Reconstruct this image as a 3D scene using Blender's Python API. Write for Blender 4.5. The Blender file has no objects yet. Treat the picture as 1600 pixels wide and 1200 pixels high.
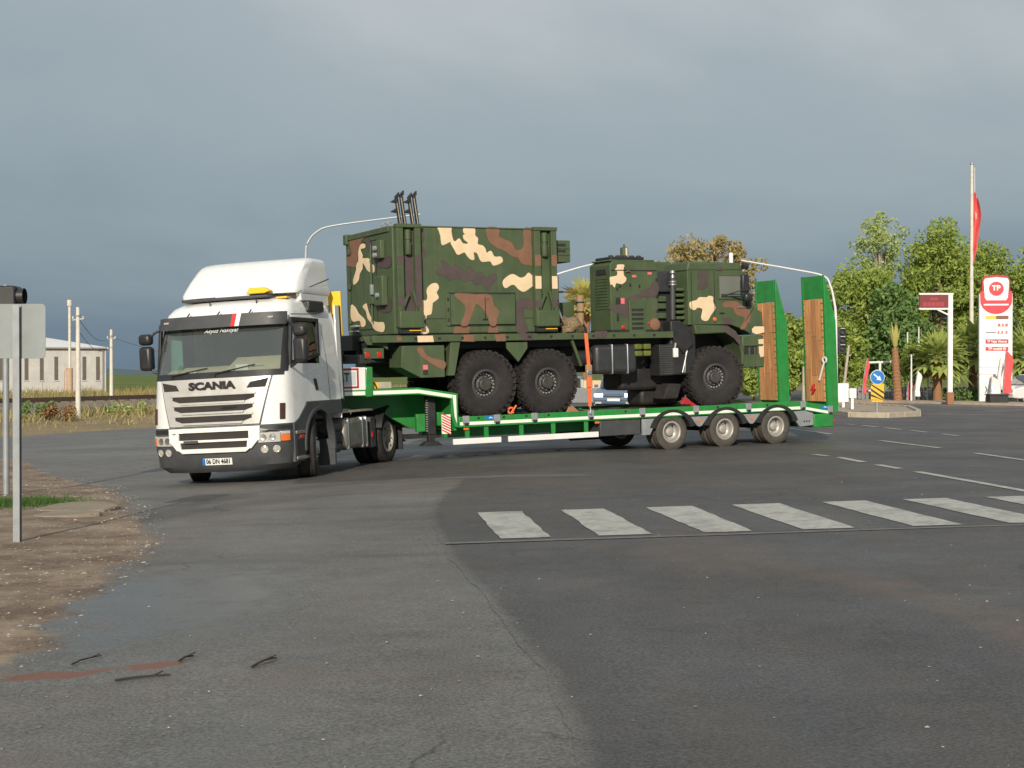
import bpy, bmesh, math, random
from mathutils import Vector, Matrix, Euler
rnd = random.Random(7)
R = math.radians
scn = bpy.context.scene
COL = scn.collection

# ------------------------------------------------------------------ camera
CAMH = 1.55
cd = bpy.data.cameras.new('camera'); cam = bpy.data.objects.new('camera', cd); COL.objects.link(cam)
cd.sensor_width = 36; cd.lens = 49.5; cd.clip_end = 6000
cam.location = (0, 0, CAMH); cam.rotation_euler = (R(90 - 0.417), 0, 0)
scn.camera = cam

# ------------------------------------------------------------------ sky and sun
SUN_AZ, SUN_EL = 7.0, 22.0           # degrees left of straight behind the camera, degrees up
wld = bpy.data.worlds.new('World'); scn.world = wld; wld.use_nodes = True
wn, wl = wld.node_tree.nodes, wld.node_tree.links
wn.clear()
def W(t, **k):
    n = wn.new(t)
    for a, b in k.items(): setattr(n, a, b)
    return n
wout = W('ShaderNodeOutputWorld'); bgs = W('ShaderNodeBackground'); bgc = W('ShaderNodeBackground'); mixs = W('ShaderNodeMixShader')
sky = W('ShaderNodeTexSky', sky_type='NISHITA', sun_disc=False, sun_elevation=R(SUN_EL), sun_rotation=R(180 + SUN_AZ))
sky.air_density = 1.5; sky.dust_density = 2.0
bgs.inputs['Strength'].default_value = 0.08
wl.new(sky.outputs[0], bgs.inputs['Color'])
tc = W('ShaderNodeTexCoord'); sep = W('ShaderNodeSeparateXYZ'); wl.new(tc.outputs['Generated'], sep.inputs[0])
# cloud deck: coordinates on a flat layer so that clouds flatten towards the horizon
mx = W('ShaderNodeMath', operation='MAXIMUM'); mx.inputs[1].default_value = 0.0; wl.new(sep.outputs['Z'], mx.inputs[0])
ad = W('ShaderNodeMath', operation='ADD'); ad.inputs[1].default_value = 0.42; wl.new(mx.outputs[0], ad.inputs[0])
dx = W('ShaderNodeMath', operation='DIVIDE'); wl.new(sep.outputs['X'], dx.inputs[0]); wl.new(ad.outputs[0], dx.inputs[1])
dy = W('ShaderNodeMath', operation='DIVIDE'); wl.new(sep.outputs['Y'], dy.inputs[0]); wl.new(ad.outputs[0], dy.inputs[1])
cmb = W('ShaderNodeCombineXYZ'); wl.new(dx.outputs[0], cmb.inputs[0]); wl.new(dy.outputs[0], cmb.inputs[1])
mp = W('ShaderNodeMapping'); mp.inputs['Location'].default_value = (1.35, 2.2, 0.0); mp.inputs['Rotation'].default_value = (0, 0, R(-14)); mp.inputs['Scale'].default_value = (1.0, 1.3, 1); wl.new(cmb.outputs[0], mp.inputs[0])
n1 = W('ShaderNodeTexNoise'); n1.inputs['Scale'].default_value = 1.15; n1.inputs['Detail'].default_value = 7; n1.inputs['Roughness'].default_value = 0.52; n1.inputs['Distortion'].default_value = 0.35
wl.new(mp.outputs[0], n1.inputs['Vector'])
# height term
rise = W('ShaderNodeMapRange', interpolation_type='SMOOTHSTEP'); rise.inputs['From Min'].default_value = -0.02; rise.inputs['From Max'].default_value = 0.3
rise.inputs['To Min'].default_value = 0.0; rise.inputs['To Max'].default_value = 0.62; wl.new(sep.outputs['Z'], rise.inputs['Value'])
nm = W('ShaderNodeMath', operation='MULTIPLY_ADD'); nm.inputs[1].default_value = 1.05; nm.inputs[2].default_value = -0.36
wl.new(n1.outputs['Fac'], nm.inputs[0])
sm = W('ShaderNodeMath', operation='ADD', use_clamp=True); wl.new(rise.outputs[0], sm.inputs[0]); wl.new(nm.outputs[0], sm.inputs[1])
cr = W('ShaderNodeValToRGB'); e = cr.color_ramp.elements
e[0].position = 0.0; e[0].color = (0.140, 0.210, 0.285, 1); e[1].position = 1.0; e[1].color = (0.60, 0.63, 0.65, 1)
for p, c in ((0.22, (0.198, 0.272, 0.340, 1)), (0.42, (0.288, 0.362, 0.415, 1)), (0.7, (0.375, 0.435, 0.475, 1))):
    k = e.new(p); k.color = c
wl.new(sm.outputs[0], cr.inputs[0])
wl.new(cr.outputs[0], bgc.inputs['Color']); bgc.inputs['Strength'].default_value = 1.0
mixs.inputs[0].default_value = 0.93
wl.new(bgs.outputs[0], mixs.inputs[1]); wl.new(bgc.outputs[0], mixs.inputs[2]); wl.new(mixs.outputs[0], wout.inputs[0])

tosun = Vector((-math.sin(R(SUN_AZ)) * math.cos(R(SUN_EL)), -math.cos(R(SUN_AZ)) * math.cos(R(SUN_EL)), math.sin(R(SUN_EL))))
sd = bpy.data.lights.new('sun', 'SUN'); sd.energy = 4.2; sd.angle = R(0.55); sd.color = (1.0, 0.90, 0.76)
so = bpy.data.objects.new('sun', sd); COL.objects.link(so); so.rotation_euler = (-tosun).to_track_quat('-Z', 'Y').to_euler(); so.location = (-20, -60, 40)

vs = scn.view_settings
vs.view_transform = 'Standard'; vs.look = 'None'; vs.exposure = 0.0; vs.gamma = 1.0; vs.use_curve_mapping = False
scn.cycles.max_bounces = 8; scn.cycles.transparent_max_bounces = 24
try: scn.cycles.use_denoising = True
except Exception: pass

# ------------------------------------------------------------------ materials
MAT = {}
def new_mat(name):
    m = bpy.data.materials.new(name); m.use_nodes = True; MAT[name] = m
    return m, m.node_tree.nodes, m.node_tree.links, m.node_tree.nodes['Principled BSDF']
def pm(name, rgb, rough=0.5, metal=0.0, var=0.12, scale=6.0, bump=0.0, bscale=60.0, coat=0.0, spec=0.5, detail=4, rvar=0.12, isl=0.0, obr=0.0, dirt=0.0, dirtc=(0.16, 0.12, 0.08), streak=0.0):
    """painted / plain surface: base colour with a little noise, uneven gloss, optional relief and grime"""
    m, N, L, b = new_mat(name)
    tcn = N.new('ShaderNodeTexCoord')
    nz = N.new('ShaderNodeTexNoise'); nz.inputs['Scale'].default_value = scale; nz.inputs['Detail'].default_value = detail
    L.new(tcn.outputs['Object'], nz.inputs['Vector'])
    mr = N.new('ShaderNodeMapRange'); mr.inputs['To Min'].default_value = 1 - var; mr.inputs['To Max'].default_value = 1 + var
    mr.inputs['From Min'].default_value = 0.25; mr.inputs['From Max'].default_value = 0.75
    L.new(nz.outputs['Fac'], mr.inputs['Value'])
    fac = mr.outputs[0]
    if isl or obr:
        src = N.new('ShaderNodeNewGeometry').outputs['Random Per Island'] if isl else N.new('ShaderNodeObjectInfo').outputs['Random']
        m2 = N.new('ShaderNodeMapRange'); a = isl or obr
        m2.inputs['To Min'].default_value = 1 - a; m2.inputs['To Max'].default_value = 1 + a; L.new(src, m2.inputs['Value'])
        mu = N.new('ShaderNodeMath'); mu.operation = 'MULTIPLY'; L.new(fac, mu.inputs[0]); L.new(m2.outputs[0], mu.inputs[1]); fac = mu.outputs[0]
    vm = N.new('ShaderNodeVectorMath'); vm.operation = 'SCALE'; vm.inputs[0].default_value = rgb; L.new(fac, vm.inputs['Scale'])
    colr = vm.outputs[0]
    if dirt:
        nd = N.new('ShaderNodeTexNoise'); nd.inputs['Scale'].default_value = 2.3; nd.inputs['Detail'].default_value = 8; nd.inputs['Roughness'].default_value = 0.65
        L.new(tcn.outputs['Object'], nd.inputs['Vector'])
        md = N.new('ShaderNodeMapRange'); md.inputs['From Min'].default_value = 0.48; md.inputs['From Max'].default_value = 0.75; md.inputs['To Max'].default_value = dirt
        L.new(nd.outputs['Fac'], md.inputs['Value'])
        mxx = N.new('ShaderNodeMix'); mxx.data_type = 'RGBA'; mxx.inputs['B'].default_value = (*dirtc, 1)
        L.new(md.outputs[0], mxx.inputs['Factor']); L.new(colr, mxx.inputs['A']); colr = mxx.outputs['Result']
    if streak:
        mps = N.new('ShaderNodeMapping'); mps.inputs['Scale'].default_value = (7, 7, 0.45); L.new(tcn.outputs['Object'], mps.inputs[0])
        ns = N.new('ShaderNodeTexNoise'); ns.inputs['Scale'].default_value = 1.6; ns.inputs['Detail'].default_value = 6; ns.inputs['Roughness'].default_value = 0.6; L.new(mps.outputs[0], ns.inputs['Vector'])
        mds = N.new('ShaderNodeMapRange'); mds.inputs['From Min'].default_value = 0.52; mds.inputs['From Max'].default_value = 0.74; mds.inputs['To Max'].default_value = streak; L.new(ns.outputs['Fac'], mds.inputs['Value'])
        mxs = N.new('ShaderNodeMix'); mxs.data_type = 'RGBA'; mxs.inputs['B'].default_value = (*dirtc, 1); L.new(mds.outputs[0], mxs.inputs['Factor']); L.new(colr, mxs.inputs['A']); colr = mxs.outputs['Result']
    L.new(colr, b.inputs['Base Color'])
    mr2 = N.new('ShaderNodeMapRange'); mr2.inputs['To Min'].default_value = max(0.02, rough - rvar); mr2.inputs['To Max'].default_value = min(1, rough + rvar)
    L.new(nz.outputs['Fac'], mr2.inputs['Value']); L.new(mr2.outputs[0], b.inputs['Roughness'])
    b.inputs['Metallic'].default_value = metal; b.inputs['Specular IOR Level'].default_value = spec
    if coat: b.inputs['Coat Weight'].default_value = coat; b.inputs['Coat Roughness'].default_value = 0.08
    if bump:
        nb = N.new('ShaderNodeTexNoise'); nb.inputs['Scale'].default_value = bscale; nb.inputs['Detail'].default_value = 3
        L.new(tcn.outputs['Object'], nb.inputs['Vector'])
        bp = N.new('ShaderNodeBump'); bp.inputs['Strength'].default_value = bump; bp.inputs['Distance'].default_value = 0.02
        L.new(nb.outputs['Fac'], bp.inputs['Height']); L.new(bp.outputs[0], b.inputs['Normal'])
    return m
def emit(name, rgb, strength, base=(0.02, 0.02, 0.02)):
    m, N, L, b = new_mat(name); b.inputs['Base Color'].default_value = (*base, 1)
    b.inputs['Emission Color'].default_value = (*rgb, 1); b.inputs['Emission Strength'].default_value = strength
    return m
def glass(name, tint=(0.75, 0.85, 0.82), rough=0.02, refl=1.0):
    m, N, L, b = new_mat(name); N.remove(b)
    out = N['Material Output']; tr = N.new('ShaderNodeBsdfTransparent'); tr.inputs[0].default_value = (*tint, 1)
    gl = N.new('ShaderNodeBsdfGlossy'); gl.inputs['Roughness'].default_value = rough
    fr = N.new('ShaderNodeFresnel'); fr.inputs['IOR'].default_value = 1.52
    mu = N.new('ShaderNodeMath'); mu.operation = 'MULTIPLY_ADD'; mu.inputs[1].default_value = 1.6 * refl; mu.inputs[2].default_value = 0.05 * refl; mu.use_clamp = True
    L.new(fr.outputs[0], mu.inputs[0])
    ms = N.new('ShaderNodeMixShader'); L.new(mu.outputs[0], ms.inputs[0]); L.new(tr.outputs[0], ms.inputs[1]); L.new(gl.outputs[0], ms.inputs[2]); L.new(ms.outputs[0], out.inputs[0])
    return m

pm('white_paint', (0.82, 0.82, 0.80), 0.28, var=0.025, coat=0.5, dirt=0.16, dirtc=(0.35, 0.30, 0.24), streak=0.16)
pm('white_plain', (0.78, 0.78, 0.76), 0.45, var=0.04, dirt=0.12, dirtc=(0.4, 0.35, 0.28))
pm('silver_grille', (0.57, 0.555, 0.525), 0.38, metal=0.25, var=0.05, dirt=0.15)
pm('black_plastic', (0.022, 0.023, 0.025), 0.42, var=0.2)
pm('dark_grey_plastic', (0.055, 0.058, 0.062), 0.55, var=0.15, dirt=0.25, dirtc=(0.12, 0.105, 0.09))
pm('grille_mesh', (0.035, 0.030, 0.027), 0.6, var=0.2, bump=0.6, bscale=220)
pm('rubber', (0.028, 0.026, 0.025), 0.82, var=0.25, scale=9, spec=0.3, dirt=0.35, dirtc=(0.085, 0.07, 0.058))
pm('army_rubber', (0.024, 0.022, 0.022), 0.8, var=0.25, scale=9, spec=0.3, dirt=0.28, dirtc=(0.085, 0.065, 0.05))
pm('trailer_rubber', (0.075, 0.068, 0.060), 0.85, var=0.2, scale=9, spec=0.25, dirt=0.4, dirtc=(0.13, 0.11, 0.09))
pm('rim_grey', (0.42, 0.40, 0.37), 0.5, metal=0.3, var=0.15, dirt=0.4)
pm('rim_dark', (0.05, 0.05, 0.05), 0.5, metal=0.2, var=0.2, dirt=0.3)
pm('bolt_metal', (0.62, 0.61, 0.58), 0.35, metal=0.7, var=0.1)
pm('chassis_black', (0.020, 0.020, 0.021), 0.6, var=0.25, dirt=0.3, dirtc=(0.07, 0.06, 0.05))
pm('tank_metal', (0.30, 0.28, 0.25), 0.38, metal=0.6, var=0.15, dirt=0.4)
pm('tank_black', (0.035, 0.037, 0.040), 0.4, var=0.2)
pm('steel', (0.42, 0.42, 0.42), 0.35, metal=0.8, var=0.12)
pm('galvanised', (0.33, 0.35, 0.36), 0.5, metal=0.35, var=0.12, dirt=0.15)
pm('chrome', (0.75, 0.75, 0.73), 0.15, metal=1.0, var=0.05)
pm('beige_plate', (0.42, 0.38, 0.29), 0.6, var=0.15, dirt=0.5)
pm('army_green', (0.057, 0.088, 0.037), 0.62, var=0.14, scale=3, bump=0.03, dirt=0.26, dirtc=(0.13, 0.12, 0.08), streak=0.35)
pm('camo_tan', (0.76, 0.58, 0.37), 0.65, var=0.07, dirt=0.12, dirtc=(0.4, 0.32, 0.2))
pm('camo_purple', (0.078, 0.055, 0.054), 0.65, var=0.12, dirt=0.2, dirtc=(0.14, 0.12, 0.09))
pm('camo_brown', (0.210, 0.105, 0.062), 0.65, var=0.14, dirt=0.3, dirtc=(0.14, 0.12, 0.08))
def soft_paint(name, src):
    m_ = MAT[src].copy(); m_.name = name; MAT[name] = m_; T = m_.node_tree; o_ = T.nodes['Material Output']; sk_ = o_.inputs[0].links[0].from_socket
    a_ = T.nodes.new('ShaderNodeAttribute'); a_.attribute_name = 'edge'; n_ = T.nodes.new('ShaderNodeTexNoise'); n_.inputs['Scale'].default_value = 45; n_.inputs['Detail'].default_value = 3
    t_ = T.nodes.new('ShaderNodeTexCoord'); T.links.new(t_.outputs['Object'], n_.inputs['Vector'])
    ma = T.nodes.new('ShaderNodeMath'); ma.operation = 'MULTIPLY_ADD'; ma.inputs[1].default_value = 0.5; T.links.new(n_.outputs['Fac'], ma.inputs[0]); sb_ = T.nodes.new('ShaderNodeMath'); sb_.operation = 'SUBTRACT'; sb_.inputs[1].default_value = 0.25; T.links.new(a_.outputs['Fac'], sb_.inputs[0]); T.links.new(sb_.outputs[0], ma.inputs[2])
    mr_ = T.nodes.new('ShaderNodeMapRange'); mr_.interpolation_type = 'SMOOTHSTEP'; mr_.inputs['From Min'].default_value = 0.15; mr_.inputs['From Max'].default_value = 0.85; T.links.new(ma.outputs[0], mr_.inputs['Value'])
    tr_ = T.nodes.new('ShaderNodeBsdfTransparent'); mx_ = T.nodes.new('ShaderNodeMixShader'); T.links.new(mr_.outputs[0], mx_.inputs[0]); T.links.new(tr_.outputs[0], mx_.inputs[1]); T.links.new(sk_, mx_.inputs[2]); T.links.new(mx_.outputs[0], o_.inputs[0])
for _c in ('brown', 'purple', 'tan'): soft_paint('camo_%s_soft' % _c, 'camo_' + _c)
pm('trailer_green', (0.020, 0.240, 0.045), 0.40, var=0.16, coat=0.2, dirt=0.34, dirtc=(0.085, 0.075, 0.045), streak=0.35)
pm('wood_ramp', (0.54, 0.26, 0.105), 0.75, var=0.28, scale=14, bump=0.3, bscale=40, obr=0.16, dirt=0.5, dirtc=(0.22, 0.11, 0.05))
_m = MAT['wood_ramp'].node_tree
for _nd in [n for n in _m.nodes if n.type == 'TEX_NOISE']:
    _mp = _m.nodes.new('ShaderNodeMapping'); _mp.inputs['Scale'].default_value = (1.6, 1.6, 0.16)
    _m.links.new([n for n in _m.nodes if n.type == 'TEX_COORD'][0].outputs['Object'], _mp.inputs[0]); _m.links.new(_mp.outputs[0], _nd.inputs['Vector'])
pm('wood_deck', (0.24, 0.17, 0.10), 0.8, var=0.3, scale=10, bump=0.2, obr=0.1)
pm('reflective_white', (0.80, 0.86, 0.74), 0.4, var=0.04)
pm('reflective_red', (0.62, 0.03, 0.03), 0.4, var=0.05)
pm('reflective_yellow', (0.85, 0.48, 0.03), 0.4, var=0.05)
pm('red_lens', (0.50, 0.025, 0.02), 0.2, var=0.05)
pm('orange_lens', (0.70, 0.17, 0.03), 0.2, var=0.05)
pm('lamp_glass', (0.62, 0.60, 0.54), 0.12, metal=0.35, var=0.15, scale=20)
pm('strap_orange', (0.75, 0.16, 0.055), 0.7, var=0.1)
pm('sign_blue', (0.012, 0.17, 0.55), 0.4, var=0.04)
pm('sign_red', (0.72, 0.03, 0.05), 0.4, var=0.04)
pm('dark_red', (0.42, 0.02, 0.03), 0.45, var=0.06)
pm('yellow_panel', (0.85, 0.55, 0.03), 0.5, var=0.04)
pm('text_dark', (0.05, 0.046, 0.042), 0.35, metal=0.4, var=0.05)
pm('text_black', (0.02, 0.02, 0.02), 0.5, var=0.05)
pm('text_green', (0.02, 0.075, 0.045), 0.5, var=0.05)
pm('sign_back', (0.27, 0.30, 0.30), 0.55, var=0.12, scale=3, metal=0.2, dirt=0.2)
pm('slit_brown', (0.055, 0.020, 0.014), 0.5, var=0.1)
pm('twig_bark', (0.035, 0.026, 0.020), 0.9, var=0.3, scale=30)
pm('panel_grey', (0.50, 0.55, 0.56), 0.5, var=0.04)
pm('dash_beige', (0.52, 0.45, 0.30), 0.7, var=0.08)
pm('interior_dark', (0.12, 0.135, 0.13), 0.8, var=0.2)
pm('curtain_teal', (0.10, 0.24, 0.21), 0.8, var=0.1)
pm('concrete', (0.52, 0.49, 0.43), 0.85, var=0.12, scale=3, bump=0.15, dirt=0.3, dirtc=(0.30, 0.25, 0.19))
pm('net_brown', (0.22, 0.16, 0.09), 0.95, var=0.55, scale=28, bump=0.9, bscale=35)
pm('canvas_brown', (0.34, 0.22, 0.12), 0.9, var=0.2, bump=0.3, bscale=30)
pm('olive_bright', (0.115, 0.135, 0.025), 0.6, var=0.15)
pm('pink_label', (0.75, 0.16, 0.18), 0.5, var=0.04)
pm('wedge_wood', (0.36, 0.19, 0.10), 0.85, var=0.25, scale=12, bump=0.2)
glass('windscreen_glass', (0.78, 0.86, 0.82), 0.02, 1.5)
glass('dark_glass', (0.30, 0.36, 0.34), 0.015, 1.3)
_t = MAT['windscreen_glass'].node_tree; _o = _t.nodes['Material Output']; _src = _o.inputs[0].links[0].from_socket
_df = _t.nodes.new('ShaderNodeBsdfDiffuse'); _df.inputs[0].default_value = (0.55, 0.62, 0.58, 1); _mx = _t.nodes.new('ShaderNodeMixShader'); _mx.inputs[0].default_value = 0.07
_t.links.new(_src, _mx.inputs[1]); _t.links.new(_df.outputs[0], _mx.inputs[2]); _t.links.new(_mx.outputs[0], _o.inputs[0])
m, N, L, b = new_mat('army_glass'); b.inputs['Base Color'].default_value = (0.16, 0.17, 0.145, 1); b.inputs['Roughness'].default_value = 0.15

# ------------------------------------------------------------------ mesh helpers
class MB:
    def __init__(s): s.v = []; s.f = []
    def add(s, vs_, fs_):
        o = len(s.v); s.v += [tuple(p) for p in vs_]; s.f += [tuple(i + o for i in f) for f in fs_]; return s
    def box(s, x0, x1, y0, y1, z0, z1):
        return s.add([(x0, y0, z0), (x1, y0, z0), (x1, y1, z0), (x0, y1, z0), (x0, y0, z1), (x1, y0, z1), (x1, y1, z1), (x0, y1, z1)],
                     [(0, 3, 2, 1), (4, 5, 6, 7), (0, 1, 5, 4), (1, 2, 6, 5), (2, 3, 7, 6), (3, 0, 4, 7)])
    def obox(s, c, size, mat):
        hx, hy, hz = (q / 2 for q in size); c = Vector(c)
        P = [c + mat @ Vector((a * hx, b_ * hy, d * hz)) for a, b_, d in ((-1, -1, -1), (1, -1, -1), (1, 1, -1), (-1, 1, -1), (-1, -1, 1), (1, -1, 1), (1, 1, 1), (-1, 1, 1))]
        return s.add(P, [(0, 3, 2, 1), (4, 5, 6, 7), (0, 1, 5, 4), (1, 2, 6, 5), (2, 3, 7, 6), (3, 0, 4, 7)])
    def bar(s, p0, p1, wd, th, up=(0, 0, 1)):
        p0, p1 = Vector(p0), Vector(p1); d = (p1 - p0); L_ = d.length; d.normalize(); u = Vector(up)
        if abs(d.dot(u)) > 0.98: u = Vector((1, 0, 0))
        side = d.cross(u).normalized(); u2 = side.cross(d).normalized()
        return s.obox((p0 + p1) / 2, (L_, wd, th), Matrix((d, side, u2)).transposed())
    def prism(s, pts, axis, a0, a1):
        n = len(pts)
        def P(p, a): return {'x': (a, p[0], p[1]), 'y': (p[0], a, p[1]), 'z': (p[0], p[1], a)}[axis]
        return s.add([P(p, a0) for p in pts] + [P(p, a1) for p in pts],
                     [tuple(range(n)), tuple(range(2 * n - 1, n - 1, -1))] + [(i, (i + 1) % n, n + (i + 1) % n, n + i) for i in range(n)])
    def tube(s, path, r, n=10, caps=True, rs=None):
        path = [Vector(p) for p in path]; rings = []
        for i, p in enumerate(path):
            d = (path[min(i + 1, len(path) - 1)] - path[max(i - 1, 0)]).normalized()
            u = Vector((0, 0, 1)) if abs(d.z) < 0.9 else Vector((1, 0, 0))
            a = d.cross(u).normalized(); b_ = a.cross(d).normalized(); rr = rs[i] if rs else r
            rings.append([p + rr * (math.cos(k * 2 * math.pi / n) * a + math.sin(k * 2 * math.pi / n) * b_) for k in range(n)])
        V = [q for r_ in rings for q in r_]; Fc = []
        for i in range(len(rings) - 1):
            for k in range(n): Fc.append((i * n + k, i * n + (k + 1) % n, (i + 1) * n + (k + 1) % n, (i + 1) * n + k))
        if caps: Fc += [tuple(range(n)), tuple(range(len(V) - 1, len(V) - n - 1, -1))]
        return s.add(V, Fc)
    def lathe(s, prof, c=(0, 0, 0), axis='y', n=32, caps=True):
        V = []; Fc = []
        for r_, h in prof:
            for k in range(n):
                a = 2 * math.pi * k / n; u, w = r_ * math.cos(a), r_ * math.sin(a)
                q = {'y': (u, h, w), 'x': (h, u, w), 'z': (u, w, h)}[axis]
                V.append((q[0] + c[0], q[1] + c[1], q[2] + c[2]))
        for i in range(len(prof) - 1):
            for k in range(n): Fc.append((i * n + k, i * n + (k + 1) % n, (i + 1) * n + (k + 1) % n, (i + 1) * n + k))
        if caps:
            if prof[0][0] > 1e-5: Fc.append(tuple(range(n)))
            if prof[-1][0] > 1e-5: Fc.append(tuple(range(len(V) - 1, len(V) - n - 1, -1)))
        return s.add(V, Fc)
    def grid(s, rows):
        n = len(rows[0]); V = [p for r_ in rows for p in r_]
        return s.add(V, [(i * n + k, i * n + k + 1, (i + 1) * n + k + 1, (i + 1) * n + k) for i in range(len(rows) - 1) for k in range(n - 1)])
    def mesh(s, name, mat, angle=38, recalc=True):
        me = bpy.data.meshes.new(name); me.from_pydata(s.v, [], s.f)
        if recalc:
            bm = bmesh.new(); bm.from_mesh(me)
            bmesh.ops.remove_doubles(bm, verts=bm.verts, dist=1e-5)
            bmesh.ops.recalc_face_normals(bm, faces=bm.faces); bm.to_mesh(me); bm.free()
        me.polygons.foreach_set('use_smooth', [True] * len(me.polygons))
        try: me.set_sharp_from_angle(angle=R(angle))
        except Exception: pass
        if mat: me.materials.append(MAT[mat])
        return me
    def build(s, name, mat, parent=None, bevel=0.0, angle=38, recalc=True, loc=None, seg=2):
        o = bpy.data.objects.new(name, s.mesh(name, mat, angle, recalc)); COL.objects.link(o)
        if parent is not None:
            o.parent = parent
            if 'off' in parent: o.location = [-q for q in parent['off']]
        if loc is not None: o.location = loc
        if bevel:
            md = o.modifiers.new('bevel', 'BEVEL'); md.width = bevel; md.segments = seg; md.limit_method = 'ANGLE'; md.angle_limit = R(40)
        return o
def tag(o, label=None, cat=None, group=None, kind=None):
    if label: o['label'] = label
    if cat: o['category'] = cat
    if group: o['group'] = group
    if kind: o['kind'] = kind
    return o
def empty(name, loc=(0, 0, 0), rot=(0, 0, 0), parent=None):
    o = bpy.data.objects.new(name, None); COL.objects.link(o); o.location = loc; o.rotation_euler = rot; o.empty_display_size = 0.2
    if parent is not None: o.parent = parent
    return o
def dup(o, parent=None, mat=None):
    c = o.copy(); COL.objects.link(c)
    if parent is not None: c.parent = parent
    for ch in list(o.children): dup(ch, c)
    return c
def box_part(name, mat, parent, *b6, bevel=0.01): return MB().box(*b6).build(name, mat, parent, bevel)
FONT = {}
def text_mesh(body, size, depth=0.004, bold=0.0, shear=0.0, width=None):
    cu = bpy.data.curves.new('lettering', 'FONT'); cu.body = body; cu.size = size; cu.extrude = depth; cu.offset = bold; cu.shear = shear
    cu.align_x = 'CENTER'; cu.align_y = 'CENTER'; cu.resolution_u = 3
    o = bpy.data.objects.new('lettering', cu); COL.objects.link(o)
    dg = bpy.context.evaluated_depsgraph_get(); me = bpy.data.meshes.new_from_object(o.evaluated_get(dg))
    bpy.data.objects.remove(o)
    if width:
        xs = [v.co.x for v in me.vertices]; k = width / (max(xs) - min(xs))
        for v in me.vertices: v.co.x *= k
    return me
def text_part(name, body, size, mat, parent, loc, rot, **k):
    me = text_mesh(body, size, **k); me.materials.clear(); me.materials.append(MAT[mat])
    o = bpy.data.objects.new(name, me); COL.objects.link(o); o.parent = parent; o.location = loc; o.rotation_euler = rot
    if 'off' in parent: o.location = Vector(loc) - Vector(parent['off'])
    return o
def smooth_poly(pts, sub=3):
    n = len(pts); out = []
    for i in range(n):
        p0, p1, p2, p3 = (Vector(pts[(i + k) % n]) for k in (-1, 0, 1, 2))
        for j in range(sub):
            t = j / sub
            out.append(0.5 * ((2 * p1) + (p2 - p0) * t + (2 * p0 - 5 * p1 + 4 * p2 - p3) * t * t + (3 * p1 - p0 - 3 * p2 + p3) * t ** 3))
    return out
def smoothstep(a, b, x):
    k = max(0.0, min(1.0, (x - a) / (b - a))); return k * k * (3 - 2 * k)

# ------------------------------------------------------------------ the lie of the land
def edge_s(x, y):
    """metres beyond the far edge of the road on the railway side"""
    return (x + 15.7) * -0.917 + (y - 43.1) * 0.4
def gz(x, y):
    """height of the road surface: falls gently to the left, a dip under the tractor, bank rising to the railway"""
    d = x - 4.56
    base = 0.06 * math.tanh(d * 0.026 / 0.06) if d > 0 else 0.5 * math.tanh(d * 0.026 / 0.5)
    T = -0.2 - 0.049 * ((x + 3.25) * -0.966 + (y - 24) * 0.2588) - 0.011 * ((x + 3.25) * -0.2588 + (y - 24) * -0.966)
    k = smoothstep(3.5, 8.5, math.hypot(x + 4, y - 26))
    z = T * (1 - k) + base * k
    z += 0.40 * smoothstep(0, 9, edge_s(x, y)) * smoothstep(28, 38, y)
    return z
def on_ground(x, y, dz=0.0): return (x, y, gz(x, y) + dz)

# ------------------------------------------------------------------ ground, roads, markings
def lerp_tab(tab, y):
    if y <= tab[0][0]: return tab[0][1]
    for (a, b), (c, d) in zip(tab, tab[1:]):
        if y <= c: return b + (d - b) * (y - a) / (c - a)
    return tab[-1][1]
DIRT_EDGE = [(3, -3.7), (7, -3.3), (8.6, -3.12), (9, -3.1), (10.5, -3.39), (12.2, -3.54), (14.5, -3.86), (16.85, -4.56), (19.2, -5.33), (23.4, -6.8), (27.3, -8.83), (28.2, -9.3), (30.9, -10.7), (31.5, -11.5), (36, -34)]
NEW_EDGE = [(3, 0.42), (5.9, 0.28), (7.8, 0.18), (10.9, -0.27), (13.6, -0.68), (17.2, -1.03), (19.8, -0.99), (21.9, -0.8)]

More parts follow.
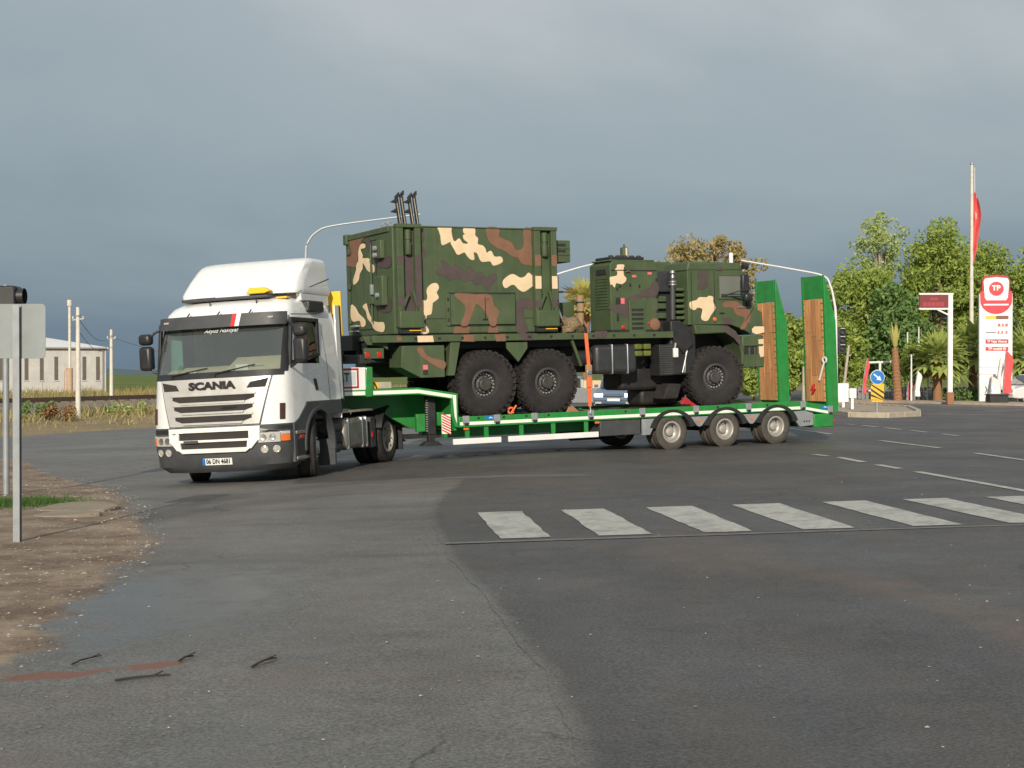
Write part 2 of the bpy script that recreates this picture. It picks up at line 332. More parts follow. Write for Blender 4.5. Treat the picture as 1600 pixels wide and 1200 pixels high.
def asphalt(name, rgb, rough, warm, dirt_attr=False, coarse=1.0, edge_rgb=None):
    m, N, L, b = new_mat(name)
    tcn = N.new('ShaderNodeTexCoord')
    def noise(sc, det=4, ro=0.55, vec=None):
        n = N.new('ShaderNodeTexNoise'); n.inputs['Scale'].default_value = sc; n.inputs['Detail'].default_value = det; n.inputs['Roughness'].default_value = ro
        L.new(vec or tcn.outputs['Object'], n.inputs['Vector']); return n.outputs['Fac']
    def rng(v, a, b_, c, d):
        n = N.new('ShaderNodeMapRange'); n.inputs['From Min'].default_value = a; n.inputs['From Max'].default_value = b_; n.inputs['To Min'].default_value = c; n.inputs['To Max'].default_value = d
        L.new(v, n.inputs['Value']); return n.outputs[0]
    def mul(a, b_):
        n = N.new('ShaderNodeMath'); n.operation = 'MULTIPLY'
        for i, q in enumerate((a, b_)):
            if isinstance(q, float): n.inputs[i].default_value = q
            else: L.new(q, n.inputs[i])
        return n.outputs[0]
    def mixc(f, a, b_):
        n = N.new('ShaderNodeMix'); n.data_type = 'RGBA'
        if isinstance(f, float): n.inputs['Factor'].default_value = f
        else: L.new(f, n.inputs['Factor'])
        for k, q in (('A', a), ('B', b_)):
            if isinstance(q, tuple): n.inputs[k].default_value = (*q, 1)
            else: L.new(q, n.inputs[k])
        return n.outputs['Result']
    rgbv = rgb
    if edge_rgb:
        ae = N.new('ShaderNodeAttribute'); ae.attribute_name = 'edge'; sa = N.new('ShaderNodeMath'); sa.operation = 'MULTIPLY_ADD'; sa.inputs[1].default_value = 0.5; L.new(noise(9, 5), sa.inputs[0]); s2 = N.new('ShaderNodeMath'); s2.operation = 'SUBTRACT'; s2.inputs[1].default_value = 0.25; L.new(ae.outputs['Fac'], s2.inputs[0]); L.new(s2.outputs[0], sa.inputs[2])
        rgbv = mixc(rng(sa.outputs[0], 0.2, 0.8, 0.0, 1.0), edge_rgb, rgb)
    big = rng(noise(0.35, 5), 0.3, 0.7, 0.80, 1.20); mid = rng(noise(3.0, 6, 0.65), 0.3, 0.7, 0.86, 1.14)
    fine = rng(noise(48 * coarse, 3, 0.75), 0.3, 0.70, 0.45, 1.6)
    vm = N.new('ShaderNodeVectorMath'); vm.operation = 'SCALE'; 
    if edge_rgb: L.new(rgbv, vm.inputs[0])
    else: vm.inputs[0].default_value = rgb
    L.new(mul(mul(big, mid), fine), vm.inputs['Scale']); c = vm.outputs[0]
    # light aggregate chips
    vo = N.new('ShaderNodeTexVoronoi'); vo.inputs['Scale'].default_value = 26; L.new(tcn.outputs['Object'], vo.inputs['Vector'])
    chip = rng(vo.outputs['Distance'], 0.05, 0.11, 1.0, 0.0)
    vsep = N.new('ShaderNodeSeparateColor'); L.new(vo.outputs['Color'], vsep.inputs[0])
    chip = mul(chip, rng(vsep.outputs[0], 0.80, 0.82, 0.0, 0.55)); c = mixc(chip, c, (0.34, 0.32, 0.28))
    chip2 = mul(rng(vo.outputs['Distance'], 0.05, 0.14, 1.0, 0.0), rng(vsep.outputs[1], 0.72, 0.75, 0.0, 0.6)); c = mixc(chip2, c, (0.02, 0.02, 0.02))
    # brown tracked-in soil, in long faint streaks
    mpn = N.new('ShaderNodeMapping'); mpn.inputs['Rotation'].default_value = (0, 0, R(-20)); mpn.inputs['Scale'].default_value = (0.5, 0.10, 1); L.new(tcn.outputs['Object'], mpn.inputs[0])
    st = rng(noise(1.6, 5, 0.6, mpn.outputs[0]), 0.48, 0.72, 0.0, warm); c = mixc(st, c, (0.17, 0.115, 0.085))
    atk = N.new('ShaderNodeAttribute'); atk.attribute_name = 'track'; abr = N.new('ShaderNodeAttribute'); abr.attribute_name = 'soil'
    tk = mul(atk.outputs['Fac'], rng(noise(1.5, 6, 0.6), 0.3, 0.7, 0.25, 1.0)); c = mixc(tk, c, (0.030, 0.029, 0.029))
    c = mixc(mul(abr.outputs['Fac'], rng(noise(2.5, 7, 0.65), 0.35, 0.7, 0.0, 1.0)), c, (0.185, 0.120, 0.085))
    # hairline cracks
    vc = N.new('ShaderNodeTexVoronoi'); vc.feature = 'DISTANCE_TO_EDGE'; vc.inputs['Scale'].default_value = 0.42; wv = N.new('ShaderNodeVectorMath'); wv.operation = 'ADD'
    nzc = N.new('ShaderNodeTexNoise'); nzc.inputs['Scale'].default_value = 1.2; nzc.inputs['Detail'].default_value = 6; L.new(tcn.outputs['Object'], nzc.inputs['Vector']); L.new(nzc.outputs['Color'], wv.inputs[0]); L.new(tcn.outputs['Object'], wv.inputs[1]); L.new(wv.outputs[0], vc.inputs['Vector'])
    ck = mul(rng(vc.outputs['Distance'], 0.002, 0.009, 1.0, 0.0), rng(noise(0.30, 3), 0.50, 0.62, 0.0, 0.75)); c = mixc(ck, c, (0.03, 0.028, 0.026))
    ro = rng(noise(0.5, 4), 0.35, 0.65, rough - 0.10, rough + 0.12)
    hgt = mul(noise(130 * coarse, 2), 1.0)
    bs = 0.28
    if dirt_attr:
        at = N.new('ShaderNodeAttribute'); at.attribute_name = 'dirt'; aw = N.new('ShaderNodeAttribute'); aw.attribute_name = 'wet'; am = N.new('ShaderNodeAttribute'); am.attribute_name = 'mud'
        wn_ = N.new('ShaderNodeMath'); wn_.operation = 'MULTIPLY_ADD'; wn_.inputs[1].default_value = 1.5; wn_.inputs[2].default_value = -0.75
        L.new(noise(2.2, 7, 0.62), wn_.inputs[0])
        wsum = N.new('ShaderNodeMath'); wsum.operation = 'ADD'; L.new(wn_.outputs[0], wsum.inputs[0]); L.new(aw.outputs['Fac'], wsum.inputs[1])
        wet = rng(wsum.outputs[0], 0.35, 0.75, 0.0, 1.0); 
        c = mixc(mul(wet, 0.5), c, (0.058, 0.070, 0.080))
        dsum = N.new('ShaderNodeMath'); dsum.operation = 'ADD'; L.new(at.outputs['Fac'], dsum.inputs[0])
        dn = N.new('ShaderNodeMath'); dn.operation = 'MULTIPLY_ADD'; dn.inputs[1].default_value = 1.1; dn.inputs[2].default_value = -0.55; L.new(noise(1.7, 9, 0.66), dn.inputs[0]); L.new(dn.outputs[0], dsum.inputs[1])
        dm = rng(dsum.outputs[0], 0.40, 0.62, 0.0, 1.0)
        soil = mixc(rng(noise(1.6, 9, 0.72), 0.38, 0.62, 0.0, 1.0), (0.115, 0.075, 0.050), (0.31, 0.235, 0.165))
        soil = mixc(rng(noise(60, 3), 0.45, 0.7, 0.0, 0.5), soil, (0.33, 0.25, 0.18))
        soil = mixc(mul(rng(vo.outputs['Distance'], 0.07, 0.13, 1.0, 0.0), rng(vsep.outputs[2], 0.66, 0.7, 0.0, 0.7)), soil, (0.45, 0.40, 0.33))
        c = mixc(dm, c, soil)
        msum = N.new('ShaderNodeMath'); msum.operation = 'ADD'; L.new(am.outputs['Fac'], msum.inputs[0]); L.new(dn.outputs[0], msum.inputs[1])
        mm = rng(msum.outputs[0], 0.40, 0.6, 0.0, 0.85); c = mixc(mm, c, (0.20, 0.075, 0.040))
        n2 = N.new('ShaderNodeMix'); n2.data_type = 'FLOAT'; L.new(wet, n2.inputs['Factor']); L.new(ro, n2.inputs['A']); n2.inputs['B'].default_value = 0.30
        n3 = N.new('ShaderNodeMix'); n3.data_type = 'FLOAT'; L.new(dm, n3.inputs['Factor']); L.new(n2.outputs[0], n3.inputs['A']); n3.inputs['B'].default_value = 0.92; ro = n3.outputs[0]
    L.new(c, b.inputs['Base Color']); L.new(ro, b.inputs['Roughness']); b.inputs['Specular IOR Level'].default_value = 0.45
    bp = N.new('ShaderNodeBump'); bp.inputs['Strength'].default_value = bs; bp.inputs['Distance'].default_value = 0.012
    L.new(hgt, bp.inputs['Height']); L.new(bp.outputs[0], b.inputs['Normal'])
    return m
asphalt('old_asphalt', (0.140, 0.134, 0.122), 0.60, 0.24, dirt_attr=True)
asphalt('new_asphalt', (0.079, 0.076, 0.073), 0.60, 0.30, edge_rgb=(0.128, 0.122, 0.112))

# ground (soil and dry grass) reaching to the horizon
m, N, L, b = new_mat('soil')
tcn = N.new('ShaderNodeTexCoord')
def _n(sc, det=6, ro=0.6):
    n = N.new('ShaderNodeTexNoise'); n.inputs['Scale'].default_value = sc; n.inputs['Detail'].default_value = det; n.inputs['Roughness'].default_value = ro; L.new(tcn.outputs['Object'], n.inputs['Vector']); return n.outputs['Fac']
def _r(v, a, b_, lo=0.0, hi=1.0):
    n = N.new('ShaderNodeMapRange'); n.inputs['From Min'].default_value = a; n.inputs['From Max'].default_value = b_; n.inputs['To Min'].default_value = lo; n.inputs['To Max'].default_value = hi; L.new(v, n.inputs['Value']); return n.outputs[0]
def _m(f, a, b_):
    n = N.new('ShaderNodeMix'); n.data_type = 'RGBA'; L.new(f, n.inputs['Factor'])
    for k, q in (('A', a), ('B', b_)):
        if isinstance(q, tuple): n.inputs[k].default_value = (*q, 1)
        else: L.new(q, n.inputs[k])
    return n.outputs['Result']
c0 = _m(_r(_n(0.5), 0.35, 0.65), (0.34, 0.25, 0.16), (0.26, 0.22, 0.12))
c0 = _m(_r(_n(6.0), 0.4, 0.7, 0, 0.6), c0, (0.16, 0.12, 0.08))
atg = N.new('ShaderNodeAttribute'); atg.attribute_name = 'field'
c1 = _m(_r(_n(0.03), 0.4, 0.6), (0.17, 0.19, 0.05), (0.10, 0.15, 0.045))
c0 = _m(atg.outputs['Fac'], c0, c1)
L.new(c0, b.inputs['Base Color']); b.inputs['Roughness'].default_value = 0.95; b.inputs['Specular IOR Level'].default_value = 0.1

def axis_vals(segs):
    out = []
    for a, b_, st in segs:
        n = max(1, round((b_ - a) / st)); out += [a + (b_ - a) * i / n for i in range(n)]
    return out + [segs[-1][1]]
gx = axis_vals([(-2500, -400, 300), (-400, -60, 30), (-60, -20, 2.0), (-20, 20, 1.0), (20, 80, 4), (80, 400, 40), (400, 2500, 300)])
gy = axis_vals([(-300, -20, 40), (-20, 3, 4), (3, 36, 1.0), (36, 90, 1.2), (90, 200, 6), (200, 800, 60), (800, 4200, 400)])
mb = MB(); mb.grid([[(x, y, gz(max(-60, min(60, x)), y) - 0.05) for x in gx] for y in gy])
ground = mb.build('ground', 'soil', recalc=False); tag(ground, kind='structure', label='dry tan soil stretching to the horizon')
fa = ground.data.attributes.new('field', 'FLOAT', 'POINT')
for i, v in enumerate(ground.data.vertices): fa.data[i].value = smoothstep(40, 75, edge_s(v.co.x, v.co.y)) if v.co.x < 30 else smoothstep(120, 200, v.co.y)

# worn tracks: (polyline, half width, strength, attribute)
TRACKS = []
def arc_track(pts, w, k, kind='track'):
    sp = []
    for i in range(len(pts) - 1):
        p0, p1, p2, p3 = (Vector(pts[max(0, min(len(pts) - 1, i + j))]) for j in (-1, 0, 1, 2))
        for j in range(8):
            t = j / 8; sp.append(0.5 * ((2 * p1) + (p2 - p0) * t + (2 * p0 - 5 * p1 + 4 * p2 - p3) * t * t + (3 * p1 - p0 - 3 * p2 + p3) * t ** 3))
    sp.append(Vector(pts[-1])); TRACKS.append(([(q.x, q.y) for q in sp], w, k, kind))
for d_ in (0.0, 0.55, 2.1, 2.65): arc_track([(14, 30.5 - d_), (8, 27.6 - d_), (3, 25.4 - d_), (-0.5, 23.8 - d_), (-3.0, 22.0 - d_), (-4.3, 19.5 - d_), (-4.6, 16.5 - d_)], 0.16, 0.32 if d_ < 1 else 0.22)
for d_ in (0.0, 1.9): arc_track([(12, 22.5 + d_), (6, 20.2 + d_), (2, 18.6 + d_), (-1.5, 18.0 + d_), (-5, 18.4 + d_), (-9, 20.5 + d_)], 0.14, 0.20)
arc_track([(-7.0, 15.2), (-4.0, 16.0), (-1.0, 16.4)], 0.10, 0.25); arc_track([(-5.5, 12.4), (-3.0, 12.9), (0.5, 13.2)], 0.08, 0.35)
for d_ in (0.0, 1.7): arc_track([(-1.2 + d_, 14.0), (0.9 + d_, 10.4), (1.9 + d_, 7.5), (2.2 + d_, 4.5)], 0.24, 0.35 if d_ else 0.22, 'soil')
arc_track([(2.0, 12.4), (2.9, 10.4), (3.1, 8.4), (2.9, 6)], 0.18, 0.6, 'soil'); arc_track([(-3.0, 24.5), (0, 24.2), (4, 25.2)], 0.9, 0.35, 'soil'); arc_track([(-1.0, 21.0), (1.5, 20.5), (5, 21.4)], 0.8, 0.3, 'soil'); arc_track([(-3.4, 7.2), (-2.2, 7.5), (-1.2, 7.9), (-0.2, 7.8)], 0.25, 0.45, 'soil'); arc_track([(-3.3, 6.4), (-2.3, 6.2)], 0.35, 0.6, 'soil')
def paint_tracks(me):
    me.attributes.new('track', 'FLOAT', 'POINT'); me.attributes.new('soil', 'FLOAT', 'POINT'); A = {'track': me.attributes['track'].data, 'soil': me.attributes['soil'].data}
    boxes = [(min(p[0] for p in t[0]) - t[1] * 2, max(p[0] for p in t[0]) + t[1] * 2, min(p[1] for p in t[0]) - t[1] * 2, max(p[1] for p in t[0]) + t[1] * 2) for t in TRACKS]
    for i, v in enumerate(me.vertices):
        x, y = v.co.x, v.co.y; acc = {'track': 0.0, 'soil': 0.0}
        for (pl, w, k, kd), bx in zip(TRACKS, boxes):
            if not (bx[0] < x < bx[1] and bx[2] < y < bx[3]): continue
            dm = 9.0
            for (ax, ay), (bx_, by_) in zip(pl, pl[1:]):
                ux, uy = bx_ - ax, by_ - ay; l2 = ux * ux + uy * uy; t = max(0, min(1, ((x - ax) * ux + (y - ay) * uy) / l2)); d = math.hypot(x - ax - t * ux, y - ay - t * uy)
                if d < dm: dm = d
            acc[kd] += (1.4 if kd == 'track' else 0.75) * k * smoothstep(w * 1.7, w * 0.4, dm)
        A['track'][i].value = min(0.7, acc['track']); A['soil'][i].value = min(0.9, acc['soil'])
# old asphalt road: sheet cut along its far edges
rx_ = axis_vals([(-34, -12, 1.0), (-12, 3, 0.22), (3, 12, 1.0), (12, 70, 2.0)]); ry_ = axis_vals([(-6, 3, 1.5), (3, 34, 0.22), (34, 84, 1.2)])
mb = MB(); mb.grid([[(x, y, gz(x, y)) for x in rx_] for y in ry_])
me = mb.mesh('road', 'old_asphalt', recalc=False)
bm = bmesh.new(); bm.from_mesh(me)
def cut(bm, p, n): bmesh.ops.bisect_plane(bm, geom=bm.verts[:] + bm.edges[:] + bm.faces[:], plane_co=p, plane_no=n, clear_outer=True)
cut(bm, (-15.7, 43.1, 0), (-0.917, 0.4, 0)); cut(bm, (17.0, 76.0, 0), (0.0, 1, 0)); cut(bm, (20.0, 70.5, 0), (0.55, 0.835, 0))
bm.to_mesh(me); bm.free()
road = bpy.data.objects.new('road', me); COL.objects.link(road); tag(road, kind='structure', label='worn grey asphalt road of the junction')
for nm_ in ('dirt', 'wet', 'mud'): me.attributes.new(nm_, 'FLOAT', 'POINT')
A_d, A_w, A_m = me.attributes['dirt'].data, me.attributes['wet'].data, me.attributes['mud'].data
for i, v in enumerate(me.vertices):
    x, y, z = v.co; dd = lerp_tab(DIRT_EDGE, y) - x
    wdt = 0.25 if y > 25 else 0.7
    A_d[i].value = (0.72 * smoothstep(-wdt, wdt, dd) + 0.28 * smoothstep(-1.6, 0.4, dd) * (1 if y < 27 else 0) + (0.28 if dd > 0.25 and y >= 27 else 0)) if x < 4 else 0.0
    w_ = max(0.0, 1 - (((x + 2.75) / 1.45) ** 2 + ((y - 10.6) / 2.6) ** 2)) ** 0.6 * 0.95
    A_w[i].value = w_ * 0.82
    t_ = (x + 2.7) / 0.75; ym = 8.05 + 0.24 * t_
    A_m[i].value = 1.0 * smoothstep(0.15, 0.03, abs(y - ym)) if -0.1 < t_ < 1.02 else 0.0
    if dd > 0.3 and y < 30: v.co.z += 0.03 * smoothstep(0.3, 1.2, dd)

paint_tracks(me)
# newer darker asphalt laid over it
rows = []
for y in axis_vals([(2.5, 22, 0.2), (22, 34, 0.5), (34, 75, 1.5)]):
    e0 = lerp_tab(NEW_EDGE, y) if y < 21.95 else -0.8 - 2.8 * smoothstep(21.9, 22.6, y) + 2.5 * smoothstep(24, 32, y)
    e0 += 0.025 * math.sin(y * 3.1) * math.sin(y * 1.3) + rnd.uniform(-0.012, 0.012)
    e1 = 24 if y < 60 else 24 - (y - 60) * 0.9
    rows.append([(e0 + max(0, min(k, 2)) * 0.07 + (e1 - e0) * (max(0, k - 2) / 108) ** 1.5, y, gz(e0 + (e1 - e0) * (k / 110) ** 1.5, y) + 0.004) for k in range(111)])
ovl = MB().grid(rows).build('asphalt_overlay', 'new_asphalt', road, recalc=False); paint_tracks(ovl.data); ea_ = ovl.data.attributes.new('edge', 'FLOAT', 'POINT')
for i in range(len(ovl.data.vertices)): ea_.data[i].value = (0.0, 0.5, 1.0)[min(2, i % 111)]
tag(ovl, 'darker newer asphalt layer on the right of the road')
pm('road_paint', (0.44, 0.43, 0.39), 0.75, var=0.22, scale=14, detail=9, dirt=0.72, dirtc=(0.13, 0.12, 0.11), bump=0.3, bscale=90)
pm('seam_tar', (0.17, 0.16, 0.15), 0.8, var=0.25, scale=9)
def strip(name, pts4, mat, dz=0.013, n=10):
    """painted quad following the road: far-left, far-right, near-right, near-left"""
    a, b_, c, d = [Vector(p) for p in pts4]; rows = []
    for i in range(n + 1):
        t = i / n; l_, r_ = a.lerp(d, t), b_.lerp(c, t); rows.append([])
        for k in range(4):
            p = l_.lerp(r_, k / 3); j = rnd.uniform(-0.012, 0.012) if k in (0, 3) or i in (0, n) else 0
            rows[-1].append((p.x + j, p.y, gz(p.x, p.y) + dz))
    return MB().grid(rows).build(name, mat, road, recalc=False)
FL = [-0.42, 0.597, 1.61, 2.655, 3.769, 4.765, 5.80]; FR = [0.115, 1.115, 2.18, 3.239, 4.303, 5.30, 6.33]
NL = [-0.12, 0.874, 1.948, 2.956, 4.086, 5.09, 6.10]; NR = [0.386, 1.416, 2.443, 3.494, 4.595, 5.60, 6.62]
for k in range(7): strip('zebra_stripe', [(FL[k], 16.88 + 0.06 * k), (FR[k], 16.92 + 0.06 * k), (NR[k], 14.17 + 0.045 * k), (NL[k], 14.15 + 0.045 * k)], 'road_paint')
strip('asphalt_joint', [(-0.66, 13.92), (6.0, 14.30), (6.0, 14.22), (-0.66, 13.80)], 'seam_tar', n=2)
def dash(p, q, w=0.06):
    p, q = Vector(p), Vector(q); d = (q - p).normalized(); s_ = Vector((d.y, -d.x)) * w
    strip('lane_line', [p - s_, p + s_, q + s_, q - s_], 'road_paint', n=max(2, int((q - p).length)))
for p, q in [((5.67, 26.4), (5.80, 25.8)), ((5.90, 25.4), (6.0, 24.0)), ((6.05, 23.3), (6.15, 22.3)), ((6.22, 21.6), (6.95, 14.0)),
             ((7.5, 39), (7.88, 34.6)), ((8.19, 31.3), (8.55, 28.1)), ((8.66, 26.3), (9.05, 20.5)),
             ((9.85, 41.5), (9.97, 40.9)), ((10.05, 40.4), (10.15, 39.1)), ((10.22, 38.6), (10.3, 37.3)), ((10.42, 36.8), (10.5, 35.6)), ((10.56, 34.6), (10.65, 33.6)),
             ((14.6, 52.4), (18.1, 50.1)), ((18.1, 50.1), (26, 45))]:
    dash(p, q, 0.07 if p[0] < 12 else 0.10)

# ------------------------------------------------------------------ wheels
def tyre_prof(Rr, rim, w, crown=0.012):
    h = w / 2
    return [(rim, -h * 0.78), (rim + (Rr - rim) * 0.35, -h), (rim + (Rr - rim) * 0.72, -h * 0.99), (Rr - 0.025, -h * 0.86), (Rr - crown * 0.3, -h * 0.62),
            (Rr, -h * 0.3), (Rr, h * 0.3), (Rr - crown * 0.3, h * 0.62), (Rr - 0.025, h * 0.86), (rim + (Rr - rim) * 0.72, h * 0.99), (rim + (Rr - rim) * 0.35, h), (rim, h * 0.78)]
def grooved(prof, Rr, w, n=4, d=0.012):
    out = []
    for a, b_ in zip(prof, prof[1:]): out.append(a)
    out.append(prof[-1]); g = []
    for r_, h in out:
        g.append((r_, h))
    mid = [q for q in g if q[0] < Rr - 0.02]
    lo = [q for q in mid if q[1] < 0]; hi = [q for q in mid if q[1] >= 0]
    tread = []; ws = w * 0.40
    for i in range(n + 1):
        a = -ws + 2 * ws * i / (n + 1); b_ = -ws + 2 * ws * (i + 1) / (n + 1); e_ = 0.006
        tread += [(Rr, a + e_), (Rr, b_ - e_)]
        if i < n: tread += [(Rr - d, b_ - e_ * 0.8), (Rr - d, b_ + e_ * 0.8)]
    return lo + tread + hi
def wheel(parent, loc, Rr, rimr, w, out=-1, steer=0.0, kind='truck', dual=False, tyre_mat='rubber', rim_mat='rim_grey'):
    """wheel with its axle along local Y; out = -1 when its outer face looks to -Y"""
    wh = empty('wheel', loc, (0, 0, steer), parent)
    if 'off' in parent: wh.location = Vector(loc) - Vector(parent['off'])
    key = (kind, dual, out, Rr)
    if key in WCACHE:
        for me_, nm_ in WCACHE[key]:
            o = bpy.data.objects.new(nm_, me_); COL.objects.link(o); o.parent = wh
        return wh
    made = []
    if kind == 'army':
        prof = tyre_prof(Rr - 0.03, rimr, w, 0.02); t = MB().lathe(prof, n=56, caps=False)
        nl = 30
        for k in range(nl):
            for sd_ in (-1, 1):
                a = 2 * math.pi * (k + (0.5 if sd_ > 0 else 0)) / nl
                rm = Matrix.Rotation(-a, 3, 'Y')
                # lug: chevron bar running from the centre line to the shoulder and down the sidewall
                tw = Matrix.Rotation(R(28) * sd_, 3, 'X')
                t.obox(rm @ Vector((0, sd_ * w * 0.22, Rr - 0.022)), (0.075, w * 0.42, 0.05), rm @ Matrix.Rotation(R(22) * sd_, 3, 'Z'))
                t.obox(rm @ Vector((0.03, sd_ * w * 0.465, Rr - 0.06)), (0.06, 0.030, 0.075), rm @ Matrix.Rotation(R(10) * sd_, 3, 'Z'))
        made.append((t.mesh('tyre', tyre_mat, 50), 'tyre'))
        r_ = MB(); o_ = out
        r_.lathe([(rimr + 0.012, o_ * w * 0.40), (rimr - 0.03, o_ * w * 0.43), (rimr - 0.05, o_ * w * 0.36), (rimr - 0.06, o_ * w * 0.12), (0.19, o_ * w * 0.10), (0.17, o_ * w * 0.16)], n=40, caps=False)
        r_.lathe([(rimr + 0.012, -o_ * w * 0.40), (rimr - 0.06, -o_ * w * 0.30), (rimr - 0.06, o_ * w * 0.12)], n=40, caps=False)
        made.append((r_.mesh('rim', 'rim_dark'), 'rim'))
        h_ = MB().lathe([(0.19, o_ * w * 0.08), (0.175, o_ * w * 0.20), (0.135, o_ * w * 0.24), (0.125, o_ * w * 0.38), (0.11, o_ * w * 0.41), (0.0, o_ * w * 0.415)], n=28, caps=False)
        made.append((h_.mesh('hub', 'rim_dark'), 'hub'))
        bl = MB()
        for k in range(20):
            a = 2 * math.pi * k / 20; bl.lathe([(0.017, 0), (0.017, o_ * 0.035), (0.0, o_ * 0.04)], (0.212 * math.cos(a), o_ * w * 0.10, 0.212 * math.sin(a)), n=6, caps=False)
        for k in range(10):
            a = 2 * math.pi * k / 10 + 0.2; bl.lathe([(0.010, 0), (0.010, o_ * 0.02), (0.0, o_ * 0.022)], (0.152 * math.cos(a), o_ * w * 0.23, 0.152 * math.sin(a)), n=6, caps=False)
        made.append((bl.mesh('wheel_bolts', 'bolt_metal'), 'wheel_bolts'))
    else:
        t = MB(); ctr = [0.0] if not dual else [0.0, -out * (w + 0.045)]
        for c_ in ctr:
            t.lathe([(a, b_ + c_) for a, b_ in grooved(tyre_prof(Rr, rimr, w), Rr, w, 4)], n=44, caps=False)
        made.append((t.mesh('tyre', tyre_mat, 50), 'tyre'))
        o_ = out; r_ = MB()
        if kind == 'front':      # steel disc bulging outwards with hand holes between
            r_.lathe([(rimr + 0.01, o_ * w * 0.42), (rimr - 0.02, o_ * w * 0.44), (rimr - 0.035, o_ * w * 0.30), (rimr - 0.06, o_ * w * 0.26), (0.19, o_ * w * 0.44), (0.17, o_ * w * 0.46), (0.12, o_ * w * 0.46), (0.11, o_ * w * 0.62), (0.0, o_ * w * 0.64)], n=40, caps=False)
        else:                    # dished
            r_.lathe([(rimr + 0.012, o_ * w * 0.42), (rimr - 0.012, o_ * w * 0.45), (rimr - 0.028, o_ * w * 0.40), (rimr - 0.032, -o_ * w * 0.02), (rimr - 0.05, -o_ * w * 0.16), (0.115, -o_ * w * 0.30), (0.095, -o_ * w * 0.28), (0.085, o_ * w * 0.05), (0.06, o_ * w * 0.12), (0.0, o_ * w * 0.13)] if not dual or kind != 'truck' else
                     [(rimr + 0.012, o_ * w * 0.42), (rimr - 0.012, o_ * w * 0.45), (rimr - 0.03, o_ * w * 0.38), (rimr - 0.04, -o_ * w * 0.18), (0.18, -o_ * w * 0.30), (0.15, -o_ * w * 0.25), (0.145, o_ * w * 0.10), (0.11, o_ * w * 0.16), (0.0, o_ * w * 0.17)], n=40, caps=False)
        r_.lathe([(rimr + 0.012, -o_ * w * 0.42 + ctr[-1]), (rimr - 0.04, -o_ * w * 0.40 + ctr[-1]), (rimr - 0.04, 0)], n=40, caps=False)
        made.append((r_.mesh('rim', rim_mat), 'rim'))
        hl = MB(); nh = 2 if kind == 'trailer' else 8
        for k in range(nh):
            a = 2 * math.pi * k / nh + (0.9 if nh == 2 else 0.2); rr_ = rimr * 0.70
            hl.lathe([(0.026, 0.0), (0.0, 0.0)], (rr_ * math.cos(a), (-o_ * w * 0.20 if kind == 'trailer' else o_ * w * 0.37) + o_ * 0.012, rr_ * math.sin(a)), n=12, caps=False)
        made.append((hl.mesh('hand_holes', 'chassis_black'), 'hand_holes'))
        bl = MB()
        for k in range(10):
            a = 2 * math.pi * k / 10; q = rimr * 0.56
            bl.lathe([(0.014, 0), (0.014, o_ * 0.03), (0.0, o_ * 0.034)], (q * math.cos(a), (-o_ * w * 0.29 if kind != 'front' else o_ * w * 0.44), q * math.sin(a)), n=6, caps=False)
        made.append((bl.mesh('wheel_bolts', 'bolt_metal'), 'wheel_bolts'))
    WCACHE[key] = made
    for me_, nm_ in made:
        o = bpy.data.objects.new(nm_, me_); COL.objects.link(o); o.parent = wh
    return wh
WCACHE = {}

# ------------------------------------------------------------------ white tractor unit
TR = empty('tractor_unit', (-4.448, 24.32, -0.25), (R(3.0), R(0.5), R(255)))
tag(TR, 'white cab-over tractor unit with roof deflector and silver grille turning left', 'truck')
#        z     xf    halfW   p    depth of the corner rounding
CAB = [(0.2, 1.3, 1.1, 2.65, 0.49), (0.3, 1.4, 1.2, 2.85, 0.51), (0.6, 1.44, 1.235, 3.05, 0.51), (0.95, 1.43, 1.235, 3.05, 0.51), (1.3, 1.41, 1.225, 2.95, 0.51), (1.6, 1.385, 1.215, 2.85, 0.51), (1.76, 1.36, 1.21, 2.85, 0.5),
       (1.82, 1.33, 1.208, 2.85, 0.49), (2.1, 1.245, 1.195, 2.75, 0.47), (2.4, 1.135, 1.18, 2.75, 0.45), (2.6, 1.05, 1.165, 2.75, 0.43), (2.7, 1, 1.155, 2.75, 0.42), (2.84, 0.9, 1.125, 3.1, 0.33), (2.95, 0.76, 1.075, 3, 0.32), (3.03, 0.56, 0.99, 2.8, 0.3), (3.07, 0.32, 0.85, 2.6, 0.28), (3.085, 0.05, 0.65, 2.4, 0.25)]
def cab_at(z):
    for a, b_ in zip(CAB, CAB[1:]):
        if z <= b_[0]:
            t = max(0, (z - a[0]) / (b_[0] - a[0])); return [a[i] + (b_[i] - a[i]) * t for i in range(1, 5)]
    return list(CAB[-1][1:])
def skin0(y, z):
    xf, hw, p, d = cab_at(z); s_ = min(1.0, abs(y) / hw); return Vector((xf - d + d * max(0.0, 1 - s_ ** p) ** (1 / p), y, z))
def skin(y, z, off=0.0):
    q = skin0(y, z)
    if not off: return q
    e_ = 0.01; hw = cab_at(z)[1]; ya = max(-hw * 0.995, min(hw * 0.995, y))
    du = skin0(min(ya + e_, hw), z) - skin0(max(ya - e_, -hw), z); dv = skin0(ya, z + e_) - skin0(ya, z - e_)
    n = du.cross(dv); n = n.normalized() if n.length else Vector((1, 0, 0))
    if n.x < 0 and abs(n.y) < 0.99: n = -n
    return q + n * off
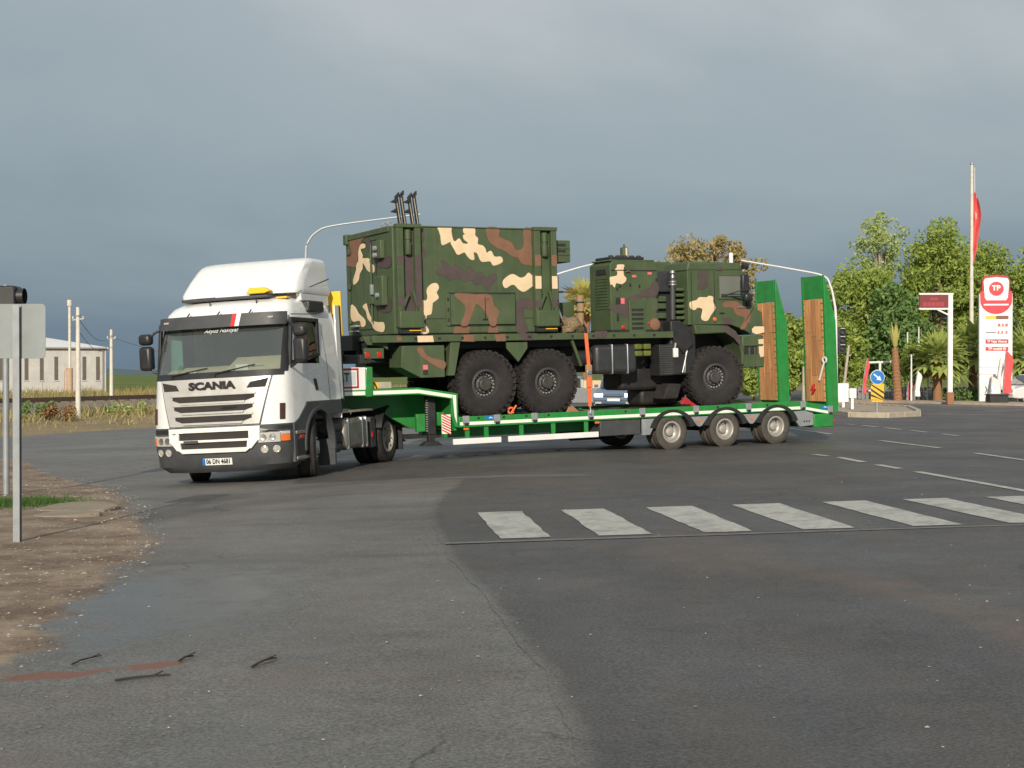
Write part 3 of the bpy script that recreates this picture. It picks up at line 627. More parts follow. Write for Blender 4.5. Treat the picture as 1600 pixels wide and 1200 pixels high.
def patch(mb, c4, off=0.01, th=0.02, nu=10, nv=4):
    """solid plate lying on the curved cab front; c4 = (y,z) bottom-left, bottom-right, top-right, top-left"""
    a, b_, c, d = [Vector(q) for q in c4]; F_, B_ = [], []
    for i in range(nv + 1):
        l_, r_ = a.lerp(d, i / nv), b_.lerp(c, i / nv)
        F_.append([]); B_.append([])
        for k in range(nu + 1):
            q = l_.lerp(r_, k / nu); F_[-1].append(skin(q.x, q.y, off)); B_[-1].append(skin(q.x, q.y, off - th))
    n = nu + 1; V = [q for r_ in F_ for q in r_] + [q for r_ in B_ for q in r_]; o = n * (nv + 1); fc = []
    for i in range(nv):
        for k in range(nu):
            q = (i * n + k, i * n + k + 1, (i + 1) * n + k + 1, (i + 1) * n + k); fc += [q, tuple(x + o for x in reversed(q))]
    rim = [k for k in range(n)] + [i * n + nu for i in range(1, nv + 1)] + [nv * n + k for k in range(nu - 1, -1, -1)] + [i * n for i in range(nv - 1, 0, -1)]
    for i in range(len(rim)): p, q = rim[i], rim[(i + 1) % len(rim)]; fc.append((p, q, q + o, p + o))
    return mb.add(V, fc)

SV = [-1 + 0.0, -0.985, -0.95, -0.88, -0.78, -0.62, -0.42, -0.2, 0, 0.2, 0.42, 0.62, 0.78, 0.88, 0.95, 0.985, 1.0]
SX = [-1.10, -0.62, -0.27, 0.08, 0.42]
def cab_row(z):
    xf, hw, p, d = cab_at(z); xc = xf - d
    xs = [-1.10 + (q + 1.10) * (min(xc, 0.9) - 0.12 + 1.10) / (0.78 + 1.10) if z > 2.75 else q for q in SX]
    right = [(x, -hw, z) for x in xs]; left = [(x, hw, z) for x in reversed(xs)]
    return right + [tuple(skin0(s_ * hw, z)) for s_ in SV] + left
ZR = [0.95, 1.10, 1.25, 1.45, 1.62, 1.76, 1.82, 1.92, 2.05, 2.2, 2.35, 2.5, 2.6, 2.66, 2.72, 2.78, 2.84, 2.90, 2.95, 3.0, 3.03, 3.05, 3.07, 3.085]
rowsC = [cab_row(z) for z in ZR]; nC = len(rowsC[0]); nS = len(SX)
def hole(zm, k):
    if nS + 1 <= k < nS + len(SV) - 2 and 1.82 <= zm <= 2.60: return 'screen'
    if (k in (nS - 1, nS - 2, nS - 3) or k in (nS + len(SV) - 1, nS + len(SV), nS + len(SV) + 1)) and 1.92 <= zm <= 2.66: return 'side'
    if zm < 1.25 and (k < nS - 1 or k >= nS + len(SV)): return 'arch'
    return None
body, scr, sidew = MB(), MB(), MB()
V = [p for r_ in rowsC for p in r_]; fb, fs_, fw = [], [], []
for i in range(len(ZR) - 1):
    for k in range(nC - 1):
        q = (i * nC + k, i * nC + k + 1, (i + 1) * nC + k + 1, (i + 1) * nC + k); h_ = hole((ZR[i] + ZR[i + 1]) / 2, k)
        if h_ is None: fb.append(q)
        elif h_ == 'screen': fs_.append(q)
        elif h_ == 'side': fw.append(q)
    fb.append((i * nC, (i + 1) * nC, (i + 1) * nC + nC - 1, i * nC + nC - 1))      # rear wall
fb.append(tuple((len(ZR) - 1) * nC + k for k in range(nC)))
body.add(V, fb); scr.add(V, fs_); sidew.add(V, fw)
sw_l, sw_r = MB(), MB(); mid_ = nC // 2
sw_r.add(V, [q for q in fw if q[0] % nC < mid_]); sw_l.add(V, [q for q in fw if q[0] % nC >= mid_])
for name_, m_, mt_ in (('cab_body', body, 'white_paint'), ('windscreen', scr, 'windscreen_glass'), ('side_window', sw_l, 'dark_glass'), ('side_window', sw_r, 'dark_glass')):
    o_ = m_.build(name_, mt_, TR, angle=32)
    bm = bmesh.new(); bm.from_mesh(o_.data); bmesh.ops.delete(bm, geom=[v for v in bm.verts if not v.link_faces], context='VERTS'); bm.to_mesh(o_.data); bm.free()
# cab interior
inn = MB().box(-1.05, 1.02, -1.12, 1.12, 1.20, 1.28).box(-1.06, -0.98, -1.13, 1.13, 1.2, 2.95).build('cab_lining', 'interior_dark', TR)
dsh = MB().prism([(0.35, 1.45), (0.40, 1.86), (0.62, 1.95), (0.95, 1.84), (1.06, 1.70), (1.0, 1.45)], 'y', -1.08, 0.05).prism([(0.28, 1.45), (0.30, 1.98), (0.52, 2.08), (0.92, 1.90), (1.06, 1.70), (1.0, 1.45)], 'y', 0.05, 1.08).build('dashboard', 'dash_beige', TR, 0.04)
for y_ in (-0.62, 0.62):
    st_ = MB().box(-0.55, -0.05, y_ - 0.26, y_ + 0.26, 1.42, 1.62).box(-0.70, -0.52, y_ - 0.26, y_ + 0.26, 1.55, 2.25).box(-0.68, -0.54, y_ - 0.14, y_ + 0.14, 2.25, 2.46).build('seat', 'interior_dark', TR, 0.05)
sw = MB(); sw.lathe([(0.23 + 0.018 * math.cos(a), 0.018 * math.sin(a)) for a in [k * math.pi / 3 for k in range(7)]], axis='x', n=28, caps=False); sw.box(-0.01, 0.01, -0.22, 0.22, -0.02, 0.02)
swo = sw.build('steering_wheel', 'black_plastic', TR); swo.location = (0.22, 0.60, 2.02); swo.rotation_euler = (0, R(-35), 0)
MB().box(0.70, 0.73, -1.12, -0.86, 1.84, 2.66).build('curtain', 'curtain_teal', TR, 0.01)
MB().box(0.93, 0.95, 0.22, 0.44, 1.84, 1.95).build('dashboard_paper', 'white_plain', TR)
MB().box(0.95, 0.96, -0.78, -0.5, 1.83, 1.87).build('dashboard_paper', 'white_plain', TR)
MB().box(0.90, 0.92, 0.50, 0.72, 1.86, 1.92).build('dashboard_cloth', 'curtain_teal', TR)
# black surrounds of the glass
fr = MB(); patch(fr, [(-1.15, 1.74), (1.15, 1.74), (1.15, 1.84), (-1.15, 1.84)], 0.008, 0.02, 22, 1)
for s_ in (-1, 1):
    yy = sorted([s_ * 1.10, s_ * 1.185]); patch(fr, [(yy[0], 1.80), (yy[1], 1.80), (yy[1] * 0.985, 2.62), (yy[0] * 0.985, 2.62)], 0.008, 0.02, 4, 8)
fr.build('windscreen_frame', 'black_plastic', TR)
for s_ in (-1, 1):
    wf = MB(); y0 = s_ * 1.165; y1 = s_ * 1.212
    P4 = [(0.98, 1.90), (-0.30, 1.90 + 0.15), (-0.30, 2.69), (0.84, 2.69)]; I4 = [(0.90, 1.97), (-0.22, 1.97 + 0.12), (-0.22, 2.63), (0.78, 2.63)]
    for k in range(4): wf.prism([P4[k], P4[(k + 1) % 4], I4[(k + 1) % 4], I4[k]], 'y', min(y0, y1), max(y0, y1))
    wf.build('window_frame', 'black_plastic', TR, 0.006)
# wipers
for a_, b_ in (((-0.75, 1.80), (-0.1, 1.90)), ((0.05, 1.80), (0.72, 1.92))):
    wp = MB(); pts = [skin(a_[0] + (b_[0] - a_[0]) * k / 6, a_[1] + (b_[1] - a_[1]) * k / 6, 0.03) for k in range(7)]
    wp.tube(pts, 0.012, 6); wp.tube([skin(a_[0], 1.76, 0.03), pts[0], pts[3]], 0.014, 6); wp.build('wiper', 'black_plastic', TR)
# front: silver grille panel, slots, lips, lettering
gq = MB(); patch(gq, [(-0.818, 0.955), (0.818, 0.955), (1.004, 1.742), (-1.004, 1.742)], 0.008, 0.01, 20, 6); gq.build('grille_gap', 'black_plastic', TR)
gp = MB(); patch(gp, [(-0.80, 0.965), (0.80, 0.965), (0.985, 1.735), (-0.985, 1.735)], 0.022, 0.03, 20, 6); gp.build('grille_panel', 'silver_grille', TR, 0.006)
for zt, zb, yt, yb in ((1.46, 1.345, 0.73, 0.56), (1.30, 1.185, 0.70, 0.54), (1.13, 1.015, 0.68, 0.52)):
    sl = MB(); patch(sl, [(-yb, zb), (yb, zb), (yt, zb + 0.055), (-yt, zb + 0.055)], 0.026, 0.01, 14, 1); patch(sl, [(-yt, zb + 0.055), (yt, zb + 0.055), (yt, zt), (-yt, zt)], 0.026, 0.01, 14, 1)
    sl.build('grille_slot', 'grille_mesh', TR)
    lp = MB(); patch(lp, [(-yb, zb - 0.03), (yb, zb - 0.03), (yb + 0.02, zb + 0.008), (-yb - 0.02, zb + 0.008)], 0.055, 0.045, 14, 1)
    patch(lp, [(-yt - 0.02, zt - 0.008), (yt + 0.02, zt - 0.008), (yt + 0.03, zt + 0.02), (-yt - 0.03, zt + 0.02)], 0.042, 0.03, 14, 1); lp.build('grille_bar', 'silver_grille', TR, 0.006)
for s_ in (-1, 1):
    cs = MB(); q = [(0.60, 1.555), (0.90, 1.555), (0.945, 1.70), (0.66, 1.645)]
    patch(cs, [(s_ * y, z) for y, z in (q if s_ > 0 else [q[1], q[0], q[3], q[2]])], 0.027, 0.012, 6, 2); cs.build('corner_vent', 'grille_mesh', TR)
text_part('lettering', 'SCANIA', 0.165, 'text_dark', TR, (1.385 + 0.036, 0, 1.615), (R(90), 0, R(90)), bold=0.008, width=0.84, depth=0.008)
# lower grille and bumper
bz = [0.20, 0.235, 0.30, 0.45, 0.60, 0.80, 0.945]; rowsB = []
for z in bz:
    hw = cab_at(z)[1]; xi = 0.60 if z > 0.3 else 0.70
    rowsB.append([(xi, -hw, z)] + [tuple(skin0(s_ * hw, z)) for s_ in SV] + [(xi, hw, z)])
bmpr = MB().grid(rowsB); n_ = len(rowsB[0])
bmpr.add([(x - 0.12 if 0 < k < n_ - 1 else x, y * 0.94, z + 0.01) for k, (x, y, z) in enumerate(rowsB[0])], []); o_ = len(bmpr.v) - n_
bmpr.f += [(k, k + 1, o_ + k + 1, o_ + k) for k in range(n_ - 1)]
bmpr.build('bumper', 'dark_grey_plastic', TR, angle=40)
lg = MB()
for a_, b_, c_, d_ in (((-0.80, 0.86), (0.80, 0.86), (0.81, 0.935), (-0.81, 0.935)), ((-0.56, 0.53), (0.56, 0.53), (0.66, 0.60), (-0.66, 0.60)), ((-0.64, 0.70), (0.64, 0.70), (0.66, 0.74), (-0.66, 0.74)),
                       ((-0.80, 0.70), (-0.62, 0.70), (-0.62, 0.86), (-0.80, 0.86)), ((0.62, 0.70), (0.80, 0.70), (0.80, 0.86), (0.62, 0.86)), ((-0.66, 0.58), (-0.58, 0.58), (-0.60, 0.72), (-0.79, 0.72)), ((0.58, 0.58), (0.66, 0.58), (0.79, 0.72), (0.60, 0.72))):
    patch(lg, [a_, b_, c_, d_], 0.045, 0.05, 12, 2)
lg.build('lower_grille_surround', 'white_paint', TR, 0.006)
for zb, zt, y_ in ((0.74, 0.86, 0.62), (0.60, 0.70, 0.60)):
    sl = MB(); patch(sl, [(-y_, zb), (y_, zb), (y_, zt), (-y_, zt)], 0.014, 0.02, 12, 1); sl.build('grille_slot', 'grille_mesh', TR)
tw = MB(); patch(tw, [(-0.52, 0.69), (-0.26, 0.69), (-0.26, 0.735), (-0.52, 0.735)], 0.06, 0.03, 4, 1); tw.build('tow_cover', 'dark_grey_plastic', TR)
npl = MB(); patch(npl, [(-0.22, 0.325), (0.30, 0.325), (0.30, 0.435), (-0.22, 0.435)], 0.02, 0.015, 6, 1); npl.build('number_plate', 'white_plain', TR, 0.003)
bb = MB(); patch(bb, [(-0.222, 0.327), (-0.175, 0.327), (-0.175, 0.433), (-0.222, 0.433)], 0.024, 0.003, 1, 1); bb.build('plate_blue_band', 'sign_blue', TR)
text_part('plate_lettering', '06 DN 4681', 0.105, 'text_black', TR, (skin(0.06, 0.38, 0.024).x, 0.06, 0.38), (R(90), 0, R(90)), width=0.42, depth=0.002, bold=0.003)
for s_ in (-1, 1):
    def pc(y0, y1, z0, z1, off, th, nm_, mt_, nu=6, nv=3, sk=0.0):
        a, b_ = sorted((s_ * y0, s_ * y1)); mq = MB(); patch(mq, [(a, z0), (b_, z0), (b_, z1), (a, z1)], off, th, nu, nv); return mq.build(nm_, mt_, TR, 0.005)
    hd = empty('headlight', (0, 0, 0), (0, 0, 0), TR)
    for y0, y1, za, zc_, nm_, mt_ in ((0.77, 1.10, 0.655, 0.82, 'lens', 'lamp_glass'), (1.105, 1.205, 0.775, 0.825, 'side_lens', 'lamp_glass'), (1.105, 1.205, 0.665, 0.772, 'indicator', 'orange_lens')):
        a, b_ = sorted((s_ * y0, s_ * y1)); mq = MB(); patch(mq, [(a, za), (b_, za), (b_, zc_), (a, zc_)], 0.024, 0.03, 8, 3); mq.build(nm_, mt_, hd, 0.006)
    for y_ in (0.85, 0.985):
        p_ = skin(s_ * y_, 0.738, 0.026); nrm = (skin(s_ * y_, 0.738, 0.08) - p_).normalized()
        rf = MB().lathe([(0.058, -0.004), (0.058, 0.003), (0.046, 0.004), (0.030, -0.001), (0.0, 0.003)], axis='x', n=20, caps=False).build('reflector', 'chrome', hd)
        rf.location = p_; rf.rotation_euler = nrm.to_track_quat('X', 'Z').to_euler()
    for y_ in (0.86, 1.04):
        p_ = skin(s_ * y_, 0.545, 0.0); nrm = (skin(s_ * y_, 0.545, 0.05) - p_).normalized()
        fg = MB().lathe([(0.058, -0.02), (0.062, 0.015), (0.050, 0.020), (0.044, 0.006), (0.0, 0.016)], axis='x', n=20, caps=False).build('fog_light', 'lamp_glass', TR)
        fg.location = p_; fg.rotation_euler = nrm.to_track_quat('X', 'Z').to_euler()
    pc(0.80, 1.22, 0.862, 0.925, 0.012, 0.02, 'bumper_strip', 'black_plastic')
    # upright slit in the corner deflector
    pc(1.10, 1.165, 1.02, 1.28, 0.016, 0.02, 'corner_slit', 'slit_brown', 3, 4)
    y0, y1 = (1.20, 1.245) if s_ > 0 else (-1.245, -1.20)
    # dark lower cab side: step box in front of the arch, arch trim, panel behind it
    st = MB(); st.prism([(1.02, 0.30), (1.02, 0.94), (0.80, 1.02), (0.50, 1.22), (0.44, 1.28), (-1.08, 1.28), (-1.12, 1.05), (-0.62, 1.02)] + [(-0.02 + 0.60 * math.cos(a), 0.52 + 0.60 * math.sin(a)) for a in [R(125 - k * 12) for k in range(9)]] + [(0.62, 0.30)], 'y', y0 - 0.10 * (s_ > 0), y1 + 0.10 * (s_ < 0))
    st.build('wheel_arch_panel', 'dark_grey_plastic', TR, 0.012)
    ar = MB(); n_ = 18; ang = [R(-5 + 195 * k / n_) for k in range(n_ + 1)]
    ring = [(-0.02 + 0.665 * math.cos(a), 0.52 + 0.665 * math.sin(a)) for a in ang] + [(-0.02 + 0.60 * math.cos(a), 0.52 + 0.60 * math.sin(a)) for a in reversed(ang)]
    yo = sorted((s_ * 1.15, s_ * 1.275)); ar.prism(ring, 'y', *yo); ar.prism([(-0.62, 0.0 + 0.14), (-0.69, 0.14), (-0.69, 0.60), (-0.62, 0.60)], 'y', *sorted((s_ * 0.86, s_ * 1.26)))
    ar.build('wheel_arch_trim', 'dark_grey_plastic', TR, 0.008)
    for z_ in (0.36, 0.78):
        sp = MB().box(0.54, 0.98, *sorted((s_ * 1.05, s_ * 1.265)), z_ - 0.03, z_ + 0.03).build('step', 'tank_metal', TR, 0.012)
    MB().box(0.58, 0.96, *sorted((s_ * 1.10, s_ * 1.250)), 0.42, 0.66).build('step_well', 'chassis_black', TR)
    MB().box(0.66, 0.82, *sorted((s_ * 1.23, s_ * 1.258)), 0.68, 0.74).build('side_marker', 'red_lens', TR, 0.006)
    # door seams and handle
    sm_ = MB(); ya = s_ * 1.2085; yb = s_ * 1.2125
    for p, q in (((-0.615, 1.27), (-0.60, 1.90)), ((-0.60, 1.90), (-0.50, 2.45)), ((-0.50, 2.45), (-0.40, 2.78))):
        off_ = lambda z: (cab_at(z)[1] - 1.21)
        sm_.add([(p[0] - 0.008, s_ * (cab_at(p[1])[1] + 0.002), p[1]), (p[0] + 0.008, s_ * (cab_at(p[1])[1] + 0.002), p[1]), (q[0] + 0.008, s_ * (cab_at(q[1])[1] + 0.002), q[1]), (q[0] - 0.008, s_ * (cab_at(q[1])[1] + 0.002), q[1])], [(0, 1, 2, 3)])
    p_, q_ = (0.80, 2.745), (-0.42, 2.775)
    sm_.add([(x, s_ * (cab_at(z + e_)[1] + 0.003), z + e_) for x, z, e_ in ((0.72, 2.745, -0.006), (0.72, 2.745, 0.006), (-0.42, 2.775, 0.006), (-0.42, 2.775, -0.006))], [(0, 1, 2, 3)])
    sm_.build('door_seam', 'black_plastic', TR)
    yh = sorted((s_ * 1.205, s_ * 1.232)); MB().prism([(0.0, 1.46), (0.06, 1.66), (-0.04, 1.66), (-0.12, 1.46)], 'y', *yh).build('door_handle', 'black_plastic', TR, 0.01)
    # pressed character lines on the door
    cl_ = MB(); cl_.bar((0.62, s_ * 1.205, 1.72), (-0.50, s_ * 1.205, 1.88), 0.012, 0.035); cl_.bar((0.30, s_ * 1.205, 1.33), (-0.55, s_ * 1.205, 1.36), 0.012, 0.035); cl_.build('door_crease', 'white_paint', TR, 0.005)
    # mirrors
    mr_ = empty('mirror', (0, 0, 0), (0, 0, 0), TR)
    MB().box(0.86, 1.04, *sorted((s_ * 1.29, s_ * 1.52)), 1.93, 2.34).build('main_housing', 'black_plastic', mr_, 0.06, seg=3)
    MB().box(0.87, 1.04, *sorted((s_ * 1.29, s_ * 1.52)), 2.36, 2.55).build('wide_housing', 'black_plastic', mr_, 0.06, seg=3)
    MB().box(0.852, 0.862, *sorted((s_ * 1.315, s_ * 1.495)), 1.98, 2.30).build('mirror_glass', 'chrome', mr_)
    arm = MB(); arm.tube([(0.85, s_ * 1.15, 2.62), (0.93, s_ * 1.26, 2.56), (0.95, s_ * 1.34, 2.45)], 0.022, 8); arm.tube([(0.92, s_ * 1.18, 1.86), (0.95, s_ * 1.28, 1.90), (0.95, s_ * 1.36, 2.0)], 0.022, 8); arm.build('arm', 'black_plastic', mr_)
    # black air inlet box high on the side
    MB().box(-0.62, 0.02, *sorted((s_ * 1.06, s_ * 1.20)), 2.80, 3.00).build('side_air_inlet', 'black_plastic', TR, 0.03)
    # cab rear fairing
    MB().box(-1.30, -1.10, *sorted((s_ * 1.165, s_ * 1.20)), 1.28, 2.96).build('side_fairing', 'white_paint', TR, 0.01)
    MB().box(-1.36, -1.30, *sorted((s_ * 1.15, s_ * 1.195)), 1.24, 2.96).build('fairing_rubber', 'black_plastic', TR)
# sun visor
vi = MB()
for k in range(24):
    pass
vr = []
def vis(y, z): return skin(y, 2.62, 0.0) + Vector((0.13 + (2.66 - z) * 0.25, y * 0.02, z - 2.62))
patchV = [(y_, z_) for z_ in (2.52, 2.56, 2.70, 2.765) for y_ in ()]
ysv = [-1.13 + 2.26 * k / 24 for k in range(25)]
outer = [[tuple(vis(y, z)) for y in ysv] for z in (2.575, 2.63, 2.72, 2.785)]
inner = [[tuple(vis(y, z) - Vector((0.03, 0, 0))) for y in ysv] for z in (2.575, 2.63, 2.72, 2.785)]
vi.grid(outer); vi.grid(inner); vi.grid([outer[0], inner[0]]); vi.grid([outer[-1], inner[-1]])
vi.grid([[r_[0] for r_ in outer], [r_[0] for r_ in inner]]); vi.grid([[r_[-1] for r_ in outer], [r_[-1] for r_ in inner]])
visor = vi.build('sun_visor', 'dark_grey_plastic', TR, angle=50)
for y0, y1, mt_, nm_ in ((0.27, 0.345, 'reflective_red', 'red_stripe'), (0.345, 0.42, 'white_plain', 'white_stripe')):
    q = MB(); q.grid([[tuple(vis(y0 + (y1 - y0) * k / 3 + (z - 2.6) * 0.16, z) + Vector((0.004, 0, 0))) for k in range(4)] for z in (2.577, 2.63, 2.72, 2.783)]); q.build(nm_, mt_, visor)
for y_ in (-0.92, 0.92):
    p_ = vis(y_, 2.70); MB().box(p_.x, p_.x + 0.012, y_ - 0.07, y_ + 0.07, 2.685, 2.712).build('marker_lamp', 'lamp_glass', visor)
for y_ in (-0.55, 0.0, 0.55):
    p_ = vis(y_, 2.75); MB().tube([p_ - Vector((0.02, 0, 0)), p_ + Vector((-0.16, 0, 0.09))], 0.012, 6).build('visor_bracket', 'black_plastic', TR)
text_part('windscreen_lettering', 'Akyüz Nakliyat', 0.10, 'white_plain', TR, (skin(0.02, 2.52, 0.012).x, 0.06, 2.52), (R(90 - 18), 0, R(90)), width=0.62, depth=0.001, shear=0.35)
# roof hatch, light bar, wind deflector
MB().box(-0.25, 0.42, -0.36, 0.30, 3.06, 3.13).build('roof_hatch', 'panel_grey', TR, 0.02)
MB().box(0.36, 0.60, -0.9, 0.70, 3.055, 3.105).build('roof_trim', 'dark_grey_plastic', TR, 0.02)
MB().prism([(0.28, 3.13), (0.62, 3.13), (0.72, 3.17), (0.60, 3.235), (0.34, 3.235)], 'x', 0.40, 0.56).build('roof_marker_panel', 'yellow_panel', TR, 0.015)
MB().box(0.35, 0.5, 0.80, 1.0, 3.03, 3.06).build('roof_marker_strip', 'yellow_panel', TR, 0.006)
for y_ in (0.55, -0.3): MB().tube([(0.72, y_, 2.96), (0.74, y_, 3.06)], 0.012, 6).build('roof_bolt', 'black_plastic', TR)
DF = [(3.13, 0.40, 1.08, 4.5, 0.40), (3.20, 0.37, 1.10, 4.5, 0.40), (3.30, 0.28, 1.07, 5.0, 0.38), (3.45, 0.10, 1.05, 5.5, 0.36), (3.60, -0.10, 1.035, 5.5, 0.36), (3.70, -0.26, 1.025, 5.5, 0.34), (3.755, -0.40, 1.0, 5.0, 0.30), (3.785, -0.56, 0.94, 4.0, 0.25), (3.795, -0.75, 0.86, 3.2, 0.2)]
rowsD = []
for z, xf, hw, p, d in DF:
    rb = -1.16; rowsD.append([(rb, -hw, z), (xf - d - 0.02, -hw, z)] + [(xf - d + d * max(0, 1 - abs(s_) ** p) ** (1 / p), s_ * hw, z) for s_ in SV] + [(xf - d - 0.02, hw, z), (rb, hw, z)])
df = MB().grid(rowsD); nD = len(rowsD[0])
df.f.append(tuple((len(DF) - 1) * nD + k for k in range(nD))); df.f.append(tuple(reversed(range(nD))))
for i in range(len(DF) - 1): df.f.append((i * nD, (i + 1) * nD, (i + 1) * nD + nD - 1, i * nD + nD - 1))
defl = df.build('wind_deflector', 'white_paint', TR, angle=40)
for s_ in (-1, 1):
    MB().add([(0.22, s_ * 1.085, 3.13), (0.20, s_ * 1.088, 3.145), (-1.16, s_ * 1.092, 3.44), (-1.16, s_ * 1.092, 3.42)], [(0, 1, 2, 3)]).build('seam', 'black_plastic', defl)
    MB().prism([(0.05, 3.0), (0.10, 3.13), (-1.14, 3.14), (-1.14, 2.92)], 'y', *sorted((s_ * 0.98, s_ * 1.075))).build('deflector_foot', 'white_paint', TR, 0.02)
MB().box(-1.45, -1.40, 0.84, 1.20, 2.42, 3.22).build('rear_yellow_panel', 'yellow_panel', TR, 0.01)
MB().box(-1.44, -1.37, 0.95, 1.17, 1.30, 2.45).build('rear_panel_stay', 'black_plastic', TR, 0.01)
# chassis
MB().box(-4.25, 1.0, -0.44, -0.36, 0.70, 0.95).box(-4.25, 1.0, 0.36, 0.44, 0.70, 0.95).box(-4.2, -4.1, -0.4, 0.4, 0.72, 0.93).box(-1.5, -1.4, -0.4, 0.4, 0.72, 0.93).box(-0.1, 0.1, -0.9, 0.9, 0.42, 0.56).box(-3.65, -3.45, -0.8, 0.8, 0.40, 0.62).box(-0.9, 0.9, -0.4, 0.4, 0.5, 1.1).build('chassis_frame', 'chassis_black', TR, 0.01)
for s_ in (-1, 1):
    MB().box(-2.50, -1.36, *sorted((s_ * 0.55, s_ * 1.19)), 0.36, 0.92).build('fuel_tank', 'tank_metal', TR, 0.09, seg=4)
    for x_ in (-1.48, -2.18, -2.40): MB().box(x_ - 0.03, x_ + 0.03, *sorted((s_ * 0.54, s_ * 1.202)), 0.35, 0.932).build('tank_band', 'steel', TR, 0.09, seg=4)
    for z_, y_ in ((0.78, 1.02), (0.42, 1.02)): MB().tube([(-0.74, s_ * y_, z_), (-1.30, s_ * y_, z_)], 0.10, 16).build('air_tank', 'dark_grey_plastic', TR)
    MB().box(-1.34, -0.72, *sorted((s_ * 0.5, s_ * 1.12)), 0.50, 0.70).build('battery_box', 'chassis_black', TR, 0.02)
    fd = MB(); ang = [R(20 + 140 * k / 14) for k in range(15)]; yo = sorted((s_ * 0.58, s_ * 1.27))
    ring = [(-3.55 + 0.60 * math.cos(a), 0.50 + 0.60 * math.sin(a)) for a in ang]; ring = ring + [(x * 1.0, z - 0.03) for x, z in reversed(ring)]
    fd.prism(ring, 'y', *yo); fd.box(-4.15, -4.12, *yo, 0.20, 0.72); fd.build('rear_mudguard', 'black_plastic', TR, 0.004)
    MB().box(-2.95, -2.68, *sorted((s_ * 0.9, s_ * 1.16)), 0.32, 0.90).build('chassis_box', 'dark_grey_plastic', TR, 0.02)
    MB().box(-2.80, -2.72, *sorted((s_ * 1.16, s_ * 1.175)), 0.52, 0.62).build('side_reflector', 'red_lens', TR)
    MB().box(-4.30, -4.24, *sorted((s_ * 0.7, s_ * 1.15)), 0.62, 0.76).build('tail_lamp', 'red_lens', TR, 0.01)
MB().box(-2.9, -1.20, -0.75, 1.15, 1.02, 1.06).build('catwalk', 'beige_plate', TR, 0.006)
for k_, (mt_, y_) in enumerate((('reflective_red', 0.30), ('yellow_panel', 0.18), ('black_plastic', 0.05))):
    hz = [(-1.40, y_, 1.9), (-1.7, y_ + 0.1, 1.55 - 0.05 * k_)] + [(-1.7 - 0.10 * j, y_ + 0.12 + 0.06 * math.sin(j * 2.1), 1.42 + 0.05 * math.cos(j * 2.1) - 0.02 * k_) for j in range(1, 9)]
    MB().tube(hz, 0.014, 6).build('air_hose', mt_, TR)
fw_ = MB(); fw_.lathe([(0.0, 1.16), (0.46, 1.16), (0.47, 1.12), (0.44, 1.06), (0.30, 0.96)], (-3.05, 0, 0), 'z', 28, False); fw_.box(-3.55, -2.6, -0.42, 0.42, 0.95, 1.03); fw_.build('fifth_wheel', 'chassis_black', TR)
for s_ in (-1, 1):
    wheel(TR, (0, s_ * 1.02, 0.485), 0.505, 0.295, 0.315, out=s_, steer=R(20), kind='front')
    wheel(TR, (-3.55, s_ * 1.06, 0.485), 0.505, 0.295, 0.29, out=s_, kind='truck', dual=True)

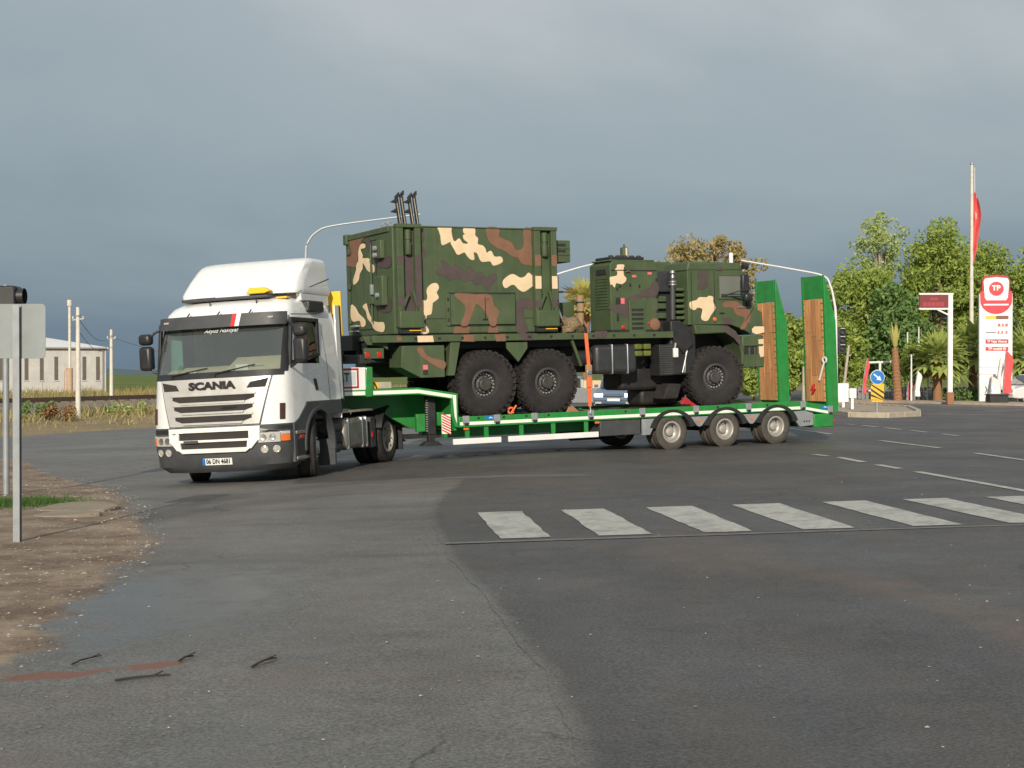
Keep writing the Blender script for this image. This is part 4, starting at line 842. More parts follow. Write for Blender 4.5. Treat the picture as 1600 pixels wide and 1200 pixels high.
CAMO = {
 'shelter': [
  ('tan', [(-6.54, 4.53), (-6.28, 4.53), (-6.27, 4.46), (-6.24, 4.31), (-6.19, 4.26), (-6.10, 4.32), (-6.03, 4.23), (-5.93, 4.22), (-5.92, 4.25), (-6.00, 4.31), (-6.01, 4.39), (-5.92, 4.41), (-6.00, 4.43), (-5.99, 4.53), (-5.77, 4.53), (-5.76, 4.39), (-5.70, 4.33), (-5.71, 4.22), (-5.60, 4.19), (-5.54, 4.12), (-5.52, 4.05), (-5.42, 4.09), (-5.35, 3.98), (-5.21, 3.98), (-5.17, 3.90), (-5.23, 3.85), (-5.38, 3.81), (-5.44, 3.89), (-5.61, 3.88), (-5.67, 3.93), (-5.72, 4.04), (-5.80, 4.06), (-5.79, 3.93), (-5.86, 3.92), (-5.94, 3.99), (-6.00, 4.06), (-6.14, 4.01), (-6.21, 4.11), (-6.28, 4.22), (-6.29, 4.26), (-6.46, 4.19), (-6.49, 4.29), (-6.50, 4.38), (-6.53, 4.47)]),
  ('tan', [(-4.97, 3.64), (-5.08, 3.59), (-5.17, 3.51), (-5.17, 3.42), (-5.11, 3.37), (-5.00, 3.43), (-4.92, 3.43), (-4.82, 3.34), (-4.71, 3.30), (-4.58, 3.37), (-4.47, 3.43), (-4.38, 3.37), (-4.26, 3.38), (-4.11, 3.38), (-4.00, 3.36), (-3.99, 3.58), (-4.15, 3.56), (-4.25, 3.62), (-4.30, 3.56), (-4.44, 3.66), (-4.51, 3.61), (-4.60, 3.67), (-4.69, 3.59), (-4.79, 3.57), (-4.89, 3.62)]),
  ('purple', [(-6.49, 3.91), (-6.39, 3.82), (-6.27, 3.76), (-6.19, 3.80), (-6.11, 3.75), (-6.03, 3.68), (-5.95, 3.69), (-5.90, 3.79), (-5.84, 3.70), (-5.74, 3.64), (-5.64, 3.65), (-5.58, 3.56), (-5.49, 3.58), (-5.44, 3.62), (-5.35, 3.63), (-5.33, 3.57), (-5.38, 3.49), (-5.46, 3.41), (-5.49, 3.32), (-5.57, 3.39), (-5.65, 3.46), (-5.75, 3.44), (-5.83, 3.52), (-5.92, 3.53), (-6.01, 3.50), (-6.12, 3.56), (-6.21, 3.56), (-6.32, 3.53), (-6.43, 3.60), (-6.52, 3.64), (-6.59, 3.65), (-6.57, 3.71), (-6.48, 3.73), (-6.46, 3.83)]),
  ('brown', [(-5.51, 4.53), (-5.24, 4.53), (-5.25, 4.38), (-5.09, 4.30), (-4.96, 4.24), (-4.87, 4.11), (-4.74, 4.13), (-4.68, 4.24), (-4.68, 4.53), (-4.52, 4.53), (-4.54, 4.31), (-4.50, 4.02), (-4.32, 3.99), (-4.00, 4.00), (-4.00, 3.81), (-4.29, 3.80), (-4.51, 3.83), (-4.74, 3.86), (-4.82, 3.98), (-4.95, 4.00), (-5.10, 4.10), (-5.31, 4.18), (-5.45, 4.29)]),
  ('tan', [(-6.71, 3.44), (-6.60, 3.45), (-6.56, 3.37), (-6.61, 3.28), (-6.57, 3.18), (-6.66, 3.11), (-6.70, 3.07), (-6.73, 2.88), (-6.82, 2.85), (-6.84, 2.79), (-6.89, 2.74), (-6.87, 2.67), (-6.80, 2.58), (-6.81, 2.51), (-6.98, 2.51), (-6.97, 2.76), (-6.93, 2.82), (-6.94, 2.99), (-6.92, 3.13), (-6.84, 3.12), (-6.80, 3.19), (-6.81, 3.34)]),
  ('purple', [(-6.94, 4.51), (-6.86, 4.49), (-6.89, 4.39), (-6.85, 4.29), (-6.92, 4.19), (-6.87, 4.10), (-6.83, 4.01), (-6.89, 3.94), (-6.95, 3.95)]),
  ('purple', [(-4.86, 3.12), (-4.70, 3.13), (-4.61, 3.17), (-4.53, 3.12), (-3.99, 3.12), (-3.98, 3.00), (-4.46, 3.00), (-4.57, 2.96), (-4.73, 2.98), (-4.75, 2.86), (-4.70, 2.67), (-4.66, 2.51), (-4.87, 2.50), (-4.88, 2.79)]),
  ('brown', [(-6.24, 2.64), (-5.92, 2.64), (-5.94, 2.51), (-6.27, 2.51)]),
  ('brown', [(-5.50, 2.63), (-5.31, 2.63), (-5.31, 2.51), (-5.52, 2.51)]),
 ],
 'hatch': [
  ('brown', [(-6.24, 3.25), (-5.78, 3.23), (-5.49, 3.22), (-5.42, 3.03), (-5.30, 2.90), (-5.36, 2.78), (-5.38, 2.65), (-5.49, 2.65), (-5.53, 2.79), (-5.62, 2.94), (-5.78, 3.07), (-5.85, 2.97), (-5.91, 2.83), (-5.99, 2.66), (-6.12, 2.66), (-6.04, 2.85), (-6.02, 3.02), (-6.12, 3.12)]),
 ],
 'beam': [
  ('brown', [(-6.06, 2.45), (-5.85, 2.45), (-5.84, 2.34), (-6.09, 2.35)]),
  ('brown', [(-5.39, 2.45), (-5.17, 2.45), (-5.16, 2.34), (-5.35, 2.34)]),
  ('purple', [(-4.80, 2.46), (-4.55, 2.46), (-4.56, 2.35), (-4.79, 2.35)]),
  ('tan', [(-7.04, 2.45), (-6.72, 2.45), (-6.70, 2.34), (-7.03, 2.34)]),
  ('brown', [(-7.46, 2.43), (-7.38, 2.44), (-7.36, 2.37), (-7.45, 2.37)]),
  ('purple', [(-3.11, 2.48), (-2.83, 2.49), (-2.84, 2.38), (-3.11, 2.37)]),
 ],
 'end': [
  ('tan', [(1.69, 4.32), (1.50, 4.29), (1.52, 4.23), (1.75, 4.22), (1.64, 4.09), (1.64, 4.03), (1.30, 4.00), (1.29, 3.91), (1.06, 3.85), (1.07, 3.72), (1.37, 3.76), (1.53, 3.87), (1.66, 3.94), (1.67, 3.83), (1.83, 3.74), (1.89, 3.62), (2.15, 3.54), (2.19, 3.64), (2.02, 3.82), (2.01, 3.93), (1.88, 4.00), (1.87, 4.22)]),
  ('tan', [(1.51, 3.13), (1.45, 3.04), (1.37, 2.93), (1.17, 2.78), (0.89, 2.74), (0.65, 2.73), (0.59, 2.64), (0.66, 2.56), (0.85, 2.56), (1.14, 2.62), (1.27, 2.74), (1.47, 2.84), (1.54, 2.98), (1.71, 3.08)]),
  ('tan', [(2.35, 3.13), (2.11, 3.08), (1.91, 2.94), (1.60, 2.81), (1.61, 2.70), (1.82, 2.69), (1.90, 2.81), (2.34, 2.82)]),
  ('purple', [(1.36, 4.41), (1.14, 4.23), (0.89, 4.02), (0.25, 3.95), (0.26, 3.78), (0.83, 3.82), (1.05, 3.97), (1.31, 4.18), (1.47, 4.34)]),
  ('purple', [(1.10, 3.19), (0.72, 3.10), (0.30, 3.18), (0.28, 2.95), (0.73, 2.95), (1.18, 3.10)]),
  ('brown', [(2.26, 4.51), (1.35, 4.48), (1.67, 4.40), (1.89, 4.16), (2.01, 3.91), (2.51, 3.97), (2.46, 4.14), (2.31, 4.19)]),
 ],
 'cab': [
  ('tan', [(-0.72, 3.08), (-0.56, 3.12), (-0.48, 3.18), (-0.29, 3.18), (-0.24, 3.21), (-0.13, 3.19), (-0.13, 3.08), (-0.07, 2.97), (-0.12, 2.89), (-0.20, 2.80), (-0.27, 2.70), (-0.37, 2.69), (-0.44, 2.74), (-0.42, 2.85), (-0.41, 2.94), (-0.53, 2.97), (-0.60, 2.92), (-0.69, 2.94), (-0.73, 2.99)]),
  ('purple', [(-0.39, 3.73), (-0.23, 3.73), (-0.27, 3.62), (-0.27, 3.46), (-0.34, 3.38), (-0.52, 3.37), (-0.45, 3.50), (-0.50, 3.62), (-0.47, 3.72)]),
  ('brown', [(0.15, 3.07), (0.47, 3.08), (0.66, 2.97), (0.81, 2.91), (0.84, 2.79), (0.82, 2.66), (0.76, 2.62), (0.67, 2.51), (0.58, 2.52), (0.65, 2.61), (0.70, 2.75), (0.47, 2.83), (0.39, 2.97), (0.17, 2.98)]),
  ('purple', [(0.09, 2.73), (0.29, 2.73), (0.39, 2.65), (0.41, 2.61), (0.19, 2.62)]),
 ],
 'gen': [
  ('tan', [(-2.50, 3.85), (-2.34, 3.85), (-2.36, 3.77), (-2.35, 3.63), (-2.30, 3.59), (-2.31, 3.52), (-2.41, 3.46), (-2.54, 3.48), (-2.58, 3.39), (-2.64, 3.46), (-2.67, 3.44), (-2.69, 3.56), (-2.67, 3.60), (-2.52, 3.63), (-2.51, 3.72), (-2.57, 3.74), (-2.51, 3.80)]),
  ('purple', [(-1.53, 3.48), (-1.53, 3.28), (-1.69, 3.19), (-1.91, 3.21), (-2.05, 3.10), (-2.19, 3.03), (-2.23, 2.85), (-2.33, 2.79), (-2.44, 2.85), (-2.69, 2.95), (-2.69, 3.00), (-2.40, 3.05), (-2.30, 3.11), (-2.19, 3.19), (-1.98, 3.23), (-1.87, 3.33), (-1.69, 3.38), (-1.66, 3.46)]),
 ],
 'locker': [
  ('brown', [(-7.03, 2.21), (-6.95, 2.22), (-6.87, 2.10), (-6.75, 2.02), (-6.48, 1.95), (-6.49, 1.83), (-6.59, 1.85), (-6.79, 1.96), (-6.97, 2.09)]),
 ],
}

# ------------------------------------------------------------------ the loaded rig: X back along the trailer, Y away from the camera, Z up
RIG_LOC, RIG_ROT = Vector((4.56, 29.93, 0.0)), Euler((0, R(-1.5), R(27.5)))
RIGM = Matrix.Translation(RIG_LOC) @ RIG_ROT.to_matrix().to_4x4()
def rig_thing(name, base, label, cat, group=None):
    o = empty(name, RIGM @ Vector(base), RIG_ROT); o['off'] = base; return tag(o, label, cat, group)
TL = rig_thing('low_loader_trailer', (-3.0, 1.25, 0.0), 'green three-axle low-loader semi-trailer with gooseneck and upright rear ramps', 'trailer')
def tb(name, mat, *b6, bevel=0.008, parent=None): return MB().box(*b6).build(name, mat, parent or TL, bevel)
# gooseneck
neck = MB()
prof = [(-9.35, 1.40), (-9.35, 1.475), (-7.10, 1.475), (-6.33, 1.347), (-6.28, 1.335), (-6.28, 0.68), (-6.36, 0.70), (-6.43, 1.02), (-6.42, 1.24), (-7.10, 1.345), (-8.10, 1.345)]
neck.prism(prof, 'y', 0.0, 0.07).prism(prof, 'y', 2.43, 2.50)
neck.build('gooseneck_side', 'trailer_green', TL, 0.006)
tb('gooseneck_deck', 'trailer_green', -9.32, -7.12, 0.072, 2.428, 1.38, 1.465)
MB().prism([(-7.12, 1.38), (-7.12, 1.462), (-6.33, 1.335), (-6.33, 1.25)], 'y', 0.072, 2.428).build('gooseneck_slope', 'trailer_green', TL)
tb('gooseneck_wall', 'trailer_green', -6.34, -6.29, 0.072, 2.428, 0.62, 1.27)
MB().prism([(-9.30, 1.16), (-9.30, 1.38), (-6.35, 1.38), (-6.35, 0.62), (-6.9, 0.66), (-7.6, 1.05)], 'y', 0.92, 1.06).prism([(-9.30, 1.16), (-9.30, 1.38), (-6.35, 1.38), (-6.35, 0.62), (-6.9, 0.66), (-7.6, 1.05)], 'y', 1.44, 1.58).build('gooseneck_beam', 'trailer_green', TL, 0.01)
# reflective line round the neck
st = MB()
def ribbon(mb, pts, w, y=-0.003):
    for (a, b_), (c, d) in zip(pts, pts[1:]):
        v_ = Vector((c - a, d - b_)).normalized(); n_ = Vector((-v_.y, v_.x)) * w / 2
        mb.add([(a + n_.x, y, b_ + n_.y), (c + n_.x, y, d + n_.y), (c - n_.x, y, d - n_.y), (a - n_.x, y, b_ - n_.y)], [(0, 1, 2, 3)])
ribbon(st, [(-9.3, 1.405), (-8.18, 1.405)], 0.07); ribbon(st, [(-8.02, 1.405), (-7.10, 1.405)], 0.07); ribbon(st, [(-7.10, 1.405), (-6.40, 1.285)], 0.065)
st.add([(-6.395, -0.003, 1.315), (-6.32, -0.003, 1.305), (-6.315, -0.003, 0.76), (-6.36, -0.003, 0.90)], [(0, 1, 2, 3)])
st.build('reflective_line', 'reflective_white', TL)
# headboard side sign
hb = tb('headboard_sign', 'white_plain', -9.30, -8.165, 0.0, 0.03, 1.455, 1.885, bevel=0.004)
fr_ = MB(); fr_.box(-9.29, -8.30, -0.004, 0.0, 1.835, 1.872).box(-9.29, -8.30, -0.004, 0.0, 1.50, 1.537).box(-8.337, -8.30, -0.0035, 0.0, 1.538, 1.834); fr_.build('red_border', 'dark_red', hb)
tb('sign_field', 'panel_grey', -9.28, -8.36, -0.003, 0.0, 1.56, 1.812, bevel=0, parent=hb)
text_part('sign_lettering', 'NAKLİYAT', 0.22, 'text_green', TL, (-8.88, -0.006, 1.70), (R(90), 0, 0), width=0.78, bold=0.006, depth=0.002)
tb('headboard_post', 'trailer_green', -8.165, -8.02, -0.012, 0.06, 1.33, 1.89, bevel=0.02)
tb('headboard', 'trailer_green', -9.36, -9.30, 0.0, 2.5, 1.38, 1.90)
for s0, s1, mt_ in ((-7.98, -7.86, 'reflective_yellow'), (-7.86, -7.60, 'beige_plate')): tb('neck_box', mt_, s0, s1, 0.12, 0.5, 1.478, 1.60, bevel=0.004)
MB().prism([(-7.965, 1.595), (-7.93, 1.595), (-7.88, 1.485), (-7.915, 1.485)], 'y', 0.114, 0.12).build('hazard_stripe', 'text_black', TL)
# landing legs, warning plates
for y_ in (0.28, 2.06):
    MB().box(-6.80, -6.62, y_, y_ + 0.16, 0.55, 1.36).build('landing_leg', 'chassis_black', TL, 0.02)
    MB().box(-6.775, -6.645, y_ + 0.02, y_ + 0.14, 0.38, 0.60).build('leg_inner', 'chassis_black', TL, 0.01)
    MB().prism([(-6.93, 0.34), (-6.50, 0.34), (-6.60, 0.42), (-6.82, 0.42)], 'y', y_ - 0.03, y_ + 0.19).build('leg_foot', 'chassis_black', TL, 0.01)
tb('leg_bracket', 'trailer_green', -7.02, -6.84, 0.30, 0.40, 0.62, 0.96); tb('leg_bracket', 'trailer_green', -6.58, -6.44, 0.30, 0.38, 0.72, 0.98)
for k in range(14): tb('leg_rack_tooth', 'bolt_metal', -6.835, -6.805, 0.27, 0.30, 0.62 + k * 0.045, 0.64 + k * 0.045, bevel=0)
wp_ = tb('warning_plate', 'reflective_white', -6.61, -6.42, 0.05, 0.065, 0.57, 0.94, bevel=0.003)
for k in range(7):
    z0 = 0.575 + 0.052 * k; hs = MB().prism([(-6.605, z0 + 0.06), (-6.425, z0 - 0.03 + 0.0), (-6.425, z0 - 0.004), (-6.605, z0 + 0.086)], 'y', 0.045, 0.05)
    hs.build('hazard_stripe', 'reflective_red', wp_)
# deck, side rails
tb('deck', 'wood_deck', -6.27, 2.30, 0.09, 2.41, 0.76, 0.825, bevel=0)
MB().prism([(2.30, 0.76), (2.30, 0.824), (2.93, 0.66), (2.93, 0.60)], 'y', 0.09, 2.41).build('beaver_tail', 'trailer_green', TL)
for nm_, ya, yb in (('side_rail', 0.0, 0.085), ('side_rail', 2.415, 2.50)):
    rl = MB(); rl.prism([(-6.27, 0.68), (-6.27, 0.885), (2.06, 0.895), (2.95, 0.735), (2.95, 0.55), (2.06, 0.70)], 'y', ya, yb); rail = rl.build(nm_, 'trailer_green', TL, 0.008)
st = MB(); ribbon(st, [(-6.25, 0.752), (2.0, 0.752)], 0.062); ribbon(st, [(2.06, 0.752), (2.80, 0.622)], 0.058); st.build('reflective_line', 'reflective_white', TL)
for x_ in (-6.12, -5.45, -4.62, -3.33, -2.10, -0.76, 0.60, 2.08, 2.84):
    dz = -0.14 * max(0, (x_ - 2.06) / 0.8)
    tb('lashing_plate', 'galvanised', x_ - 0.07, x_ + 0.07, -0.012, 0.0, 0.735 + dz, 0.90 + dz, bevel=0.004)
    tb('lashing_hook', 'chassis_black', x_ - 0.045, x_ + 0.045, -0.03, -0.012, 0.72 + dz, 0.765 + dz, bevel=0.006)
for x_ in (-5.85, -5.30, -4.80, -4.3, -2.5, -0.2, 1.1): MB().lathe([(0.028, 0), (0.0, 0)], (x_, -0.003, 0.845), n=12, caps=False).build('rail_hole', 'chassis_black', TL)
for x_, z_ in ((-5.86, 0.845), (2.42, 0.745)):
    tb('blue_sticker', 'sign_blue', x_ + 0.16, x_ + 0.38, -0.004, 0.0, z_ - 0.035, z_ + 0.03, bevel=0); MB().prism([(x_ + 0.22, z_ - 0.015), (x_ + 0.27, z_ + 0.02), (x_ + 0.33, z_ - 0.02), (x_ + 0.27, z_ - 0.005)], 'y', -0.006, -0.004).build('sticker_emblem', 'white_plain', TL)
# under the deck
for ya in (0.62, 1.72): tb('main_beam', 'trailer_green', -6.3, 2.1, ya, ya + 0.16, 0.46, 0.76)
for k in range(12): tb('cross_member', 'trailer_green', -6.0 + k * 0.7, -5.92 + k * 0.7, 0.09, 2.41, 0.66, 0.757, bevel=0)
for x_ in (-6.08, -5.67, -4.90, -4.18, -3.42): tb('guard_post', 'trailer_green', x_ - 0.045, x_ + 0.045, 0.03, 0.06, 0.44, 0.68, bevel=0.003)
for x0, x1 in ((-6.40, -5.37), (-5.21, -3.16)): tb('side_guard', 'white_plain', x0, x1, -0.012, 0.03, 0.355, 0.465, bevel=0.006)
for x0, x1 in ((-6.40, -5.37), (-5.21, -3.16)): tb('side_guard', 'white_plain', x0, x1, 2.47, 2.51, 0.355, 0.465, bevel=0.006)
for x_ in (-6.12, -3.18): tb('marker_light', 'orange_lens', x_ - 0.05, x_ + 0.05, -0.01, 0.03, 0.625, 0.67, bevel=0.008)
tb('tool_box', 'dark_grey_plastic', -3.10, -2.13, 0.03, 0.60, 0.36, 0.675, bevel=0.015); tb('tool_box', 'dark_grey_plastic', -3.10, -2.13, 1.9, 2.47, 0.36, 0.675, bevel=0.015)
MB().tube([(-3.1, 1.25, 0.35), (-2.2, 1.25, 0.35)], 0.13, 18).build('air_tank', 'chassis_black', TL)
# mudguards between and round the wheels
for ya, yb, ym0, ym1 in ((0.0, 0.06, 0.02, 0.62), (2.44, 2.50, 1.88, 2.48)):
    mg = MB(); mg.prism([(-2.10, 0.67), (-1.70, 0.67), (-1.86, 0.44), (-1.92, 0.34), (-2.10, 0.34)], 'y', ya, yb); mg.build('mudguard_plate', 'galvanised', TL, 0.004)
    for c_ in (-0.6775, 0.6775):
        MB().prism([(c_ - 0.23, 0.67), (c_ + 0.23, 0.67), (c_ + 0.06, 0.475), (c_, 0.455), (c_ - 0.06, 0.475)], 'y', ya, yb).build('mudguard_plate', 'galvanised', TL, 0.004)
        MB().prism([(c_ - 0.07, 0.585), (c_, 0.62), (c_ + 0.07, 0.585), (c_, 0.55)], 'y', ya - 0.008, ya + 0.002).build('side_reflector', 'orange_lens', TL)
    MB().prism([(1.72, 0.67), (2.12, 0.69), (2.36, 0.62), (2.36, 0.36), (1.98, 0.34)], 'y', ya, yb).build('mudguard_plate', 'galvanised', TL, 0.004)
    for cx in (-1.355, 0, 1.355):
        ang = [R(14 + 152 * k / 16) for k in range(17)]; rg = [(cx + 0.585 * math.cos(a), 0.37 + 0.475 * math.sin(a)) for a in ang]
        rg2 = [(cx + 0.45 * math.cos(a), 0.36 + 0.425 * math.sin(a)) for a in reversed(ang)]
        MB().prism(rg + rg2, 'y', ym0 - 0.035 * (ya == 0), ym1 + 0.035 * (ya > 1)).build('mudguard', 'chassis_black', TL, 0.003)
for k, x_ in enumerate((2.10, 2.17, 2.24)): MB().lathe([(0.022, 0), (0.0, 0.0)], (x_, -0.004, 0.45), n=12, caps=False).build('plate_hole', 'chassis_black', TL)
# tail
tb('rear_beam', 'trailer_green', 2.38, 2.92, 0.0, 2.50, 0.30, 0.60, bevel=0.02)
tb('rear_light', 'red_lens', 2.92, 2.96, 0.08, 0.5, 0.36, 0.50, bevel=0.01); tb('rear_light', 'red_lens', 2.92, 2.96, 2.0, 2.42, 0.36, 0.50, bevel=0.01)
tb('side_lamp', 'red_lens', 2.90, 2.96, -0.03, 0.0, 0.40, 0.45, bevel=0.01)
for cx in (-1.355, 0, 1.355):
    MB().tube([(cx, 0.35, 0.375), (cx, 2.15, 0.375)], 0.07, 12).build('axle', 'chassis_black', TL)
    for s_, y_ in ((-1, 0.125), (1, 2.375)): wheel(TL, (cx, y_, 0.372), 0.382, 0.215, 0.205, out=s_, kind='trailer', dual=True, tyre_mat='trailer_rubber')
tb('spare_tray', 'chassis_black', -3.4, -2.5, 0.9, 1.6, 0.30, 0.42)
# rear ramps, standing up
def ramp(y0, y1):
    rp = empty('ramp', Vector((2.78, 0, 0.62)) - Vector(TL['off']), (0, R(-1.2), 0), TL)
    sidep = [(0.0, 0.0), (0.0, 3.04), (0.02, 3.05), (0.30, 2.03), (0.30, 0.0)]
    for ya in (y0, y1 - 0.07): MB().prism(sidep, 'y', ya, ya + 0.07).build('side_plate', 'trailer_green', rp, 0.005)
    MB().prism([(0.0, 2.53), (0.0, 3.035), (0.03, 3.035), (0.045, 2.53)], 'y', y0 + 0.071, y1 - 0.071).build('top_plate', 'trailer_green', rp, 0.003)
    MB().box(0.06, 0.09, y0 + 0.071, y1 - 0.071, 0.0, 2.5).build('back_plate', 'trailer_green', rp)
    yw = (y1 - y0 - 0.152) / 3
    for c_ in range(3):
        z_ = 0.24
        while z_ < 2.5:
            h_ = min(rnd.choice((0.55, 0.8, 1.0)) + rnd.uniform(-0.1, 0.1), 2.52 - z_)
            if 2.52 - z_ - h_ < 0.3: h_ = 2.52 - z_
            d_ = rnd.uniform(-0.008, 0.006); ya = y0 + 0.076 + c_ * yw
            MB().box(-0.012 + d_, 0.055, ya + 0.003, ya + yw - 0.003, z_ + 0.002, z_ + h_ - 0.002).build('plank', 'wood_ramp', rp, 0.004); z_ += h_
    for kk in range(15):
        for ya in (y0 + 0.072, y1 - 0.10): MB().box(-0.018, 0.0, ya - 0.02, ya + 0.045, 0.32 + kk * 0.15, 0.335 + kk * 0.15).build('grip_bar', 'trailer_green', rp)
    return rp
r1 = ramp(0.0, 0.78); r2 = ramp(1.70, 2.48)
hn = MB(); hn.tube([(-0.05, 0.20, 0.72), (-0.08, 0.05, 0.98), (-0.08, -0.02, 1.12)], 0.022, 8); hn.lathe([(0.075, -0.012), (0.075, 0.012), (0.045, 0.012), (0.045, -0.012), (0.075, -0.012)], (-0.08, -0.03, 1.17), 'x', 18, False)
hn.build('ramp_handle', 'white_plain', r1)
rs_ = MB(); rs_.tube([(-0.02, 0.52, 0.50), (-0.03, 0.42, 0.62), (-0.03, 0.47, 0.40), (-0.03, 0.38, 0.52)], 0.03, 6); rs_.build('red_strap_end', 'reflective_red', r1)

# ------------------------------------------------------------------ army truck carried backwards on the deck (its cab at +X)
AT = rig_thing('army_truck', (-2.8, 1.35, 0.825), 'six-wheeled camouflaged army truck chained on the green trailer, cab facing its rear', 'truck')
def ab(name, mat, *b6, bevel=0.01, parent=None): return MB().box(*b6).build(name, mat, parent or AT, bevel)
YN, YF = 0.15, 2.55
def decals(key, y, parent, name='camouflage_patch', axis='y', th=0.002, sub=3, flip=1):
    for mt_, pts in CAMO[key]:
        sp = smooth_poly([Vector(p) for p in pts], sub) if len(pts) > 5 else [Vector(p) for p in pts]
        q = MB(); n_ = len(sp); wd = 0.010 if mt_ == 'tan' else 0.030
        area = sum(sp[i].x * sp[(i + 1) % n_].y - sp[(i + 1) % n_].x * sp[i].y for i in range(n_)); sg = 1 if area > 0 else -1
        nrm = []
        for i in range(n_):
            d_ = (sp[(i + 1) % n_] - sp[i - 1]); d_ = d_.normalized() if d_.length > 1e-6 else Vector((1, 0)); nrm.append(Vector((d_.y, -d_.x)) * sg)
        to3 = lambda p, e_: (p.x, y + e_, p.y) if axis == 'y' else (y + e_, p.x, p.y)
        q.add([to3(sp[i] + nrm[i] * wd, 0.0009) for i in range(n_)] + [to3(p, 0.0) for p in sp], [tuple(range(n_, 2 * n_))] + [(i, (i + 1) % n_, n_ + (i + 1) % n_, n_ + i) for i in range(n_)])
        o_ = q.build(name, 'camo_%s_soft' % mt_, parent, recalc=False); at_ = o_.data.attributes.new('edge', 'FLOAT', 'POINT')
        for i in range(2 * n_): at_.data[i].value = 0.0 if i < n_ else 1.0
# frame
for ya in (0.92, 1.68): ab('frame_rail', 'chassis_black', -7.95, 0.9, ya, ya + 0.10, 1.95, 2.28)
for x_ in (-7.7, -6.4, -4.9, -3.0, -1.4, 0.2): ab('frame_cross', 'chassis_black', x_, x_ + 0.12, 1.02, 1.68, 2.0, 2.22)
# subframe side beam with its row of holes
for ya, yb in ((0.13, 0.22), (2.48, 2.57)): ab('side_beam', 'army_green', -7.95, -1.20, ya, yb, 2.335, 2.47)
ab('platform', 'army_green', -7.95, -1.20, 0.22, 2.48, 2.38, 2.455, bevel=0)
for k in range(12): MB().box(-7.1 + k * 0.49, -7.04 + k * 0.49, 0.126, 0.13, 2.375, 2.425).build('beam_hole', 'chassis_black', AT)
decals('beam', 0.127, AT)
# wheels and axles
for x_, wz in ((-5.58, 1.487), (-4.185, 1.487), (-0.08, 1.475)):
    MB().tube([(x_, 0.5, wz), (x_, 2.2, wz)], 0.11, 14).build('axle', 'chassis_black', AT)
    MB().lathe([(0.0, -0.22), (0.20, -0.18), (0.26, 0), (0.20, 0.18), (0.0, 0.22)], (x_, 1.35, wz), n=20, caps=False).build('differential', 'chassis_black', AT)
    stv = R(-7) if x_ > -1 else 0
    for s_, y_ in ((-1, 0.355), (1, 2.345)): wheel(AT, (x_, y_, wz), 0.672, 0.29, 0.41, out=s_, steer=stv, kind='army', tyre_mat='army_rubber')
ab('suspension_bar', 'chassis_black', -5.9, -3.9, 0.95, 1.02, 1.45, 1.72); ab('suspension_bar', 'chassis_black', -5.9, -3.9, 1.68, 1.75, 1.45, 1.72)
ab('gearbox', 'chassis_black', -2.12, -0.3, 0.75, 1.55, 1.25, 2.1, bevel=0.08); ab('sump', 'chassis_black', -1.55, -0.6, 0.9, 1.5, 0.92, 1.30, bevel=0.08)
ab('subframe', 'chassis_black', -7.9, -1.22, 0.55, 2.15, 2.20, 2.379, bevel=0); ab('underbody', 'chassis_black', -3.55, -0.95, 0.8, 2.2, 1.66, 2.25, bevel=0.03); ab('engine_block', 'chassis_black', -1.25, 0.7, 0.78, 1.92, 1.75, 2.60, bevel=0.03)
# rear locker and mudflaps
for s_ in (0, 1):
    ya, yb = (0.15, 0.75) if s_ == 0 else (1.95, 2.55)
    lk = MB().prism([(-7.35, 2.27), (-6.47, 2.27), (-6.47, 1.655), (-6.98, 1.655), (-7.38, 1.86)], 'y', ya, yb).build('rear_locker', 'army_green', AT, 0.012)
    ym = (0.15, 0.62) if s_ == 0 else (2.08, 2.55)
    MB().prism([(-6.33, 2.32), (-6.13, 2.32), (-6.26, 1.68), (-6.41, 1.68)], 'y', *ym).build('mudflap_bracket', 'army_green', AT, 0.008)
    MB().prism([(-5.12, 2.30), (-4.66, 2.30), (-4.66, 2.18), (-4.87, 1.91), (-5.12, 2.18)], 'y', ym[0], ym[0] + 0.05).build('centre_gusset', 'army_green', AT, 0.006)
    MB().bar((-3.62, ym[0] + 0.05, 2.32), (-3.42, ym[0] + 0.05, 1.80), 0.05, 0.05).build('mudguard_stay', 'army_green', AT)
decals('locker', 0.147, AT)
for z_, mt_ in ((1.86, 'pink_label'), (1.76, 'chassis_black')): ab('locker_label', mt_, -6.93, -6.83, 0.144, 0.149, z_ - 0.05, z_ + 0.04, bevel=0)
# tail end (towards the tractor)
tl_ = ab('tail_light_box', 'army_green', -8.05, -7.66, 0.30, 0.40, 2.04, 2.24); ab('tail_light_box', 'army_green', -8.05, -7.66, 2.30, 2.40, 2.04, 2.24)
for x_ in (-8.0, -7.76): ab('tail_light', 'red_lens', x_ - 0.045, x_ + 0.045, 0.285, 0.30, 2.07, 2.16, bevel=0.008)
MB().prism([(-8.10, 2.46), (-7.6, 2.46), (-7.58, 2.20), (-7.72, 2.28), (-8.0, 2.30)], 'y', 0.28, 0.34).build('tail_bracket', 'army_green', AT, 0.008)
ab('rear_bumper_beam', 'chassis_black', -8.12, -7.98, 0.35, 2.35, 1.95, 2.12); ab('tow_hitch', 'chassis_black', -8.3, -7.98, 1.25, 1.45, 2.0, 2.14)
for z_ in (2.56, 2.47, 2.36): MB().tube([(-8.14, 1.9, z_), (-8.14, 2.3, z_ + 0.02)], 0.035, 8).build('rear_coupling', 'galvanised', AT)
ab('rear_valve_block', 'chassis_black', -8.06, -7.55, 0.9, 1.8, 2.2, 2.5)
